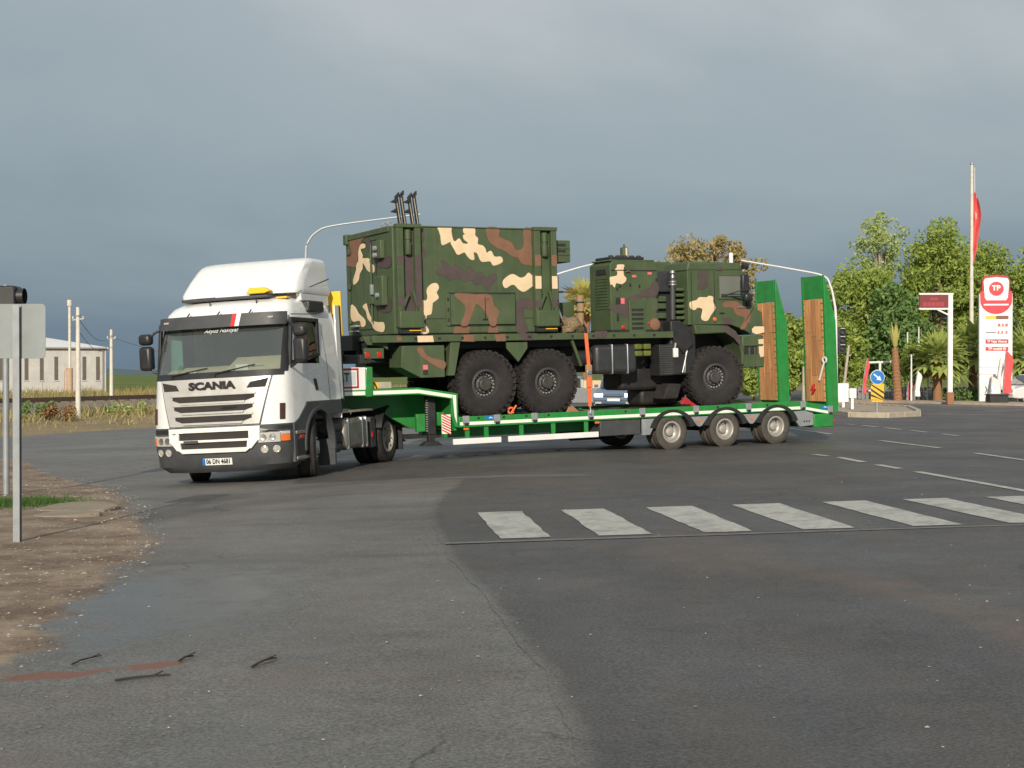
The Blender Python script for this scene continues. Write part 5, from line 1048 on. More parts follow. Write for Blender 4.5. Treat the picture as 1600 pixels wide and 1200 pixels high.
# tank, boxes, ladder, radiator side box
MB().box(-3.05, -2.02, 0.24, 0.78, 1.62, 2.22).build('fuel_tank', 'tank_black', AT, 0.10, seg=4)
for x_ in (-2.64, -2.27): MB().box(x_ - 0.02, x_ + 0.02, 0.228, 0.79, 1.61, 2.23).build('tank_band', 'steel', AT, 0.10, seg=4)
MB().tube([(-3.15, 0.35, 1.95), (-3.45, 0.35, 1.95)], 0.16, 16).build('air_tank', 'chassis_black', AT)
for x_ in (-2.02, -1.80):
    for z_ in (2.16, 2.02): MB().box(x_ - 0.08, x_ + 0.09, 0.20, 0.32, z_ - 0.055, z_ + 0.06).build('valve', 'olive_bright', AT, 0.025)
ab('cooler_box', 'chassis_black', -1.50, -1.17, 0.22, 0.60, 1.55, 2.20)
for k in range(13): ab('cooler_fin', 'dark_grey_plastic', -1.49, -1.18, 0.205, 0.222, 1.58 + k * 0.047, 1.60 + k * 0.047, bevel=0)
ab('fluid_bottle', 'white_plain', -1.15, -1.03, 0.20, 0.30, 1.92, 2.12, bevel=0.02); MB().tube([(-1.1, 0.25, 2.12), (-1.05, 0.25, 2.30)], 0.03, 8).build('fluid_bottle_neck', 'steel', AT)
ab('engine_side', 'chassis_black', -1.20, -0.55, 0.25, 0.9, 1.55, 2.60, bevel=0.04)
MB().prism([(-1.38, 1.05), (-1.0, 1.05), (-0.90, 1.36), (-1.22, 1.38)], 'y', 0.30, 0.75).build('axle_guard', 'rubber', AT, 0.03)
# cab
cabp = [(-0.77, 2.60), (-0.77, 3.74), (-0.72, 3.92), (0.58, 3.90), (0.66, 3.78), (0.98, 2.95), (1.17, 2.86), (1.20, 2.40), (1.18, 2.38), (0.86, 2.38), (0.64, 2.50), (0.30, 2.60)]
cab = MB().prism(cabp, 'y', 0.20, 2.50).build('cab', 'army_green', AT, 0.035, seg=3)
roof = MB().prism([(-0.80, 3.745), (0.665, 3.755), (0.60, 3.925), (-0.74, 3.945)], 'y', 0.185, 2.515).build('cab_roof', 'army_green', AT, 0.04, seg=3)
MB().add([(0.14 - 0.16, 0.182, 3.755), (0.14 + 0.0, 0.182, 3.755), (0.12, 0.190, 3.92), (-0.02, 0.190, 3.92)], [(0, 1, 2, 3)]).build('camouflage_patch', 'camo_purple', AT, recalc=False)
bx_ = ab('cab_bumper', 'army_green', 0.62, 1.20, 0.20, 2.50, 1.66, 2.36, bevel=0.03)
ab('bumper_step', 'chassis_black', 0.66, 1.0, 0.195, 0.21, 1.95, 2.12, bevel=0.01); ab('bumper_lip', 'army_green', 0.66, 1.16, 0.17, 0.30, 2.13, 2.17, bevel=0.01)
for x_ in (0.80, 0.95): ab('bumper_rib', 'army_green', x_ - 0.02, x_ + 0.02, 0.185, 0.21, 1.72, 2.10, bevel=0.006)
decals('cab', 0.196, AT)
MB().add([(p[0], 0.168, p[1]) for p in ((0.86, 2.50), (0.93, 2.55), (1.19, 2.55), (1.19, 2.42), (0.98, 2.38), (0.87, 2.42))], [(0, 1, 2, 3, 4, 5)]).build('camouflage_patch', 'camo_tan', AT, recalc=False)
MB().add([(p[0], 0.197, p[1]) for p in ((1.05, 2.27), (1.19, 2.28), (1.19, 1.90), (1.10, 1.88), (1.06, 1.98))], [(0, 1, 2, 3, 4)]).build('camouflage_patch', 'camo_tan', AT, recalc=False)
ab('bumper_corner', 'army_green', 0.84, 1.195, 0.17, 0.24, 2.38, 2.57, bevel=0.004)
# fender over the front wheel: flared lip following the tyre
for ya, yb in ((0.14, 0.75), (1.95, 2.56)):
    fpts = [(-0.66, 2.60), (0.20, 2.58), (0.42, 2.46), (0.58, 2.24), (0.64, 1.95), (0.62, 1.72)]; fin = [(0.56, 1.72), (0.56, 1.95), (0.50, 2.18), (0.36, 2.34), (0.16, 2.42), (-0.62, 2.40)]
    MB().prism(fpts + fin, 'y', ya, yb).build('front_fender', 'army_green', AT, 0.03, seg=3)
MB().add([(p[0], 0.137, p[1]) for p in ((0.02, 2.585), (0.22, 2.565), (0.40, 2.44), (0.55, 2.24), (0.53, 2.12), (0.36, 2.30), (0.12, 2.44))], [tuple(range(7))]).build('camouflage_patch', 'camo_purple', AT, recalc=False)
# door outline, glazing, mirrors
gl_ = MB().prism([(0.03, 3.17), (0.80, 3.18), (0.66, 3.64), (0.03, 3.64)], 'y', 0.188, 0.21).build('door_window', 'army_glass', AT, 0.01)
wf = MB(); O_ = [(0.0, 3.14), (0.86, 3.15), (0.70, 3.68), (0.0, 3.68)]; I_ = [(0.035, 3.18), (0.79, 3.19), (0.655, 3.64), (0.035, 3.64)]
for k in range(4): wf.prism([O_[k], O_[(k + 1) % 4], I_[(k + 1) % 4], I_[k]], 'y', 0.18, 0.20)
wf.build('door_window_frame', 'army_green', AT, 0.004)
MB().prism([(0.03, 3.17), (0.80, 3.18), (0.66, 3.64), (0.03, 3.64)], 'y', 2.49, 2.512).build('door_window', 'army_glass', AT, 0.01)
ds = MB()
for p, q in (((-0.09, 2.62), (-0.09, 3.74)), ((-0.68, 2.62), (-0.68, 3.74)), ((0.70, 2.66), (0.96, 2.98))): ds.bar((p[0], 0.198, p[1]), (q[0], 0.198, q[1]), 0.008, 0.012, up=(1, 0, 0))
ds.build('door_seam', 'chassis_black', AT)
ab('door_handle', 'chassis_black', 0.04, 0.16, 0.18, 0.20, 2.83, 2.86, bevel=0.005)
MB().lathe([(0.045, 0), (0.04, -0.02), (0.0, -0.025)], (-0.10, 0.198, 2.72), n=16, caps=False).build('side_indicator', 'orange_lens', AT)
mr_ = empty('mirror', Vector((0, 0, 0)), (0, 0, 0), AT); mr_['off'] = (0, 0, 0); mr_.location = -Vector(AT['off'])
MB().box(0.44, 0.62, -0.10, 0.0, 3.28, 3.66).build('main_housing', 'black_plastic', mr_, 0.03); MB().box(0.50, 0.70, -0.12, 0.02, 3.08, 3.26).build('wide_housing', 'black_plastic', mr_, 0.05)
arm = MB(); arm.tube([(0.08, 0.19, 3.20), (0.45, -0.05, 3.32), (0.55, -0.06, 3.45)], 0.016, 6); arm.tube([(0.08, 0.19, 3.24), (0.5, -0.05, 3.24)], 0.014, 6); arm.tube([(0.72, 0.19, 3.72), (0.60, -0.05, 3.70), (0.56, -0.06, 3.5)], 0.016, 6); arm.build('arm', 'black_plastic', mr_)
ab('grab_rail', 'galvanised', 0.50, 0.74, 0.16, 0.19, 2.96, 2.98, bevel=0.005); ab('grab_post', 'chassis_black', 0.74, 0.80, 0.15, 0.2, 2.94, 3.10)
MB().add([(0.70, 0.34, 3.68), (0.70, 2.36, 3.68), (0.955, 2.36, 3.02), (0.955, 0.34, 3.02)], [(0, 1, 2, 3)]).build('windscreen', 'army_glass', AT).location = Vector((0.012, 0, 0.006)) - Vector(AT['off'])
for y_ in (0.5, 2.2): MB().lathe([(0.11, 0), (0.11, 0.02), (0, 0.03)], (1.20, y_, 2.1), 'x', 20, False).build('headlight', 'lamp_glass', AT)
MB().lathe([(0.045, 3.86), (0.045, 4.14), (0.03, 4.16), (0, 4.16)], (0.55, 0.45, 0), 'z', 14, False).build('roof_lamp', 'white_plain', AT)
MB().lathe([(0.0, -0.07), (0.07, -0.05), (0.085, 0.02), (0.07, 0.06), (0.0, 0.06)], (0.80, 0.30, 3.86), 'x', 16, False).build('work_lamp', 'black_plastic', AT)
MB().tube([(0.70, 0.30, 3.70), (0.78, 0.28, 3.80), (0.80, 0.30, 3.84)], 0.02, 6).build('lamp_bracket', 'galvanised', AT)
# behind the cab: air cleaner, intake stack, ribbed hose, raised hatch housing
ab('air_cleaner', 'tank_black', -1.42, -0.95, 0.40, 0.95, 3.30, 3.76, bevel=0.03)
MB().tube([(-1.10, 0.30, 2.72), (-1.08, 0.30, 3.60)], 0.055, 14).build('intake_stack', 'dark_grey_plastic', AT)
MB().lathe([(0.09, 3.44), (0.09, 3.47), (0.055, 3.475), (0.09, 3.50), (0.09, 3.53), (0.055, 3.54), (0.04, 3.66), (0.065, 3.70), (0.05, 3.75), (0.0, 3.75)], (-1.08, 0.30, 0), 'z', 16, False).build('stack_cap', 'steel', AT)
for k in range(6): MB().box(-0.98, -0.78, 0.30, 0.75, 2.72 + k * 0.12, 2.79 + k * 0.12).build('engine_louvre', 'army_green', AT, 0.02)
ab('stowage_rack', 'chassis_black', -1.45, -1.0, 0.5, 1.6, 2.47, 3.3)
for z_ in (2.75, 2.95, 3.1): ab('rack_box', 'army_green', -1.42, -1.18, 0.40, 0.55, z_, z_ + 0.12, bevel=0.015)
ab('roof_housing', 'army_green', -1.42, -0.60, 1.05, 2.3, 3.70, 3.99, bevel=0.03)
sb_ = MB().prism([(-1.22, 2.70), (-0.95, 2.70), (-0.70, 2.42), (-0.62, 2.18), (-0.90, 1.98), (-1.22, 2.40)], 'y', 0.20, 0.6).build('intake_duct', 'chassis_black', AT, 0.04, seg=3)
MB().tube([(-0.75, 0.22, 2.26), (-0.92, 0.24, 1.60)], 0.014, 6).build('steel_rod', 'steel', AT); MB().tube([(-0.82, 0.22, 2.26), (-0.86, 0.24, 1.60)], 0.012, 6).build('steel_rod', 'steel', AT)

# ------------------------------------------------------------------ shelter on the army truck
SH = rig_thing('equipment_shelter', (-5.75, 1.35, 2.47), 'large camouflaged box shelter with corner jacks mounted on the army truck', 'shelter')
def sb(name, mat, *b6, bevel=0.008, parent=None): return MB().box(*b6).build(name, mat, parent or SH, bevel)
sb('shelter_body', 'army_green', -7.50, -3.95, 0.15, 2.56, 2.495, 4.52, bevel=0.02)
sb('roof_panel', 'army_green', -7.46, -3.99, 0.19, 2.52, 4.52, 4.545)
for ya in (0.135, 2.555): sb('top_rail', 'army_green', -6.95, -4.52, ya, ya + 0.02, 4.525, 4.55, bevel=0.004)
decals('shelter', 0.146, SH); decals('end', -7.512, SH, axis='x')
sb('side_seam', 'chassis_black', -6.92, -6.40, 0.147, 0.15, 2.77, 2.785, bevel=0); sb('side_seam', 'chassis_black', -4.90, -4.52, 0.147, 0.15, 2.77, 2.785, bevel=0); sb('base_shadow_gap', 'chassis_black', -7.45, -4.0, 0.20, 2.5, 2.455, 2.494, bevel=0)
# locker hatch on the side
ht = sb('side_hatch', 'army_green', -6.33, -4.94, 0.10, 0.15, 2.66, 3.245, bevel=0.006)
sb('hatch_frame', 'chassis_black', -6.38, -4.91, 0.135, 0.15, 3.25, 3.28, bevel=0); sb('hatch_frame', 'chassis_black', -6.36, -4.92, 0.135, 0.15, 2.63, 2.657, bevel=0); sb('hatch_frame', 'chassis_black', -4.935, -4.91, 0.135, 0.15, 2.66, 3.25, bevel=0)
sb('hatch_hinge_strip', 'army_green', -6.42, -6.335, 0.12, 0.15, 2.64, 3.26, bevel=0.006)
for z_ in (2.75, 2.95, 3.15): sb('hinge', 'chassis_black', -6.40, -6.37, 0.108, 0.12, z_ - 0.03, z_ + 0.03, bevel=0)
sb('hatch_rod', 'chassis_black', -5.605, -5.595, 0.088, 0.10, 2.76, 3.19, bevel=0); sb('hatch_handle', 'chassis_black', -5.66, -5.56, 0.075, 0.10, 2.745, 2.775, bevel=0.006); sb('hatch_handle', 'camo_brown', -5.60, -5.50, 0.085, 0.10, 3.15, 3.175, bevel=0.004)
decals('hatch', 0.0985, SH)
rv = MB()
for k in range(60): x_ = -6.9 + k * 0.0398; rv.lathe([(0.008, 0), (0.006, -0.006), (0, -0.007)], (x_, 0.148, 2.53), n=6, caps=False)
rv_o = rv.build('rivets', 'army_green', SH); rv_o['kind'] = 'stuff'
# corner jacks: two rails with a cylinder between, foot plate below
def jack(x0, x1, ya, s_, bands):
    jk = empty('corner_jack', -Vector(SH['off']), (0, 0, 0), SH); jk['off'] = (0, 0, 0)
    def jb(name, mat, xa, xb, d0, d1, za, zb, bevel=0.006):
        y0, y1 = sorted((ya + s_ * d0, ya + s_ * d1)); return MB().box(xa, xb, y0, y1, za, zb).build(name, mat, jk, bevel)
    w_ = x1 - x0
    jb('rail', 'army_green', x0, x0 + w_ * 0.27, 0, 0.13, 2.62, 4.52); jb('rail', 'army_green', x1 - w_ * 0.25, x1, 0, 0.13, 2.62, 4.52)
    jb('back_plate', 'camo_purple' if bands == 'L' else 'army_green', x0 + w_ * 0.27, x1 - w_ * 0.25, 0, 0.03, 2.9, 4.5, 0)
    jb('top_cap', 'army_green', x0 - 0.01, x1 + 0.01, 0, 0.15, 4.50, 4.57)
    y_ = ya + s_ * 0.08
    MB().lathe([(0.0, 4.46), (0.06, 4.46), (0.06, 4.28), (0.05, 4.27), (0.05, 4.22), (0.068, 4.21), (0.068, 4.02), (0.055, 3.99), (0, 3.99)], (x0 + w_ * 0.5, y_, 0), 'z', 16, False).build('cylinder', 'army_green', jk)
    jb('foot_plate', 'army_green', x0 + 0.01, x1 + 0.02, 0, 0.17, 2.60, 2.92, 0.02)
    q = MB(); q.bar((x0 + w_ * 0.15, ya + s_ * 0.10, 2.92), (x0 + w_ * 0.45, ya + s_ * 0.10, 3.25), 0.06, 0.05); q.bar((x1 - w_ * 0.15, ya + s_ * 0.10, 2.92), (x1 - w_ * 0.35, ya + s_ * 0.10, 3.30), 0.06, 0.05); q.build('brace', 'army_green', jk, 0.004)
    jb('twist_lock', 'chassis_black', x0 + 0.03, x1 - 0.03, 0.0, 0.10, 2.50, 2.60); jb('lock_handle', 'reflective_yellow', x0 + w_ * 0.45, x1 - 0.02, 0.10, 0.13, 2.545, 2.565, 0.004)
    yy = sorted((ya + s_ * 0.131, ya + s_ * 0.134))
    if bands == 'R':
        for za, zb, mt_ in ((3.80, 4.02, 'camo_brown'), (3.35, 3.60, 'camo_tan'), (2.98, 3.12, 'camo_purple')):
            for xa, xb in ((x0, x0 + w_ * 0.27), (x1 - w_ * 0.25, x1)): MB().box(xa, xb, *yy, za, zb).build('paint_band', mt_, jk)
    else:
        for xa, xb, za, zb in ((x1 - w_ * 0.25, x1, 3.0, 3.98), (x0, x0 + w_ * 0.27, 3.80, 3.96), (x0, x0 + w_ * 0.27, 3.02, 3.20)): MB().box(xa, xb, *yy, za, zb).build('paint_band', 'camo_purple', jk)
jack(-7.46, -6.97, 0.15, -1, 'L'); jack(-4.52, -4.02, 0.15, -1, 'R'); jack(-7.46, -6.97, 2.56, 1, 'X'); jack(-4.52, -4.02, 2.56, 1, 'X')
# end face (towards the tractor): door, hardware
for za, zb_ in ((2.61, 2.63), (4.33, 4.35)): sb('door_edge', 'chassis_black', -7.509, -7.50, 0.95, 2.35, za, zb_, bevel=0)
for ya in (0.94, 2.34): sb('door_edge', 'chassis_black', -7.509, -7.50, ya, ya + 0.02, 2.61, 4.35, bevel=0)
for ya in (1.3, 1.75): sb('door_rib', 'army_green', -7.508, -7.50, ya, ya + 0.10, 2.7, 4.28, bevel=0.002)
for z_ in (2.8, 3.5, 4.2): sb('door_hinge', 'army_green', -7.56, -7.53, 2.28, 2.42, z_ - 0.05, z_ + 0.05)
MB().tube([(-7.56, 1.10, 2.75), (-7.56, 1.10, 4.25)], 0.02, 8).build('lock_bar', 'army_green', SH); sb('door_handle', 'galvanised', -7.60, -7.54, 1.02, 1.10, 3.28, 3.48); sb('door_lock', 'army_green', -7.59, -7.53, 1.0, 1.22, 3.1, 3.24)
sb('connector_box', 'army_green', -7.62, -7.50, 0.42, 0.85, 3.05, 3.62, bevel=0.02); sb('connector_box', 'army_green', -7.60, -7.50, 0.50, 0.90, 3.95, 4.30, bevel=0.02)
for z_, y_ in ((3.25, 0.62), (4.15, 0.70), (4.02, 0.70)): MB().lathe([(0.05, 0), (0.05, -0.06), (0.03, -0.07), (0, -0.07)], (-7.61, y_, z_), 'x', 14, False).build('socket', 'galvanised', SH)
sb('grab_step', 'galvanised', -7.60, -7.50, 1.9, 2.2, 2.68, 2.72); sb('grab_step', 'galvanised', -7.62, -7.50, 1.95, 2.25, 2.58, 2.61)
sb('end_corner_cap', 'army_green', -7.56, -7.44, 2.42, 2.60, 4.36, 4.57, bevel=0.02); sb('end_top_rail', 'army_green', -7.53, -7.48, 0.28, 2.42, 4.44, 4.545)
for y_ in (0.35, 0.62): MB().tube([(-7.45 + 0.06 * math.cos(a), y_ + 0.0, 4.56 + 0.07 * math.sin(a)) for a in [k * math.pi / 6 for k in range(7)]], 0.014, 6).build('lifting_eye', 'galvanised', SH)
# air-conditioner box on the far end
acb = sb('air_conditioner', 'army_green', -3.95, -3.55, 0.30, 1.35, 3.90, 4.34, bevel=0.012)
for z_ in (4.24, 4.12): sb('vent_slot', 'chassis_black', -3.84, -3.66, 0.294, 0.30, z_ - 0.02, z_ + 0.03, bevel=0)
for z_ in (4.18, 4.05): sb('vent_lip', 'army_green', -3.92, -3.56, 0.285, 0.30, z_ - 0.01, z_ + 0.01, bevel=0.003)
sb('cable_cover', 'camo_tan', -3.95, -3.80, 0.35, 0.60, 3.12, 3.60, bevel=0.04); sb('cable_drum', 'chassis_black', -3.95, -3.70, 0.5, 0.9, 3.0, 3.66, bevel=0.05)
MB().tube([(-3.92, 0.25, 3.05), (-3.80, 0.25, 2.75)], 0.02, 6).build('support_rod', 'steel', SH)
# folded mast on the roof: two pairs of slotted uprights with fins
for x_ in (-7.05, -6.78):
    ma = empty('mast_section', -Vector(SH['off']), (0, 0, 0), SH); ma['off'] = (0, 0, 0)
    for k, dx in enumerate((0.0, 0.10)):
        b0, b1 = Vector((x_ + 0.03 + dx, 0.85, 4.54)), Vector((x_ - 0.05 + dx, 0.85, 5.17 + 0.04 * k))
        MB().bar(b0, b1, 0.06, 0.062, up=(1, 0, 0)).build('upright', 'chassis_black', ma, 0.006); MB().bar(b0 + Vector((-0.012, -0.04, 0.05)), b1 + Vector((-0.012, -0.04, -0.06)), 0.010, 0.014, up=(1, 0, 0)).build('slot_strip', 'beige_plate', ma)
        MB().prism([(b1.x - 0.03, b1.z), (b1.x + 0.05, b1.z), (b1.x + 0.05, b1.z + 0.09)], 'y', 0.81, 0.89).build('tip', 'chassis_black', ma)
    for z_ in (5.05, 4.86): MB().prism([(x_ - 0.05, z_), (x_ - 0.17, z_ + 0.02), (x_ - 0.05, z_ + 0.09)], 'y', 0.80, 0.90).build('fin', 'chassis_black', ma)

# ------------------------------------------------------------------ generator between shelter and cab
GE = rig_thing('generator_cabinet', (-2.1, 0.6, 2.47), 'tall camouflaged generator cabinet with louvres between shelter and army cab', 'generator')
def gb(name, mat, *b6, bevel=0.008, parent=None): return MB().box(*b6).build(name, mat, parent or GE, bevel)
MB().prism([(-2.68, 2.475), (-1.52, 2.475), (-1.52, 3.80), (-1.58, 3.93), (-2.60, 3.93), (-2.68, 3.86)], 'y', 0.20, 1.02).build('cabinet', 'army_green', GE, 0.015)
decals('gen', 0.196, GE)
gb('top_cover', 'army_green', -2.66, -1.56, 0.24, 0.98, 3.93, 3.965, bevel=0.02); gb('fan_guard', 'chassis_black', -2.60, -1.78, 0.3, 0.92, 3.965, 4.03, bevel=0.02)
for k in range(5): MB().lathe([(0.05, 4.03), (0.05, 4.06), (0.0, 4.07)], (-2.52 + k * 0.17, 0.42, 0), 'z', 10, False).build('fan_knob', 'chassis_black', GE)
ex = MB().lathe([(0.085, 3.95), (0.085, 4.22), (0.06, 4.24), (0.02, 4.24), (0.02, 4.30), (0.0, 4.30)], (-2.14, 0.5, 0), 'z', 18, False).build('exhaust', 'army_green', GE); MB().box(-2.16, -2.12, 0.405, 0.415, 4.0, 4.22).build('exhaust_strip', 'camo_tan', ex)
for k in range(11): gb('louvre', 'army_green', -2.692, -2.68, 0.30, 0.80, 2.95 + k * 0.062, 2.975 + k * 0.062, bevel=0.004)
gb('end_recess', 'chassis_black', -2.695, -2.68, 0.35, 0.75, 3.66, 3.78, bevel=0.01); gb('cabinet_skirt', 'chassis_black', -2.70, -1.52, 0.19, 1.0, 2.475, 2.52, bevel=0)
gp_ = gb('grille_panel', 'army_green', -2.26, -1.86, 0.16, 0.20, 2.34, 3.14, bevel=0.01)
for k in range(5): gb('grille_slot', 'chassis_black', -2.20, -1.92, 0.154, 0.162, 2.52 + k * 0.095, 2.565 + k * 0.095, bevel=0); gb('grille_lip', 'army_green', -2.20, -1.92, 0.142, 0.16, 2.567 + k * 0.095, 2.585 + k * 0.095, bevel=0.003)
gb('pink_notice', 'pink_label', -2.44, -2.35, 0.188, 0.196, 3.05, 3.17, bevel=0.004); gb('notice_frame', 'chassis_black', -2.56, -2.45, 0.190, 0.2, 3.04, 3.18, bevel=0.004)
for x_, z_, mt_ in ((-2.10, 3.62, 'pink_label'), (-1.72, 3.68, 'pink_label')): gb('small_label', mt_, x_ - 0.05, x_ + 0.05, 0.192, 0.199, z_ - 0.025, z_ + 0.025, bevel=0.004)
gb('top_ledge', 'chassis_black', -2.66, -1.56, 0.185, 0.2, 3.735, 3.75, bevel=0); MB().tube([(-2.33, 0.17, 3.70), (-2.26, 0.16, 3.73), (-2.20, 0.17, 3.70)], 0.014, 6).build('lifting_handle', 'camo_brown', GE)
for x_, z_ in ((-2.45, 3.42), (-1.98, 3.42), (-2.52, 3.36), (-2.20, 3.44), (-1.56, 3.55), (-1.56, 3.2), (-1.56, 2.9)): gb('latch', 'chassis_black', x_ - 0.02, x_ + 0.02, 0.185, 0.20, z_ - 0.03, z_ + 0.03, bevel=0.004)
gb('door_handle', 'chassis_black', -2.54, -2.50, 0.18, 0.20, 2.70, 2.86, bevel=0.006); gb('fuel_cap', 'red_lens', -2.44, -2.36, 0.17, 0.20, 2.53, 2.61, bevel=0.015); gb('small_cap', 'red_lens', -1.80, -1.75, 0.18, 0.20, 2.62, 2.67, bevel=0.01)
MB().lathe([(0.13, 0), (0.12, -0.03), (0.07, -0.045), (0.0, -0.05)], (-1.62, 0.20, 2.62), n=20, caps=False).build('side_cover', 'camo_brown', GE)
# stowage between shelter and generator
ST = rig_thing('stowage_box', (-3.4, 1.3, 2.455), 'olive green stowage box between shelter and generator on the truck', 'box')
MB().box(-3.62, -3.05, 1.05, 1.9, 2.456, 3.12).build('box', 'army_green', ST, 0.012); MB().box(-3.80, -3.62, 1.0, 1.9, 2.456, 3.12).build('side_case', 'chassis_black', ST, 0.012)
MB().tube([(-3.52, 1.2, 3.12), (-3.52, 1.2, 3.30), (-3.46, 1.2, 3.34), (-2.95, 1.2, 3.36)], 0.022, 6).build('rail', 'camo_brown', ST)
NR_ = rig_thing('rolled_canvas', (-3.05, 0.85, 2.455), 'upright roll of brown canvas beside the generator cabinet louvres', 'canvas roll')
MB().tube([(-3.02, 0.88, 2.456), (-3.02, 0.88, 2.75), (-3.0, 0.88, 3.0), (-3.0, 0.88, 3.26)], 0.085, 14, rs=[0.07, 0.085, 0.08, 0.085]).build('roll', 'canvas_brown', NR_)
for z_ in (2.62, 2.90, 3.1): MB().lathe([(0.092, z_), (0.092, z_ + 0.025), (0.08, z_ + 0.03)], (-3.01, 0.88, 0), 'z', 14, False).build('strap', 'chassis_black', NR_)
NB = rig_thing('camouflage_net_bundle', (-3.4, 0.6, 2.455), 'lumpy brown camouflage net bundle lying beside the shelter on the truck bed', 'net bundle')
q = MB(); rows = []
for i in range(9):
    t = i / 8; x_ = -3.68 + 0.55 * t; rr = 0.16 * math.sin(math.pi * (0.12 + 0.76 * t)) + 0.03; rows.append([])
    for k in range(13):
        a = 2 * math.pi * k / 12; w_ = rr * (1 + 0.22 * math.sin(5 * a + 7 * t) + 0.12 * math.sin(11 * t + 3 * a)); rows[-1].append((x_, 0.62 + w_ * 1.3 * math.cos(a), 2.456 + max(0.0, rr * 0.9 + w_ * math.sin(a))))
q.grid(rows); q.build('bundle', 'net_brown', NB, angle=80)

# ------------------------------------------------------------------ lashing gear on the deck
SR = rig_thing('lashing_strap', (-3.36, 0.0, 0.80), 'orange ratchet strap pulled down from the army truck to the trailer edge', 'strap')
MB().prism([(-3.43, 2.46), (-3.35, 2.46), (-3.30, 1.82), (-3.38, 1.82)], 'y', 0.02, 0.028).build('webbing', 'strap_orange', SR); MB().prism([(-3.42, 1.40), (-3.32, 1.40), (-3.32, 0.98), (-3.40, 0.98)], 'y', -0.03, -0.02).build('loose_webbing', 'strap_orange', SR)
rt = MB(); rt.box(-3.42, -3.29, -0.03, 0.03, 1.55, 1.82); rt.build('ratchet', 'canvas_brown', SR, 0.01); MB().box(-3.41, -3.30, -0.045, -0.03, 1.62, 1.70).build('ratchet_bar', 'steel', SR, 0.008); MB().box(-3.42, -3.30, -0.05, 0.0, 1.36, 1.56).build('ratchet_handle', 'strap_orange', SR, 0.012)
MB().tube([(-3.36, -0.01, 1.36), (-3.36, -0.015, 1.0), (-3.34, -0.02, 0.90), (-3.37, -0.03, 0.84), (-3.33, -0.03, 0.82)], 0.016, 8).build('hook', 'steel', SR)
MB().tube([(-3.37, 0.05, 2.47), (-3.35, 0.10, 2.56), (-3.33, 0.20, 2.62)], 0.03, 6).build('webbing_top', 'text_black', SR)
W1 = rig_thing('wheel_chock', (-3.6, 0.35, 0.825), 'brown wooden wedge against the middle army wheel beside the orange strap', 'chock'); MB().prism([(-3.78, 0.826), (-3.40, 0.826), (-3.62, 1.00), (-3.72, 1.02)], 'y', 0.22, 0.5).build('wedge', 'wedge_wood', W1, 0.006)
W2 = rig_thing('red_wheel_chock', (-0.8, 0.35, 0.825), 'red wheel chock wedged beside the front army wheel above the trailer axles', 'chock'); MB().prism([(-1.02, 0.94), (-0.92, 1.08), (-0.62, 0.90), (-0.60, 0.84), (-0.70, 0.826), (-0.80, 0.92)], 'y', 0.16, 0.24).build('wedge', 'dark_red', W2, 0.01)
W3 = rig_thing('orange_shackle', (-5.05, 0.04, 0.885), 'small orange shackle standing on the trailer edge between the rear army wheels', 'shackle')
MB().tube([(-5.12 + 0.06 * math.cos(a), 0.04, 0.96 + 0.06 * math.sin(a)) for a in [R(-60 + 30 * k) for k in range(11)]], 0.022, 8).build('bow', 'strap_orange', W3); MB().tube([(-5.13, 0.04, 0.90), (-5.0, 0.04, 1.06)], 0.02, 8).build('pin', 'strap_orange', W3)

# ------------------------------------------------------------------ surroundings
def at(px, py, Z): return Vector(((px - 800) / 2200 * Z, Z, 1.55 - (py - 584) / 2200 * Z))
def thing(name, loc, label, cat, group=None, rot=(0, 0, 0)): return tag(empty(name, loc, rot), label, cat, group)
def leaf_mat(name, c1, c2, trans=0.25):
    m, N, L, b = new_mat(name)
    g = N.new('ShaderNodeNewGeometry'); mixn = N.new('ShaderNodeMix'); mixn.data_type = 'RGBA'
    mixn.inputs['A'].default_value = (*c1, 1); mixn.inputs['B'].default_value = (*c2, 1); L.new(g.outputs['Random Per Island'], mixn.inputs['Factor'])
    L.new(mixn.outputs['Result'], b.inputs['Base Color']); b.inputs['Roughness'].default_value = 0.6; b.inputs['Specular IOR Level'].default_value = 0.3
    tr = N.new('ShaderNodeBsdfTranslucent'); L.new(mixn.outputs['Result'], tr.inputs[0]); ms = N.new('ShaderNodeMixShader'); ms.inputs[0].default_value = trans
    L.new(b.outputs[0], ms.inputs[1]); L.new(tr.outputs[0], ms.inputs[2]); L.new(ms.outputs[0], N['Material Output'].inputs[0])
leaf_mat('leaf_green', (0.171, 0.256, 0.046), (0.398, 0.473, 0.105)); leaf_mat('leaf_deep', (0.099, 0.192, 0.051), (0.225, 0.337, 0.105)); leaf_mat('leaf_pale', (0.274, 0.364, 0.128), (0.501, 0.570, 0.208))
leaf_mat('leaf_dry', (0.30, 0.24, 0.09), (0.46, 0.38, 0.18)); leaf_mat('leaf_palm', (0.248, 0.310, 0.078), (0.465, 0.527, 0.155)); leaf_mat('leaf_yellow', (0.40, 0.36, 0.08), (0.55, 0.52, 0.18))
leaf_mat('frond_dead', (0.40, 0.22, 0.09), (0.55, 0.34, 0.16)); leaf_mat('grass_dry', (0.30, 0.25, 0.095), (0.50, 0.42, 0.19)); leaf_mat('grass_mixed', (0.23, 0.20, 0.07), (0.42, 0.35, 0.15)); leaf_mat('grass_green', (0.05, 0.11, 0.02), (0.10, 0.18, 0.04)); leaf_mat('weed_rust', (0.22, 0.11, 0.05), (0.36, 0.22, 0.10))
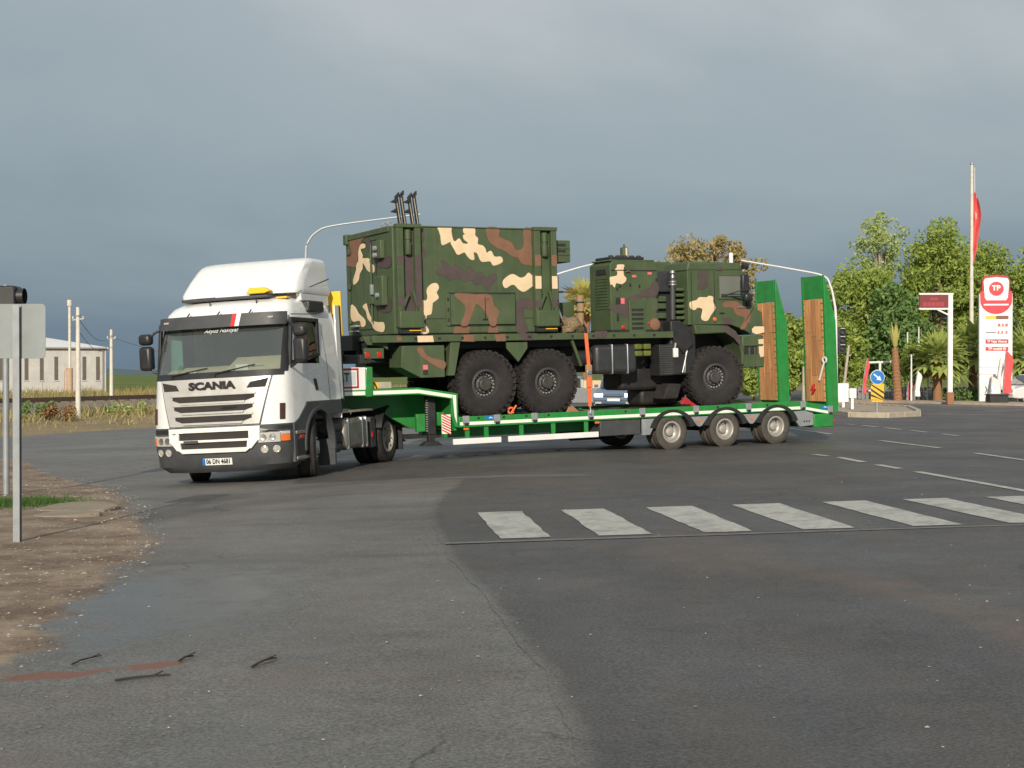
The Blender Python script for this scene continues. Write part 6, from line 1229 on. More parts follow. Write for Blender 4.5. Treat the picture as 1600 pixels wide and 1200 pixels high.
pm('bark', (0.20, 0.155, 0.11), 0.9, var=0.3, scale=12, bump=0.5, bscale=20); pm('bark_pale', (0.42, 0.37, 0.30), 0.9, var=0.25, scale=8, bump=0.4, bscale=20); pm('palm_bark', (0.30, 0.15, 0.075), 0.9, var=0.4, scale=18, bump=0.8, bscale=25)
pm('wall_render', (0.47, 0.46, 0.435), 0.9, var=0.10, scale=1.2, dirt=0.4, dirtc=(0.30, 0.27, 0.23)); pm('roof_white', (0.85, 0.84, 0.80), 0.6, var=0.03); pm('window_dark', (0.10, 0.085, 0.07), 0.4, var=0.1)
pm('ballast_stone', (0.20, 0.17, 0.145), 0.95, var=0.45, scale=5, detail=8, bump=1.0, bscale=9); pm('rail_rust', (0.085, 0.055, 0.042), 0.7, var=0.2); pm('pole_white', (0.66, 0.62, 0.54), 0.8, var=0.1, dirt=0.25); pm('stack_tan', (0.50, 0.34, 0.22), 0.8, var=0.15)
pm('mast_grey', (0.42, 0.45, 0.45), 0.45, metal=0.3, var=0.06); pm('mast_white', (0.72, 0.72, 0.70), 0.4, var=0.05); pm('hill_far', (0.075, 0.115, 0.135), 1.0, var=0.1, scale=0.01)
pm('kerb_stone', (0.44, 0.38, 0.29), 0.9, var=0.15, dirt=0.35); pm('paving', (0.36, 0.29, 0.22), 0.9, var=0.2, scale=3); pm('fence_grey', (0.22, 0.21, 0.20), 0.7, var=0.1); pm('pink_cloth', (0.72, 0.30, 0.28), 0.8, var=0.05); pm('red_cloth', (0.66, 0.10, 0.10), 0.8, var=0.06); pm('white_cloth', (0.80, 0.78, 0.76), 0.8, var=0.04)
pm('car_blue', (0.09, 0.15, 0.25), 0.25, var=0.05, coat=0.6); pm('car_white', (0.78, 0.77, 0.74), 0.3, var=0.03, coat=0.5); pm('car_grey', (0.18, 0.19, 0.20), 0.35, var=0.05, coat=0.4); pm('beige_box', (0.60, 0.47, 0.27), 0.6, var=0.05)
emit('headlamp_lit', (1.0, 0.93, 0.80), 6.0, (0.8, 0.8, 0.8)); emit('led_red', (0.9, 0.05, 0.08), 0.55); emit('led_red_dim', (0.8, 0.05, 0.06), 0.16, (0.10, 0.02, 0.02))
glass('car_glass', (0.25, 0.32, 0.32), 0.02, 1.5)

def leaves(mb, c, rad, n, size, squash=1.0):
    for _ in range(n):
        while True:
            d = Vector((rnd.uniform(-1, 1), rnd.uniform(-1, 1), rnd.uniform(-1, 1)))
            if 0.02 < d.length < 1: break
        d = d.normalized() * d.length ** 0.5; p = Vector(c) + Vector((d.x * rad, d.y * rad, d.z * rad * squash))
        u = Vector((rnd.gauss(0, 1), rnd.gauss(0, 1), rnd.gauss(0, 1))).normalized(); w_ = u.cross(Vector((rnd.gauss(0, 1), rnd.gauss(0, 1), rnd.gauss(0, 1)))).normalized()
        s_ = size * rnd.uniform(0.6, 1.35); mb.add([p - u * s_, p + w_ * s_ * 0.5, p + u * s_, p - w_ * s_ * 0.5], [(0, 1, 2, 3)])
def tree(name, base, h, rx, rz, label, group, tk=1.0, mat='leaf_green', clumps=60, per=90, size=0.16, zc=None, bark='bark', gap=0.0, bare=0.0, ry=None, crad=0.30):
    """trunk, limbs reaching the clumps, and a crown of leaf clumps spread through an uneven ellipsoid"""
    t = thing(name, base, label, 'tree', group); zc = zc or h - rz; ry = ry or rx
    tr = MB(); tr.tube([(0, 0, -0.1), (rx * 0.04, 0, zc * 0.5), (0, 0, zc + rz * 0.4)], 0.1, 8, rs=[(0.05 + h * 0.018) * tk, (0.03 + h * 0.013) * tk, (0.02 + h * 0.004) * tk]); cr = MB()
    cs = []
    for k in range(clumps):
        a = rnd.uniform(0, 2 * math.pi); u = rnd.uniform(-0.9, 1); q = math.sqrt(max(0, 1 - u * u)); r_ = rnd.uniform(0.45, 1.0) ** 0.6
        wob = 1 + 0.22 * math.sin(3 * a + 1.7 * u * 3) + rnd.uniform(-0.12, 0.12)
        c = Vector((rx * q * math.cos(a) * r_ * wob, ry * q * math.sin(a) * r_ * wob, zc + rz * u * r_ * (1 + rnd.uniform(-0.10, 0.12))))
        cs.append(c); rad = crad * (rx + rz) / 2 * rnd.uniform(0.65, 1.2); leaves(cr, c, rad, int(per * rnd.uniform(0.6, 1.3)), size, 0.85)
    for c in cs[::3]: tr.tube([(0, 0, zc * 0.45 + rnd.uniform(0, rz * 0.6)), (c.x * 0.5, c.y * 0.5, c.z - rz * 0.12), tuple(c)], 0.03, 5, rs=[(0.02 + h * 0.005) * tk, (0.012 + h * 0.003) * tk, 0.012])
    tr.build('trunk', bark, t, angle=60); cr.build('crown', mat, t, recalc=False)
    return t
def rel_(p, c_): return (p[0] - c_.x + rnd.uniform(-0.04, 0.04), p[1] - c_.y + rnd.uniform(-0.04, 0.04))
pm('slab_dusty', (0.27, 0.225, 0.165), 0.95, var=0.25, scale=4, detail=8, dirt=0.6, dirtc=(0.19, 0.13, 0.085), bump=0.3, bscale=40)
def blades(mb, p, n, h, spread, lean=0.35):
    for _ in range(n):
        q = Vector(p) + Vector((rnd.gauss(0, spread), rnd.gauss(0, spread), 0)); a = rnd.uniform(0, math.pi); w_ = Vector((math.cos(a), math.sin(a), 0)) * h * rnd.uniform(0.04, 0.09)
        tip = q + Vector((rnd.gauss(0, lean * h), rnd.gauss(0, lean * h), h * rnd.uniform(0.55, 1.25))); mb.add([q - w_, q + w_, tip], [(0, 1, 2)])

# --- railway bank on the left
RD = Vector((0.4, 0.917, 0)); RN = Vector((-0.917, 0.4, 0)); RP = Vector((-15.7, 43.1, 0))
def rail_pt(s, t): q = RP + RN * s + RD * t; return q
rows = []
for i in range(150):
    t = -55 + i * 0.9; rows.append([])
    for s, hz in ((7.7, -0.12), (8.2, 0.02), (8.8, 0.22), (9.3, 0.33), (9.9, 0.36), (10.8, 0.36), (11.7, 0.36), (12.3, 0.32), (12.9, 0.12), (13.4, -0.12)):
        q = rail_pt(s + rnd.uniform(-0.08, 0.08), t); rows[-1].append((q.x, q.y, gz(q.x, q.y) + hz + rnd.uniform(-0.03, 0.03)))
tag(MB().grid(rows).build('ballast', 'ballast_stone', recalc=False, angle=180), 'grey-brown ballast bank under the railway track', 'ballast', kind='stuff')
TK = thing('railway_track', rail_pt(10.8, 5) + Vector((0, 0, gz(*rail_pt(10.8, 5).xy) + 0.36)), 'single rusty railway track on the ballast bank behind the junction', 'railway track')
for s in (10.1, 11.5):
    ml = MB(); pts = []
    for i in range(60):
        q = rail_pt(s, -55 + i * 2.28); pts.append(Vector((q.x, q.y, gz(q.x, q.y) + 0.47)) - TK.location)
    for a, b_ in zip(pts, pts[1:]): ml.bar(a, b_, 0.07, 0.16)
    ml.build('rail', 'rail_rust', TK)
slp = MB().box(-1.2, 1.2, -0.12, 0.12, -0.1, 0.03).mesh('sleeper', 'bark')
for i in range(90):
    q = rail_pt(10.8, -30 + i * 0.75); o = bpy.data.objects.new('sleeper', slp); COL.objects.link(o); o.parent = TK; o.location = Vector((q.x, q.y, gz(q.x, q.y) + 0.365)) - TK.location; o.rotation_euler = (0, 0, math.atan2(RN.y, RN.x))
# dry grass and weeds (uncountable)
gm = MB()
for _ in range(5200):
    s, t = rnd.uniform(13.6, 52), rnd.uniform(-25, 75); q = rail_pt(s, t); blades(gm, (q.x, q.y, gz(q.x, q.y) - 0.05), 5, rnd.uniform(0.32, 0.66), 0.24)
tag(gm.build('dry_grass', 'grass_mixed', recalc=False), 'tall yellow-green dry grass beyond the railway track', 'grass', kind='stuff')
gm = MB()
for _ in range(2600):
    s, t = rnd.uniform(0.5, 8.4) , rnd.uniform(-22, 40); q = rail_pt(s, t)
    if (s < 2.5 and rnd.random() < 0.92) or (s < 5 and rnd.random() < 0.6): continue
    blades(gm, (q.x, q.y, gz(q.x, q.y) - 0.05), 6, rnd.uniform(0.12, 0.42) * (0.5 + s / 9), 0.2, 0.6)
tag(gm.build('roadside_weeds', 'grass_dry', recalc=False), 'low dry weeds between the road edge and the railway', 'weeds', kind='stuff')
def bush(name, p, r_, h, mat, label, cat='bush', n=500, size=0.07, group=None):
    t = thing(name, p, label, cat, group); cb = MB()
    for k in range(9): leaves(cb, (rnd.uniform(-r_, r_) * 0.7, rnd.uniform(-r_, r_) * 0.7, h * rnd.uniform(0.2, 0.75)), h * 0.38, n // 9, size, 0.9)
    cb.build('foliage', mat, t, recalc=False); MB().tube([(0, 0, -0.1), (0, 0, h * 0.6)], 0.03, 6).build('stem', 'bark', t); return t
q = at(96, 652, 53); bush('weed_bush', (q.x, q.y, gz(q.x, q.y)), 0.7, 0.55, 'weed_rust', 'rust-brown weed bush at the foot of the near white pole')
q = at(62, 650, 53); bush('weed_bush', (q.x, q.y, gz(q.x, q.y)), 0.8, 0.6, 'leaf_deep', 'grey-green weed bush between signpost and rust-brown bush', group=None)
q = at(200, 642, 58); bush('weed_bush', (q.x, q.y, gz(q.x, q.y)), 1.2, 0.5, 'leaf_pale', 'pale olive weed bush below the railway, close to the cab')

# --- warehouse, vent stack, poles, wires
WH = thing('warehouse', at(80, 600, 120) * 1.0, 'long low grey warehouse with white roof and narrow dark windows beyond the railway', 'building')
WH.rotation_euler = (0, 0, R(17)); WH.location = (-34.6 - 6.9 * math.cos(R(17)), 120 - 6.9 * math.sin(R(17)), gz(-41.5, 60)); zb = 1.55 - WH.location.z
MB().box(-18, 6.9, 0, 11, -0.3, 2.15 + zb).build('wall', 'wall_render', WH)
ez = 2.13 + zb; MB().add([(-18.3, -0.3, ez), (7.1, -0.3, ez), (7.1, 11.3, ez), (-18.3, 11.3, ez), (-12, 5.5, ez + 1.1), (1.6, 5.5, ez + 1.1), (-18.3, -0.3, ez + 0.10), (7.1, -0.3, ez + 0.10), (7.1, 11.3, ez + 0.10), (-18.3, 11.3, ez + 0.10)],
    [(0, 1, 2, 3), (6, 7, 5, 4), (7, 8, 5), (8, 9, 4, 5), (9, 6, 4), (0, 1, 7, 6), (1, 2, 8, 7), (2, 3, 9, 8), (3, 0, 6, 9)]).build('roof', 'roof_white', WH)
for px in (-60, -25, 14, 50, 72, 93, 134, 154):
    x_ = 6.9 - (166 - px) / 2200 * 118 / 0.97; wd = 0.15
    MB().box(x_ - wd, x_ + wd, -0.03, 0.1, zb - 0.55, 1.45 + zb).build('window', 'window_dark', WH); MB().box(x_ - wd - 0.05, x_ + wd + 0.05, -0.07, 0.05, zb - 0.63, zb - 0.55).build('sill', 'wall_render', WH)
MB().box(-3.6, -1.9, -0.06, 0.1, -0.1, 1.1 + zb).build('door', 'curtain_teal', WH)
MB().box(-18.2, 7.0, -0.36, -0.28, ez - 0.02, ez + 0.10).build('gutter', 'fence_grey', WH); MB().box(6.6, 6.72, -0.12, 0, -0.2, ez).build('downpipe', 'fence_grey', WH)
for k in range(9): MB().box(-17.5 + k * 2.75, -17.46 + k * 2.75, -0.012, 0.0, -0.2, 2.12 + zb).build('wall_joint', 'fence_grey', WH)
p_ = at(109, 603, 108); VS = thing('vent_stack', (p_.x, p_.y, gz(p_.x, 60)), 'cream vent stack with wide tan base in front of the warehouse', 'vent stack'); h0 = 1.55 - VS.location.z
MB().tube([(0, 0, -0.2), (0, 0, h0 + 0.45)], 0.23, 14).build('base', 'stack_tan', VS); MB().tube([(0, 0, h0 + 0.4), (0, 0, h0 + 5.2)], 0.105, 12).build('pipe', 'pole_white', VS); MB().tube([(0, 0, h0 + 5.2), (0, 0, h0 + 5.65)], 0.19, 12).build('cap', 'pole_white', VS)
MB().tube([(0.2, 0, h0 + 0.4), (-0.25, 0, h0 + 0.42), (-0.4, 0, h0 + 0.2), (-0.42, 0, -0.1)], 0.04, 8).build('bent_pipe', 'stack_tan', VS)
def pole(px, ytop, ybot, Z, label, r_=0.085):
    b_ = at(px, ybot, Z); g_ = gz(b_.x, b_.y); t = thing('concrete_pole', (b_.x, b_.y, g_), label, 'pole', 'white poles along the railway'); zt = at(px, ytop, Z).z - g_
    MB().tube([(0, 0, -0.3), (0, 0, zt)], r_, 10, rs=[r_ * 1.25, r_ * 0.85]).build('shaft', 'pole_white', t); MB().tube([(0, 0, zt - 0.35), (0, 0, zt - 0.30)], r_ * 1.4, 10).build('band', 'galvanised', t)
    MB().bar((-0.22, 0.02, zt - 0.5), (0.22, 0.02, zt - 0.45), 0.05, 0.05).build('crossarm', 'galvanised', t)
    for s_ in (-0.2, 0.2): MB().lathe([(0.0, 0), (0.04, 0.01), (0.03, 0.06), (0.04, 0.09), (0, 0.12)], (s_, 0.02, zt - 0.46), 'z', 8, False).build('insulator', 'pole_white', t)
    return t, Vector((b_.x, b_.y, g_ + zt - 0.4))
t1, w1 = pole(122, 480, 650, 55, 'tall near white concrete pole standing before the railway bank'); t2, w2 = pole(174, 515, 625, 74, 'shorter farther white concrete pole right of the warehouse')
for dz, a_, b_, nm_ in ((0.0, w1, w2, 'thin wire between the two white poles, upper'), (-0.5, w1, w2, 'thin wire between the two white poles, lower'), (0.0, w2, w2 + (w2 - w1) * 2.2 + Vector((6, 0, 0.3)), 'thin wire running from the farther white pole towards the cab')):
    q = MB(); q.tube([a_.lerp(b_, k / 10) + Vector((0, 0, dz - 0.5 * math.sin(math.pi * k / 10))) for k in range(11)], 0.012, 5); tag(q.build('overhead_wire', 'black_plastic'), nm_, 'wire')
# low hills on the horizon
rows = [[], [], []]
for k in range(121):
    x_ = -2400 + 40 * k; h_ = 5 + 7 * (0.5 + 0.5 * math.sin(k * 0.31 + 1)) * (0.6 + 0.4 * math.sin(k * 0.83)) + rnd.uniform(0, 2.0)
    rows[0].append((x_, 2600, -4)); rows[1].append((x_, 2680, max(1.0, h_))); rows[2].append((x_, 3000, -4))
tag(MB().grid(rows).build('hills', 'hill_far', recalc=False, angle=180), 'low dark blue hills on the far horizon', kind='structure')

# --- left foreground: sign seen from behind, traffic light
SP = thing('road_sign', on_ground(-5.16, 14.68), 'square road sign seen from the back on a galvanised post', 'sign', rot=(0, 0, R(-6))); g_ = SP.location.z
zt = 2.285 - g_
ps = MB(); ps.box(-0.036, 0.036, -0.028, -0.022, -0.2, zt - 0.02).box(-0.036, 0.036, 0.022, 0.028, -0.2, zt - 0.02).box(-0.004, 0.004, -0.022, 0.022, -0.2, zt - 0.02); ps.build('post', 'galvanised', SP)
cs = []
for cx, cz, a0 in ((0.25, zt - 0.05, 0), (-0.25, zt - 0.05, 90), (-0.25, zt - 0.53, 180), (0.25, zt - 0.53, 270)):
    cs += [(cx + 0.045 * math.cos(R(a0 + 22.5 * k)), cz + 0.045 * math.sin(R(a0 + 22.5 * k))) for k in range(5)]
MB().prism(cs, 'y', 0.034, 0.040).build('panel', 'sign_back', SP, 0.002); 
for z_ in (zt - 0.15, zt - 0.42): MB().box(-0.034, 0.034, 0.028, 0.0335, z_ - 0.012, z_ + 0.012).build('clamp', 'galvanised', SP, 0.002)
TF = thing('traffic_light', on_ground(-7.98, 22.2), 'black traffic light on a grey post behind the back of the road sign', 'traffic light'); g_ = TF.location.z
MB().tube([(0, 0, -0.2), (0, 0, 2.95 - g_)], 0.05, 12).build('post', 'galvanised', TF); MB().box(-0.16, 0.20, -0.17, 0.17, 1.98 - g_, 2.93 - g_).build('housing', 'black_plastic', TF, 0.03)
for k, z_ in enumerate((2.77, 2.46, 2.15)):
    v_ = MB(); v_.lathe([(0.13, 0.20), (0.13, 0.30), (0.12, 0.30), (0.12, 0.20)], (0, 0, z_ - g_), 'x', 18, False); v_.build('visor', 'black_plastic', TF)
    MB().lathe([(0.12, 0.19), (0.10, 0.215), (0.0, 0.225)], (0, 0, z_ - g_), 'x', 18, False).build('lens', ('dark_red', 'orange_lens', 'text_green')[k], TF)
# --- left foreground: grass tuft, slab, twigs, stones
gm = MB()
for _ in range(1500): x_, y_ = rnd.gauss(-6.95, 0.38), rnd.gauss(19.5, 0.42); blades(gm, (x_, y_, gz(x_, y_) + 0.02), 3, rnd.uniform(0.05, 0.12), 0.05, 0.5)
tag(gm.build('grass_patch', 'grass_green', recalc=False), 'small patch of short green grass beside the signpost', 'grass', kind='stuff')
for pts_, lb in (([(-6.25, 18.45), (-5.95, 18.15), (-5.45, 18.05), (-5.2, 18.35), (-5.35, 18.9), (-5.8, 19.35), (-6.2, 19.1)], 'cracked pale concrete slab half buried in the dirt by the signpost'), ([(-5.95, 17.45), (-5.5, 17.35), (-5.15, 17.6), (-5.3, 17.9), (-5.85, 17.95)], 'smaller broken concrete slab in the dirt in front of the cracked one')):
    c_ = sum((Vector(p) for p in pts_), Vector((0, 0))) / len(pts_); o_ = MB().prism([rel_(p, c_) for p in smooth_poly([Vector(p) for p in pts_], 2)], 'z', -0.1, 0.045).build('concrete_slab', 'slab_dusty', bevel=0.015)
    o_.location = on_ground(c_.x, c_.y); o_.rotation_euler = (R(0.6), R(-1.5), 0); tag(o_, lb, 'slab')
def twig(pts, r_, label):
    m_ = MB(); P = [(x, y, gz(x, y) + r_ + 0.006 + dz) for x, y, dz in pts]; m_.tube(P, r_, 6, rs=[r_ * (1 - 0.5 * k / len(P)) for k in range(len(P))]); m_.tube([P[len(P) // 2], Vector(P[len(P) // 2]) + Vector((0.05, 0.03, 0.02))], r_ * 0.6, 5)
    tag(m_.build('twig', 'twig_bark'), label, 'twig', 'twigs dropped on the asphalt')
twig([(-2.60, 8.30, 0), (-2.57, 8.38, 0.01), (-2.54, 8.47, 0.005), (-2.50, 8.56, 0)], 0.006, 'thin twig lying on the asphalt just beyond the rust mud streak')
twig([(-2.21, 7.82, 0), (-2.12, 7.86, 0.005), (-2.02, 7.90, 0.005), (-1.93, 7.94, 0)], 0.008, 'straight dark stick lying on the asphalt in front of the rust mud streak')
twig([(-1.50, 8.10, 0), (-1.46, 8.20, 0.012), (-1.44, 8.26, 0.01), (-1.40, 8.35, 0)], 0.008, 'short dark twig lying alone right of the rust mud streak'); twig([(-1.49, 8.14, 0.0), (-1.45, 8.18, 0.02), (-1.41, 8.30, 0.008)], 0.006, 'thin curled twig lying against the lone short twig')
twig([(-1.97, 8.32, 0), (-1.95, 8.40, 0.01), (-1.92, 8.47, 0)], 0.008, 'stubby twig at the right end of the rust mud streak')
pm('stone_pale', (0.34, 0.29, 0.23), 0.9, var=0.2, isl=0.6)
def stone(mb, p, s_):
    V = [Vector((rnd.uniform(0.6, 1.1) * a, rnd.uniform(0.6, 1.1) * b_, rnd.uniform(0.3, 0.6) * c)) * s_ for a, b_, c in ((1, 0, 0.1), (0.3, 0.9, 0), (-0.8, 0.6, 0.1), (-0.8, -0.6, 0), (0.3, -0.9, 0.1), (0.1, 0.1, 0.9))]
    mb.add([Vector(p) + q for q in V], [(0, 1, 5), (1, 2, 5), (2, 3, 5), (3, 4, 5), (4, 0, 5)])
gm = MB()
for _ in range(2600):
    y_ = 4.5 + 24 * rnd.random() ** 1.3; x_ = lerp_tab(DIRT_EDGE, y_) - abs(rnd.gauss(-0.1, 1.4)) + 0.35; stone(gm, (x_, y_, gz(x_, y_) + 0.04), rnd.uniform(0.006, 0.018) * (1 + 1.2 * (rnd.random() < 0.06)))
for _ in range(420):
    y_ = 4.5 + 17 * rnd.random() ** 1.4; x_ = rnd.uniform(-3.3, 6); stone(gm, (x_, y_, gz(x_, y_) + 0.008), rnd.uniform(0.005, 0.014))
tag(gm.build('gravel', 'stone_pale', recalc=False), 'loose pale gravel scattered over the dirt and asphalt edge', 'gravel', kind='stuff')

# --- traffic masts
def mast(px, Z, path_px, label, mat, r_=0.046, head=None):
    b_ = at(px, 640, Z); t = thing('signal_mast', on_ground(b_.x, b_.y), label, 'mast'); o_ = Vector(t.location); P = [Vector((0, 0, -0.2))] + [at(x, y, Z) - o_ for x, y in path_px]
    P2 = [P[0]]
    for k in range(1, len(P)):
        for j in range(1, 5): 
            p0, p1, p2, p3 = P[max(k - 2, 0)], P[k - 1], P[k], P[min(k + 1, len(P) - 1)]; u = j / 4
            P2.append(0.5 * ((2 * p1) + (p2 - p0) * u + (2 * p0 - 5 * p1 + 4 * p2 - p3) * u * u + (3 * p1 - p0 - 3 * p2 + p3) * u ** 3) if k > 1 else p1.lerp(p2, u))
    n_ = len(P2); MB().tube(P2, r_, 10, rs=[r_ * (1.25 - 0.75 * k / n_) for k in range(n_)]).build('curved_pole', mat, t); MB().lathe([(0.16, 0), (0.16, 0.05), (0.09, 0.1), (0.09, 0.3)], axis='z', n=14, caps=False).build('base_flange', mat, t)
    if head:
        h_ = at(*head, Z) - o_; MB().box(h_.x - 0.02, h_.x + 0.28, -0.12, 0.10, h_.z - 0.55, h_.z + 0.45).build('signal_head', 'black_plastic', t, 0.03); MB().tube([(0, 0, h_.z), (h_.x, 0, h_.z)], 0.025, 6).build('head_bracket', mat, t)
        for k in range(3): MB().lathe([(0.10, -0.12), (0.10, -0.22), (0.09, -0.22), (0.09, -0.12)], (h_.x + 0.13, 0, h_.z + 0.27 - 0.3 * k), 'y', 14, False).build('visor', 'black_plastic', t); MB().box(h_.x + 0.05, h_.x + 0.22, -0.235, -0.225, h_.z + 0.385 - 0.3 * k, h_.z + 0.40 - 0.3 * k).build('visor_edge', 'white_plain', t)
mast(478, 50, [(478, 520), (478, 402), (482, 378), (496, 362), (520, 353), (600, 342), (657, 335)], 'grey curved traffic signal mast rising behind the white cab', 'mast_grey')
mast(842, 60, [(842, 520), (842, 452), (850, 437), (872, 428), (925, 413), (985, 404)], 'white curved signal mast rising behind the shelter towards the generator', 'mast_white')
mast(1307, 52, [(1307, 600), (1306, 500), (1303, 470), (1297, 446), (1286, 431), (1240, 421), (1158, 407)], 'white curved signal mast with black signal head behind the near ramp', 'mast_white', head=(1309, 530))

# --- kerbed island, keep-right sign, white panels
IS = empty('traffic_island', on_ground(14.0, 54)); tag(IS, 'kerbed traffic island with pale stones', kind='structure')
poly = [(11.6, 48.2), (12.6, 47.4), (14.2, 49.2), (15.0, 52.0), (16.4, 58.2), (15.6, 66.0), (13.2, 66.0), (12.2, 57.0)]
def rel(p, o_): return (p[0] - o_[0], p[1] - o_[1])
MB().prism([rel(p, IS.location) for p in poly], 'z', -0.1, 0.11).build('island_paving', 'paving', IS)
n_ = len(poly)
for i in range(n_):
    a, b_ = Vector(rel(poly[i], IS.location)), Vector(rel(poly[(i + 1) % n_], IS.location)); m_ = max(1, round((b_ - a).length / 1.0))
    for k in range(m_): p, q = a.lerp(b_, (k + 0.01) / m_), a.lerp(b_, (k + 0.99) / m_); MB().bar((p.x, p.y, 0.03), (q.x, q.y, 0.03 + rnd.uniform(0, 0.01)), 0.18, 0.30).build('kerb_stone', 'kerb_stone', IS, 0.02)
def post_at(px, py, Z, name, label, cat, group=None, rot=0): p = at(px, py, Z); return thing(name, on_ground(p.x, p.y, 0.1 if 45 < Z < 60 else 0), label, cat, group, (0, 0, R(rot)))
KR = post_at(1371, 650, 48, 'keep_right_sign', 'round blue arrow sign above a yellow and black striped panel on the island', 'sign'); z0 = KR.location.z; s48 = 48 / 2200
MB().tube([(0, 0.05, -0.1), (0, 0.05, 1.70 - z0)], 0.04, 10).build('post', 'galvanised', KR)
MB().lathe([(0.0, -0.012), (0.245, -0.012), (0.25, 0.0), (0.25, 0.012), (0.0, 0.012)], (0, 0, 1.43 - z0), n=32, caps=False).build('disc_rim', 'white_plain', KR); MB().lathe([(0.0, -0.016), (0.232, -0.016), (0.232, -0.012)], (0, 0, 1.43 - z0), n=32, caps=False).build('blue_disc', 'sign_blue', KR)
def rot2(pts, a, cx, cz): return [(cx + x * math.cos(a) - z * math.sin(a), cz + x * math.sin(a) + z * math.cos(a)) for x, z in pts]
MB().prism(rot2([(-0.17, -0.025), (0.02, -0.025), (0.02, -0.09), (0.17, 0.0), (0.02, 0.09), (0.02, 0.025), (-0.17, 0.025)], R(-40), 0, 1.43 - z0), 'y', -0.022, -0.016).build('white_arrow', 'white_plain', KR)
zp = 0.90 - z0; cut_ = 0.06; MB().prism([(-0.22, zp - 0.25), (-0.22 + cut_, zp - 0.31), (0.22 - cut_, zp - 0.31), (0.22, zp - 0.25), (0.22, zp + 0.31), (-0.22, zp + 0.31)], 'y', 0.0, 0.012).build('striped_panel', 'reflective_yellow', KR)
for k in range(4):
    z_ = zp + 0.34 - k * 0.19; P = [(-0.218, min(zp + 0.308, z_)), (0.218, max(zp - 0.245, z_ - 0.30)), (0.218, max(zp - 0.255, z_ - 0.38)), (-0.218, max(zp - 0.25, z_ - 0.08))]
    MB().prism(P, 'y', -0.004, 0.0).build('black_stripe', 'text_black', KR)
def panel(px0, px1, py0, py1, Z, label, pxp, pyb):
    b_ = at(pxp, pyb, Z); t = thing('sign_panel', on_ground(b_.x, b_.y, 0.1), label, 'sign', 'white sign panels on the island'); o_ = t.location; a, c = at(px0, py0, Z) - o_, at(px1, py1, Z) - o_
    MB().box(a.x, c.x, -0.02, 0.0, c.z, a.z).build('panel', 'white_plain', t, 0.01); MB().box(-0.05, 0.05, 0.0, 0.08, -0.1, c.z + 0.2).build('post', 'white_plain', t)
panel(1309, 1326, 599, 628, 58, 'larger blank white panel beside the near ramp on the island', 1318, 641); panel(1327, 1338, 607, 622, 55, 'smaller blank white panel on a short white post on the island', 1332, 643)

# --- pavement and forecourt on the far right
mb = MB(); pv = [(16.5, 76.2), (20.2, 70.8), (24.2, 64.3), (34, 60.5), (60, 56), (60, 60), (35, 64), (26, 68), (22, 74), (17, 79)]
pav = MB().prism(pv, 'z', -0.2, 0.16).build('pavement', 'paving'); tag(pav, 'tan pavement strip before the filling station', kind='structure')
pm('forecourt_asphalt', (0.085, 0.08, 0.075), 0.7, var=0.2, scale=0.6)
fc = MB().prism([(10, 79.0), (22.3, 74.2), (26.2, 68.2), (35.2, 64.2), (70, 60), (90, 130), (5, 130)], 'z', -0.2, 0.02).build('forecourt', 'forecourt_asphalt'); tag(fc, 'asphalt forecourt of the filling station', kind='structure')

# --- filling station signs
TO = thing('price_totem', (25.05, 73, 0.06), 'tall white fuel price totem with red round emblem on top', 'sign', rot=(0, 0, R(-8))); o_ = TO.location
MB().box(-0.83, 0.83, -0.18, 0.18, 0, 5.65).build('column', 'white_plain', TO, 0.03)
def arcp(r_, a0, a1, cx, cz, n=16, kz=1): return [(cx + r_ * math.cos(R(a0 + (a1 - a0) * k / n)), cz + kz * r_ * math.sin(R(a0 + (a1 - a0) * k / n))) for k in range(n + 1)]
MB().prism([(-0.80, 5.75), (-0.78, 5.15)] + arcp(0.80, 195, 345, 0, 5.35, 18, 0.95)[1:-1] + [(0.78, 5.15), (0.80, 5.75)], 'y', -0.23, 0.17).build('red_bowl', 'sign_red', TO, 0.01)
MB().prism([(-0.72, 5.70), (-0.70, 6.38), (-0.55, 6.55), (0.0, 6.62), (0.55, 6.55), (0.70, 6.38), (0.72, 5.70)], 'y', -0.15, 0.15).build('head_frame', 'dark_red', TO, 0.02)
MB().prism([(-0.48, 5.28), (0.48, 5.28), (0.58, 5.42), (0.64, 6.25), (0.56, 6.42), (0.0, 6.48), (-0.56, 6.42), (-0.64, 6.25), (-0.58, 5.42)], 'y', -0.25, -0.23).build('emblem_shield', 'white_plain', TO, 0.008)
em = []
for k in range(48): a = 2 * math.pi * k / 48; r_ = 0.36 + (0.03 if k % 2 else -0.015); em.append((r_ * math.cos(a), 5.88 + r_ * math.sin(a)))
MB().prism(em, 'y', -0.262, -0.25).build('emblem_gear', 'sign_red', TO); text_part('emblem_lettering', 'TP', 0.36, 'white_plain', TO, (-0.01, -0.27, 5.91), (R(90), 0, 0), bold=0.016, depth=0.003, width=0.44)
MB().box(-0.62, 0.62, -0.238, -0.23, 5.02, 5.10).build('white_bar', 'white_plain', TO)
for x0, x1, z_, h_, mt_ in ((-0.52, 0.0, 4.40, 0.16, 'yellow_panel'), (0.0, 0.62, 4.40, 0.18, 'camo_brown'), (-0.52, 0.0, 3.62, 0.04, 'text_green'), (-0.52, 0.62, 3.16, 0.22, 'dark_red'), (-0.52, 0.62, 2.78, 0.20, 'sign_red')): MB().box(x0, x1, -0.19, -0.18, z_ - h_ / 2, z_ + h_ / 2).build('price_strip', mt_, TO)
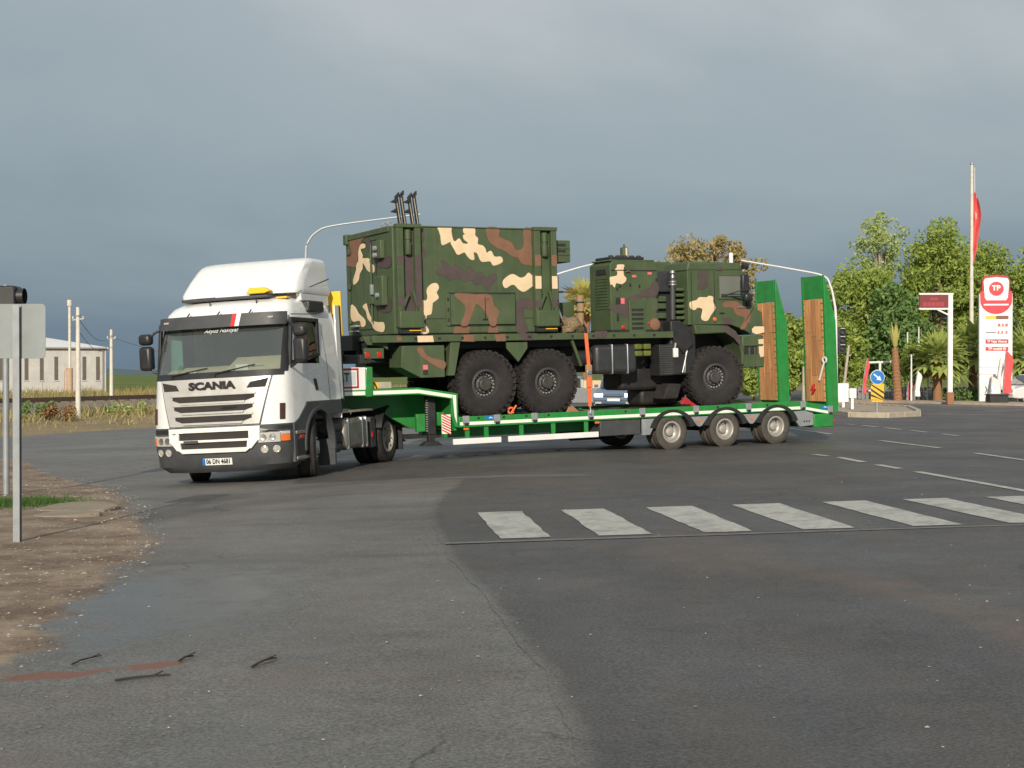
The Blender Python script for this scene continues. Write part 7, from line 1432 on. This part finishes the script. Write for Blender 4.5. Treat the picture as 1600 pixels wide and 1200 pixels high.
for tx, x_, z_, sz, mt_, wd in (('8.5.8', 0.34, 4.0, 0.20, 'dark_red', 0.5), ('3.5 5', 0.32, 3.62, 0.19, 'sign_red', 0.52), ('TP Yaşar Sönmez', 0.05, 3.16, 0.16, 'white_plain', 1.0), ('TP mobil ©', 0.05, 2.78, 0.17, 'white_plain', 0.9)): text_part('price_lettering', tx, sz, mt_, TO, (x_, -0.195, z_), (R(90), 0, 0), bold=0.006, depth=0.002, width=wd)
for z_ in (2.2, 1.82, 1.45): MB().box(-0.83, 0.83, -0.183, -0.18, z_ - 0.008, z_ + 0.008).build('panel_joint', 'fence_grey', TO)
MB().box(-0.80, -0.28, -0.20, -0.18, 0.35, 1.0).build('small_notice', 'white_plain', TO, 0.01); MB().prism([(-0.55, 0.50), (-0.50, 0.50), (-0.42, 0.66), (-0.50, 0.84), (-0.55, 0.84), (-0.48, 0.66)], 'y', -0.206, -0.20).build('notice_mark', 'text_dark', TO)
LD = thing('led_sign', (21.15, 68, 0.06), 'red LED display board on a white post beside the fan palm', 'sign'); zz = 0.06
MB().box(-0.11, 0.11, -0.1, 0.1, 0.55, 5.40 - zz).build('post', 'white_plain', LD, 0.01); MB().box(-0.16, 0.16, -0.16, 0.16, 0, 0.60).build('post_base', 'palm_bark', LD, 0.02); MB().box(-1.52, -0.06, -0.12, 0.02, 4.64 - zz, 4.72 - zz).build('frame', 'white_plain', LD); MB().box(-1.52, 0.13, -0.12, 0.04, 5.36 - zz, 5.44 - zz).build('frame', 'white_plain', LD)
MB().box(-1.50, -0.12, -0.11, 0.02, 4.72 - zz, 5.36 - zz).build('display', 'led_red_dim', LD); MB().bar((-0.65, -0.05, 4.66 - zz), (-0.08, -0.05, 4.38 - zz), 0.07, 0.07).build('brace', 'white_plain', LD)
for x0, x1, z_, h_ in ((-1.0, -0.62, 5.16, 0.12), (-1.34, -1.16, 4.90, 0.20), (-1.13, -0.95, 4.90, 0.20), (-0.92, -0.74, 4.90, 0.20), (-0.71, -0.53, 4.90, 0.20), (-0.50, -0.32, 4.90, 0.20)): MB().box(x0, x1, -0.114, -0.11, z_ - h_ / 2 - zz, z_ + h_ / 2 - zz).build('lit_segment', 'led_red', LD)
FP = thing('flagpole', (26.1, 80, 0.06), 'tall white flagpole with a limp red flag above the trees', 'flagpole'); MB().tube([(0, 0, -0.1), (0, 0, 13.35)], 0.08, 10, rs=[0.14, 0.075]).build('pole', 'pole_white', FP); MB().lathe([(0, 13.3), (0.11, 13.36), (0.11, 13.46), (0, 13.52)], axis='z', n=12, caps=False).build('finial', 'galvanised', FP)
MB().tube([(0.16, 0, 13.2), (0.17, 0, 11.8)], 0.015, 6).build('halyard', 'white_plain', FP)
rows = []
for i in range(19):
    u = i / 18; z_ = 11.9 - 3.9 * u; wd = 0.44 * (0.55 + 0.6 * math.sin(math.pi * min(1, u * 1.1)) ** 0.8) * (1 - 0.6 * u ** 3) * (1 + 0.12 * math.sin(u * 9)); rows.append([])
    for k in range(9): v_ = k / 8; rows[-1].append((0.10 + wd * v_ * 0.75 - 0.12 * u * (v_ > 0.02), 0.20 * math.sin(v_ * 10 + u * 3.2) * (0.4 + v_), z_ - 0.45 * v_))
flg = MB().grid(rows).build('flag', 'red_cloth', FP, recalc=False, angle=180)
for i_, j_ in ((5, 2), (6, 3), (9, 3)):
    a_, b_, c_ = (Vector(rows[i_][j_]), Vector(rows[i_][j_ + 2]), Vector(rows[i_ + 2][j_ + 1])); off_ = Vector((0, -0.03, 0)); MB().add([a_ + off_, b_ + off_, c_ + off_], [(0, 1, 2)]).build('white_emblem', 'white_cloth', flg, recalc=False)
for px, y0, Z, lb in ((1418, 520, 77, 'thin white flag mast left of the round garden tree'), (1435.5, 512, 79, 'thin white flag mast above the round garden tree'), (1450, 520, 77, 'thin white flag mast left of the fan palm'), (1424, 555, 73, 'short thin white mast in front of the round garden tree')):
    b_ = at(px, 625, Z); t = thing('flag_mast', (b_.x, b_.y, 0.03), lb, 'mast', 'thin white masts at the filling station'); h_ = at(px, y0, Z).z - 0.03; MB().tube([(0, 0, 0), (0, 0, h_)], 0.05, 8, rs=[0.055, 0.035]).build('shaft', 'mast_white', t); MB().lathe([(0, h_ - 0.02), (0.06, h_), (0, h_ + 0.06)], axis='z', n=8, caps=False).build('tip', 'mast_white', t)
def feather(px, ytop, ybot, Z, lean, mat, label, wpx=9):
    b_ = at(px, ybot, Z); t = thing('feather_flag', (b_.x, b_.y, 0.05), label, 'flag', 'feather flags at the filling station'); h_ = at(px, ytop, Z).z - 0.05; w_ = wpx / 2200 * Z
    pole_ = [Vector((lean * (k / 10) ** 2 * h_, 0, h_ * k / 10)) for k in range(11)]; MB().tube(pole_, 0.025, 6).build('pole', 'galvanised', t)
    rows = [[tuple(pole_[k].lerp(pole_[k], 0) + Vector((w_ * v_ * (math.sin(min(1, (10.2 - k) / 2.2) * math.pi / 2)), 0.10 * math.sin(v_ * 3 + k), 0))) for v_ in (0.0, 0.35, 0.7, 1.0)] for k in range(2, 11)]
    MB().grid(rows).build('cloth', mat, t, recalc=False, angle=180); MB().box(-0.25, 0.25, -0.25, 0.25, -0.02, 0.06).build('foot', 'chassis_black', t, 0.02)
feather(1347, 560, 624, 74, 0.12, 'red_cloth', 'slim red feather flag left of the bare palm trunk', 6); feather(1567, 548, 632, 70, 0.06, 'red_cloth', 'red feather flag in front of the price totem', 13); feather(1548, 588, 632, 69, 0.02, 'white_cloth', 'white feather flag at the left foot of the price totem', 11)
feather(1556, 560, 632, 70.5, 0.10, 'white_cloth', 'tall white feather flag between the totem and the red flag', 7); feather(1429, 580, 628, 73, 0.10, 'white_cloth', 'white feather flag in front of the round garden tree', 8); feather(1418, 596, 628, 73.5, 0.04, 'red_cloth', 'short red feather flag beside the white flag at the garden tree', 7)
WF = thing('banner_stand', (at(1375, 625, 76).x, 76, 0.05), 'white tubular frame of an empty banner stand left of the bare palm', 'banner stand'); k76 = 76 / 2200
MB().tube([(-18 * k76, 0, at(0, 568, 76).z), (17 * k76, 0, at(0, 567, 76).z)], 0.06, 8).build('top_bar', 'mast_white', WF); MB().tube([(-18 * k76, 0, at(0, 612, 76).z), (17 * k76, 0, at(0, 612, 76).z)], 0.05, 8).build('lower_bar', 'mast_white', WF); MB().tube([(0, 0, 0), (0, 0, at(0, 567, 76).z)], 0.07, 8).build('post', 'mast_white', WF)
FN = thing('grey_fence', (at(1400, 622, 80).x, 80, 0.02), 'low grey slat fence along the filling station garden', 'fence')
for k in range(36): MB().box(-2.6 + k * 0.22, -2.44 + k * 0.22, -0.02, 0.02, 0.05, 0.75 + 0.02 * (k % 3)).build('slat', 'fence_grey', FN)
for z_ in (0.22, 0.6): MB().box(-2.7, 5.4, 0.02, 0.05, z_ - 0.03, z_ + 0.03).build('rail', 'fence_grey', FN)
PB = thing('planter', (at(1558, 636, 68).x, 68, 0.10), 'dark planter box at the foot of the price totem', 'planter'); MB().box(-0.45, 0.45, -0.3, 0.3, 0.0, 0.42).build('box', 'chassis_black', PB, 0.03); MB().box(-0.5, 0.5, -0.34, 0.34, 0.42, 0.48).build('rim', 'rim_dark', PB, 0.01)

# --- cars
def car(name, loc, rz, paint, label, lit=False, pick=None):
    t = thing(name, loc, label, 'car', None, (0, 0, rz)); W2 = 0.84     # local X forward
    MB().prism([(2.0, 0.30), (2.08, 0.50), (2.02, 0.72), (1.15, 0.92), (0.55, 0.98), (-1.9, 0.98), (-2.05, 0.85), (-2.08, 0.40), (-2.0, 0.28), (-1.65, 0.26), (1.6, 0.26)], 'y', -W2, W2).build('body', paint, t, 0.06, seg=3)
    cabp_ = [(0.95, 0.95), (0.20, 1.46), (-0.10, 1.50), (-1.25, 1.48), (-1.85, 0.98)] if not pick else [(0.95, 0.95), (0.30, 1.46), (0.1, 1.50), (-0.55, 1.48), (-0.62, 0.98)]
    MB().prism(cabp_, 'y', -W2 * 0.88, W2 * 0.88).build('cabin', paint, t, 0.05, seg=3)
    MB().prism([(0.93, 0.99), (0.23, 1.445), (0.26, 1.455), (0.985, 0.99)], 'y', -W2 * 0.80, W2 * 0.80).build('windscreen', 'car_glass', t)
    for s_ in (-1, 1):
        MB().prism([(0.72, 1.0), (0.18, 1.40), (-0.5, 1.41), (-0.5, 1.0)], 'y', *sorted((s_ * W2 * 0.86, s_ * W2 * 0.90))).build('side_window', 'car_glass', t)
        hl = MB().box(2.0, 2.06, *sorted((s_ * 0.45, s_ * 0.80)), 0.60, 0.74).build('headlight', 'headlamp_lit' if lit else 'lamp_glass', t, 0.015); MB().box(1.98, 2.07, *sorted((s_ * 0.5, s_ * 0.76)), 0.32, 0.40).build('fog_lamp', 'lamp_glass', t, 0.01)
        MB().box(0.6, 0.75, *sorted((s_ * 0.84, s_ * 1.0)), 0.98, 1.10).build('door_mirror', paint, t, 0.03)
        for x_ in (1.25, -1.3):
            wh = empty('wheel', (x_, s_ * 0.74, 0.31), (0, 0, 0), t); MB().lathe(tyre_prof(0.31, 0.19, 0.2), n=24, caps=False).build('tyre', 'rubber', wh); MB().lathe([(0.19, s_ * 0.08), (0.17, s_ * 0.03), (0.05, s_ * 0.05), (0, s_ * 0.06)], n=20, caps=False).build('rim', 'rim_grey', wh)
    MB().box(2.0, 2.075, -0.42, 0.42, 0.60, 0.70).build('grille', 'chassis_black', t, 0.01); MB().box(2.01, 2.085, -0.45, 0.45, 0.655, 0.675).build('chrome_bar', 'chrome', t); MB().box(2.06, 2.095, -0.26, 0.26, 0.43, 0.54).build('number_plate', 'white_plain', t, 0.004); MB().box(1.95, 2.07, -0.8, 0.8, 0.44, 0.50).build('bumper_trim', 'dark_grey_plastic', t, 0.01)
    if pick: MB().box(-2.0, -0.64, -0.83, 0.83, 0.95, 1.30).build('cargo_box', pick, t, 0.02); MB().box(-0.62, -0.58, -0.85, 0.85, 0.98, 1.34).build('cargo_frame', 'white_plain', t)
    return t
p_ = at(975, 640, 57.5); car('blue_car', (p_.x, p_.y + 2, gz(p_.x, p_.y)), R(-102), 'car_blue', 'blue car with lit headlights waiting behind the trailer', lit=True)
p_ = at(893, 640, 63); car('grey_pickup', (p_.x, p_.y + 1, gz(p_.x, p_.y)), R(172), 'car_grey', 'grey pickup with beige cargo box half hidden behind an army wheel', pick='beige_box')
p_ = at(1612, 628, 72); car('white_car', (p_.x, p_.y, 0.03), R(205), 'car_white', 'white car parked at the right edge of the frame by the totem')

# --- trees
TG = 'trees around the filling station'
def tree_px(name, px, ytop, Z, rxpx, rzpx, label, **k):
    b_ = at(px, 625, Z); h_ = at(px, ytop, Z).z; return tree(name, (b_.x, b_.y, 0.0), h_, rxpx / 2200 * Z, rzpx / 2200 * Z, label, TG, **k)
tree_px('broadleaf_tree', 1345, 412, 92, 62, 92, 'broad dense green tree right of the near ramp', clumps=130, per=150, size=0.13, crad=0.27, mat='leaf_green')
tree_px('poplar_tree', 1374, 325, 97, 34, 66, 'tall thin poplar with sparse pale top rising above the other trees', clumps=70, per=60, size=0.12, mat='leaf_pale', bark='bark_pale', crad=0.24, tk=0.45)
tree_px('broadleaf_tree', 1462, 352, 95, 58, 122, 'large dense green tree behind the LED board', clumps=160, per=150, size=0.13, crad=0.25, mat='leaf_green')
tree_px('broadleaf_tree', 1532, 368, 98, 42, 115, 'green tree directly behind the flagpole and price totem', clumps=120, per=150, size=0.13, crad=0.26, mat='leaf_green')
tree_px('broadleaf_tree', 1628, 378, 92, 50, 112, 'green tree cut by the right edge behind the totem', clumps=120, per=150, size=0.13, crad=0.26, mat='leaf_green')
tree_px('broadleaf_tree', 1400, 450, 88, 45, 80, 'darker low green tree behind the bare palm trunk', clumps=90, per=90, size=0.16, mat='leaf_deep')
tree_px('dry_tree', 1068, 374, 96, 52, 50, 'tan dried tree behind the army cab roof, left crown', clumps=60, per=60, size=0.15, mat='leaf_dry', zc=at(0, 424, 96).z, crad=0.28); tree_px('dry_tree', 1135, 380, 98, 52, 55, 'tan dried tree behind the army cab roof, right crown', clumps=60, per=60, size=0.15, mat='leaf_dry', zc=at(0, 430, 98).z, crad=0.28)
tree_px('garden_tree', 1232, 490, 82, 34, 58, 'yellow-green tree seen between the two ramps', clumps=70, per=80, size=0.14, mat='leaf_green', zc=at(0, 552, 82).z); tree_px('garden_tree', 1262, 500, 88, 34, 55, 'deep green tree between the ramps, behind the yellow-green one', clumps=60, per=80, size=0.15, mat='leaf_deep')
tree_px('garden_tree', 1178, 560, 80, 30, 30, 'low green tree below the army cab bumper', clumps=40, per=80, size=0.13, mat='leaf_green', zc=at(0, 590, 80).z); tree_px('garden_tree', 1428, 535, 76, 21, 30, 'small round clipped garden tree behind the white feather flag', clumps=50, per=70, size=0.09, mat='leaf_green', zc=at(0, 568, 76).z, crad=0.34)
tree_px('garden_tree', 1318, 500, 84, 30, 60, 'olive tree just right of the near ramp behind the white panels', clumps=60, per=80, size=0.14, mat='leaf_green')
for px, Z, h_, w_, mt_, lb in ((1515, 75, 0.9, 1.0, 'leaf_deep', 'clipped green bush right of the LED sign post'), (1475, 76, 0.8, 0.7, 'leaf_deep', 'dark green bush left of the LED sign post'), (1590, 80, 1.6, 1.4, 'leaf_palm', 'light green bush at the right edge above the white car'), (1345, 82, 1.4, 1.6, 'leaf_green', 'green bush behind the red feather flag by the island')):
    b_ = at(px, 625, Z); bush('garden_bush', (b_.x, b_.y, 0.0), w_, h_, mt_, lb, n=900, size=0.09)
# leaning wooden pole
b_ = at(1316, 625, 78); LP = thing('wooden_pole', (b_.x, b_.y, 0.0), 'leaning bare wooden pole among the trees right of the near ramp', 'pole'); MB().tube([(0, 0, -0.1), (0.36, 0, at(0, 540, 78).z)], 0.08, 8, rs=[0.10, 0.06]).build('shaft', 'bark_pale', LP); MB().bar((0.2, 0, 2.5), (0.5, 0, 2.6), 0.05, 0.05).build('cross_piece', 'bark_pale', LP)
b_ = at(1256, 625, 80); LP = thing('wooden_pole', (b_.x, b_.y, 0.0), 'short pale wooden post seen between the two ramps', 'pole'); MB().tube([(0, 0, -0.1), (0, 0, 1.9)], 0.10, 8, rs=[0.11, 0.09]).build('shaft', 'bark_pale', LP); MB().lathe([(0.1, 1.9), (0.05, 1.96), (0, 1.97)], axis='z', n=8, caps=False).build('cap', 'bark_pale', LP)
# palms
def frond(mb, c, d, L_, w_, droop, n=7):
    """fan leaf: stalk then pleated segments"""
    c, d = Vector(c), Vector(d).normalized(); side = d.cross(Vector((0, 0, 1))).normalized(); up = side.cross(d).normalized(); tip0 = c + d * L_ * 0.45; mb.bar(c, tip0, 0.035, 0.02)
    for k in range(n):
        a = R(-75 + 150 * k / (n - 1)); dd = (d * math.cos(a) + side * math.sin(a)).normalized(); e_ = tip0 + dd * L_ * 0.6 * (0.75 + 0.25 * math.cos(a)) - Vector((0, 0, droop * L_ * 0.25)); nn = dd.cross(up).normalized() * w_
        m_ = tip0.lerp(e_, 0.55) + up * 0.03; mb.add([tip0, m_ + nn, e_, m_ - nn], [(0, 1, 2, 3)])
def palm(px, ybot, Z, yc, nf, L_, label, mat, skirt=True, trunk=0.22):
    b_ = at(px, ybot, Z); t = thing('fan_palm', (b_.x, b_.y, 0.0), label, 'palm'); zc = at(px, yc, Z).z; MB().tube([(0, 0, -0.1), (0, 0, zc * 0.6), (0, 0, zc)], trunk, 12, rs=[trunk * 1.2, trunk, trunk * 0.9]).build('trunk', 'palm_bark', t)
    fr_ = MB()
    for k in range(nf):
        a = 2.4 * k; el = R(75 - 100 * (k / nf)); frond(fr_, (0, 0, zc), (math.cos(a) * math.cos(el), math.sin(a) * math.cos(el), math.sin(el)), L_ * rnd.uniform(0.8, 1.1), 0.07 * L_, 0.3 + k / nf)
    fr_.build('fronds', mat, t, recalc=False)
    if skirt:
        sk = MB()
        for k in range(26): a = 2.4 * k; frond(sk, (0.1 * math.cos(a), 0.1 * math.sin(a), zc - 0.1), (math.cos(a) * 0.55, math.sin(a) * 0.55, -0.8), L_ * 0.55, 0.05, 0.3, 5)
        sk.build('dead_fronds', 'frond_dead', t, recalc=False)
palm(1465, 622, 75, 562, 40, 1.9, 'fan palm with tan dead skirt left of the LED post', 'leaf_palm'); palm(1520, 622, 77, 548, 40, 2.1, 'fan palm with green fronds between LED post and totem', 'leaf_palm'); palm(916, 622, 88, 476, 36, 2.0, 'yellow-green palm top seen between shelter and generator', 'leaf_yellow', skirt=False); palm(1608, 622, 82, 560, 36, 2.2, 'fan palm cut by the right edge beside the totem', 'leaf_palm')
b_ = at(1402, 624, 73); BP = thing('bare_palm', (b_.x, b_.y, 0.02), 'trimmed orange-brown palm trunk with a few yellow upright fronds', 'palm'); zt = at(1396, 545, 73).z
rows_r = [0.24, 0.20, 0.18, 0.17, 0.15]; MB().tube([(0.05, 0, -0.1), (0.0, 0, zt * 0.3), (-0.06, 0, zt * 0.6), (-0.10, 0, zt * 0.85), (-0.12, 0, zt)], 0.2, 14, rs=rows_r).build('trunk', 'palm_bark', BP); fr_ = MB()
for k in range(16): a = 2.4 * k; q = Vector((-0.12, 0, zt)); tip = q + Vector((math.cos(a) * 0.35, math.sin(a) * 0.35, rnd.uniform(0.8, 1.5))); n_ = Vector((-math.sin(a), math.cos(a), 0)) * 0.06; fr_.add([q - n_, q + n_, q.lerp(tip, 0.6) + n_ * 1.2, tip, q.lerp(tip, 0.6) - n_ * 1.2], [(0, 1, 2, 3, 4)])
fr_.build('fronds', 'leaf_yellow', BP, recalc=False)
for k in range(14): z_ = zt * (0.08 + 0.066 * k); MB().lathe([(0.235 - 0.006 * k, z_), (0.255 - 0.006 * k, z_ + 0.07), (0.22 - 0.006 * k, z_ + 0.09)], (0.03 - 0.012 * k, 0, 0), 'z', 14, False).build('bark_ring', 'palm_bark', BP)
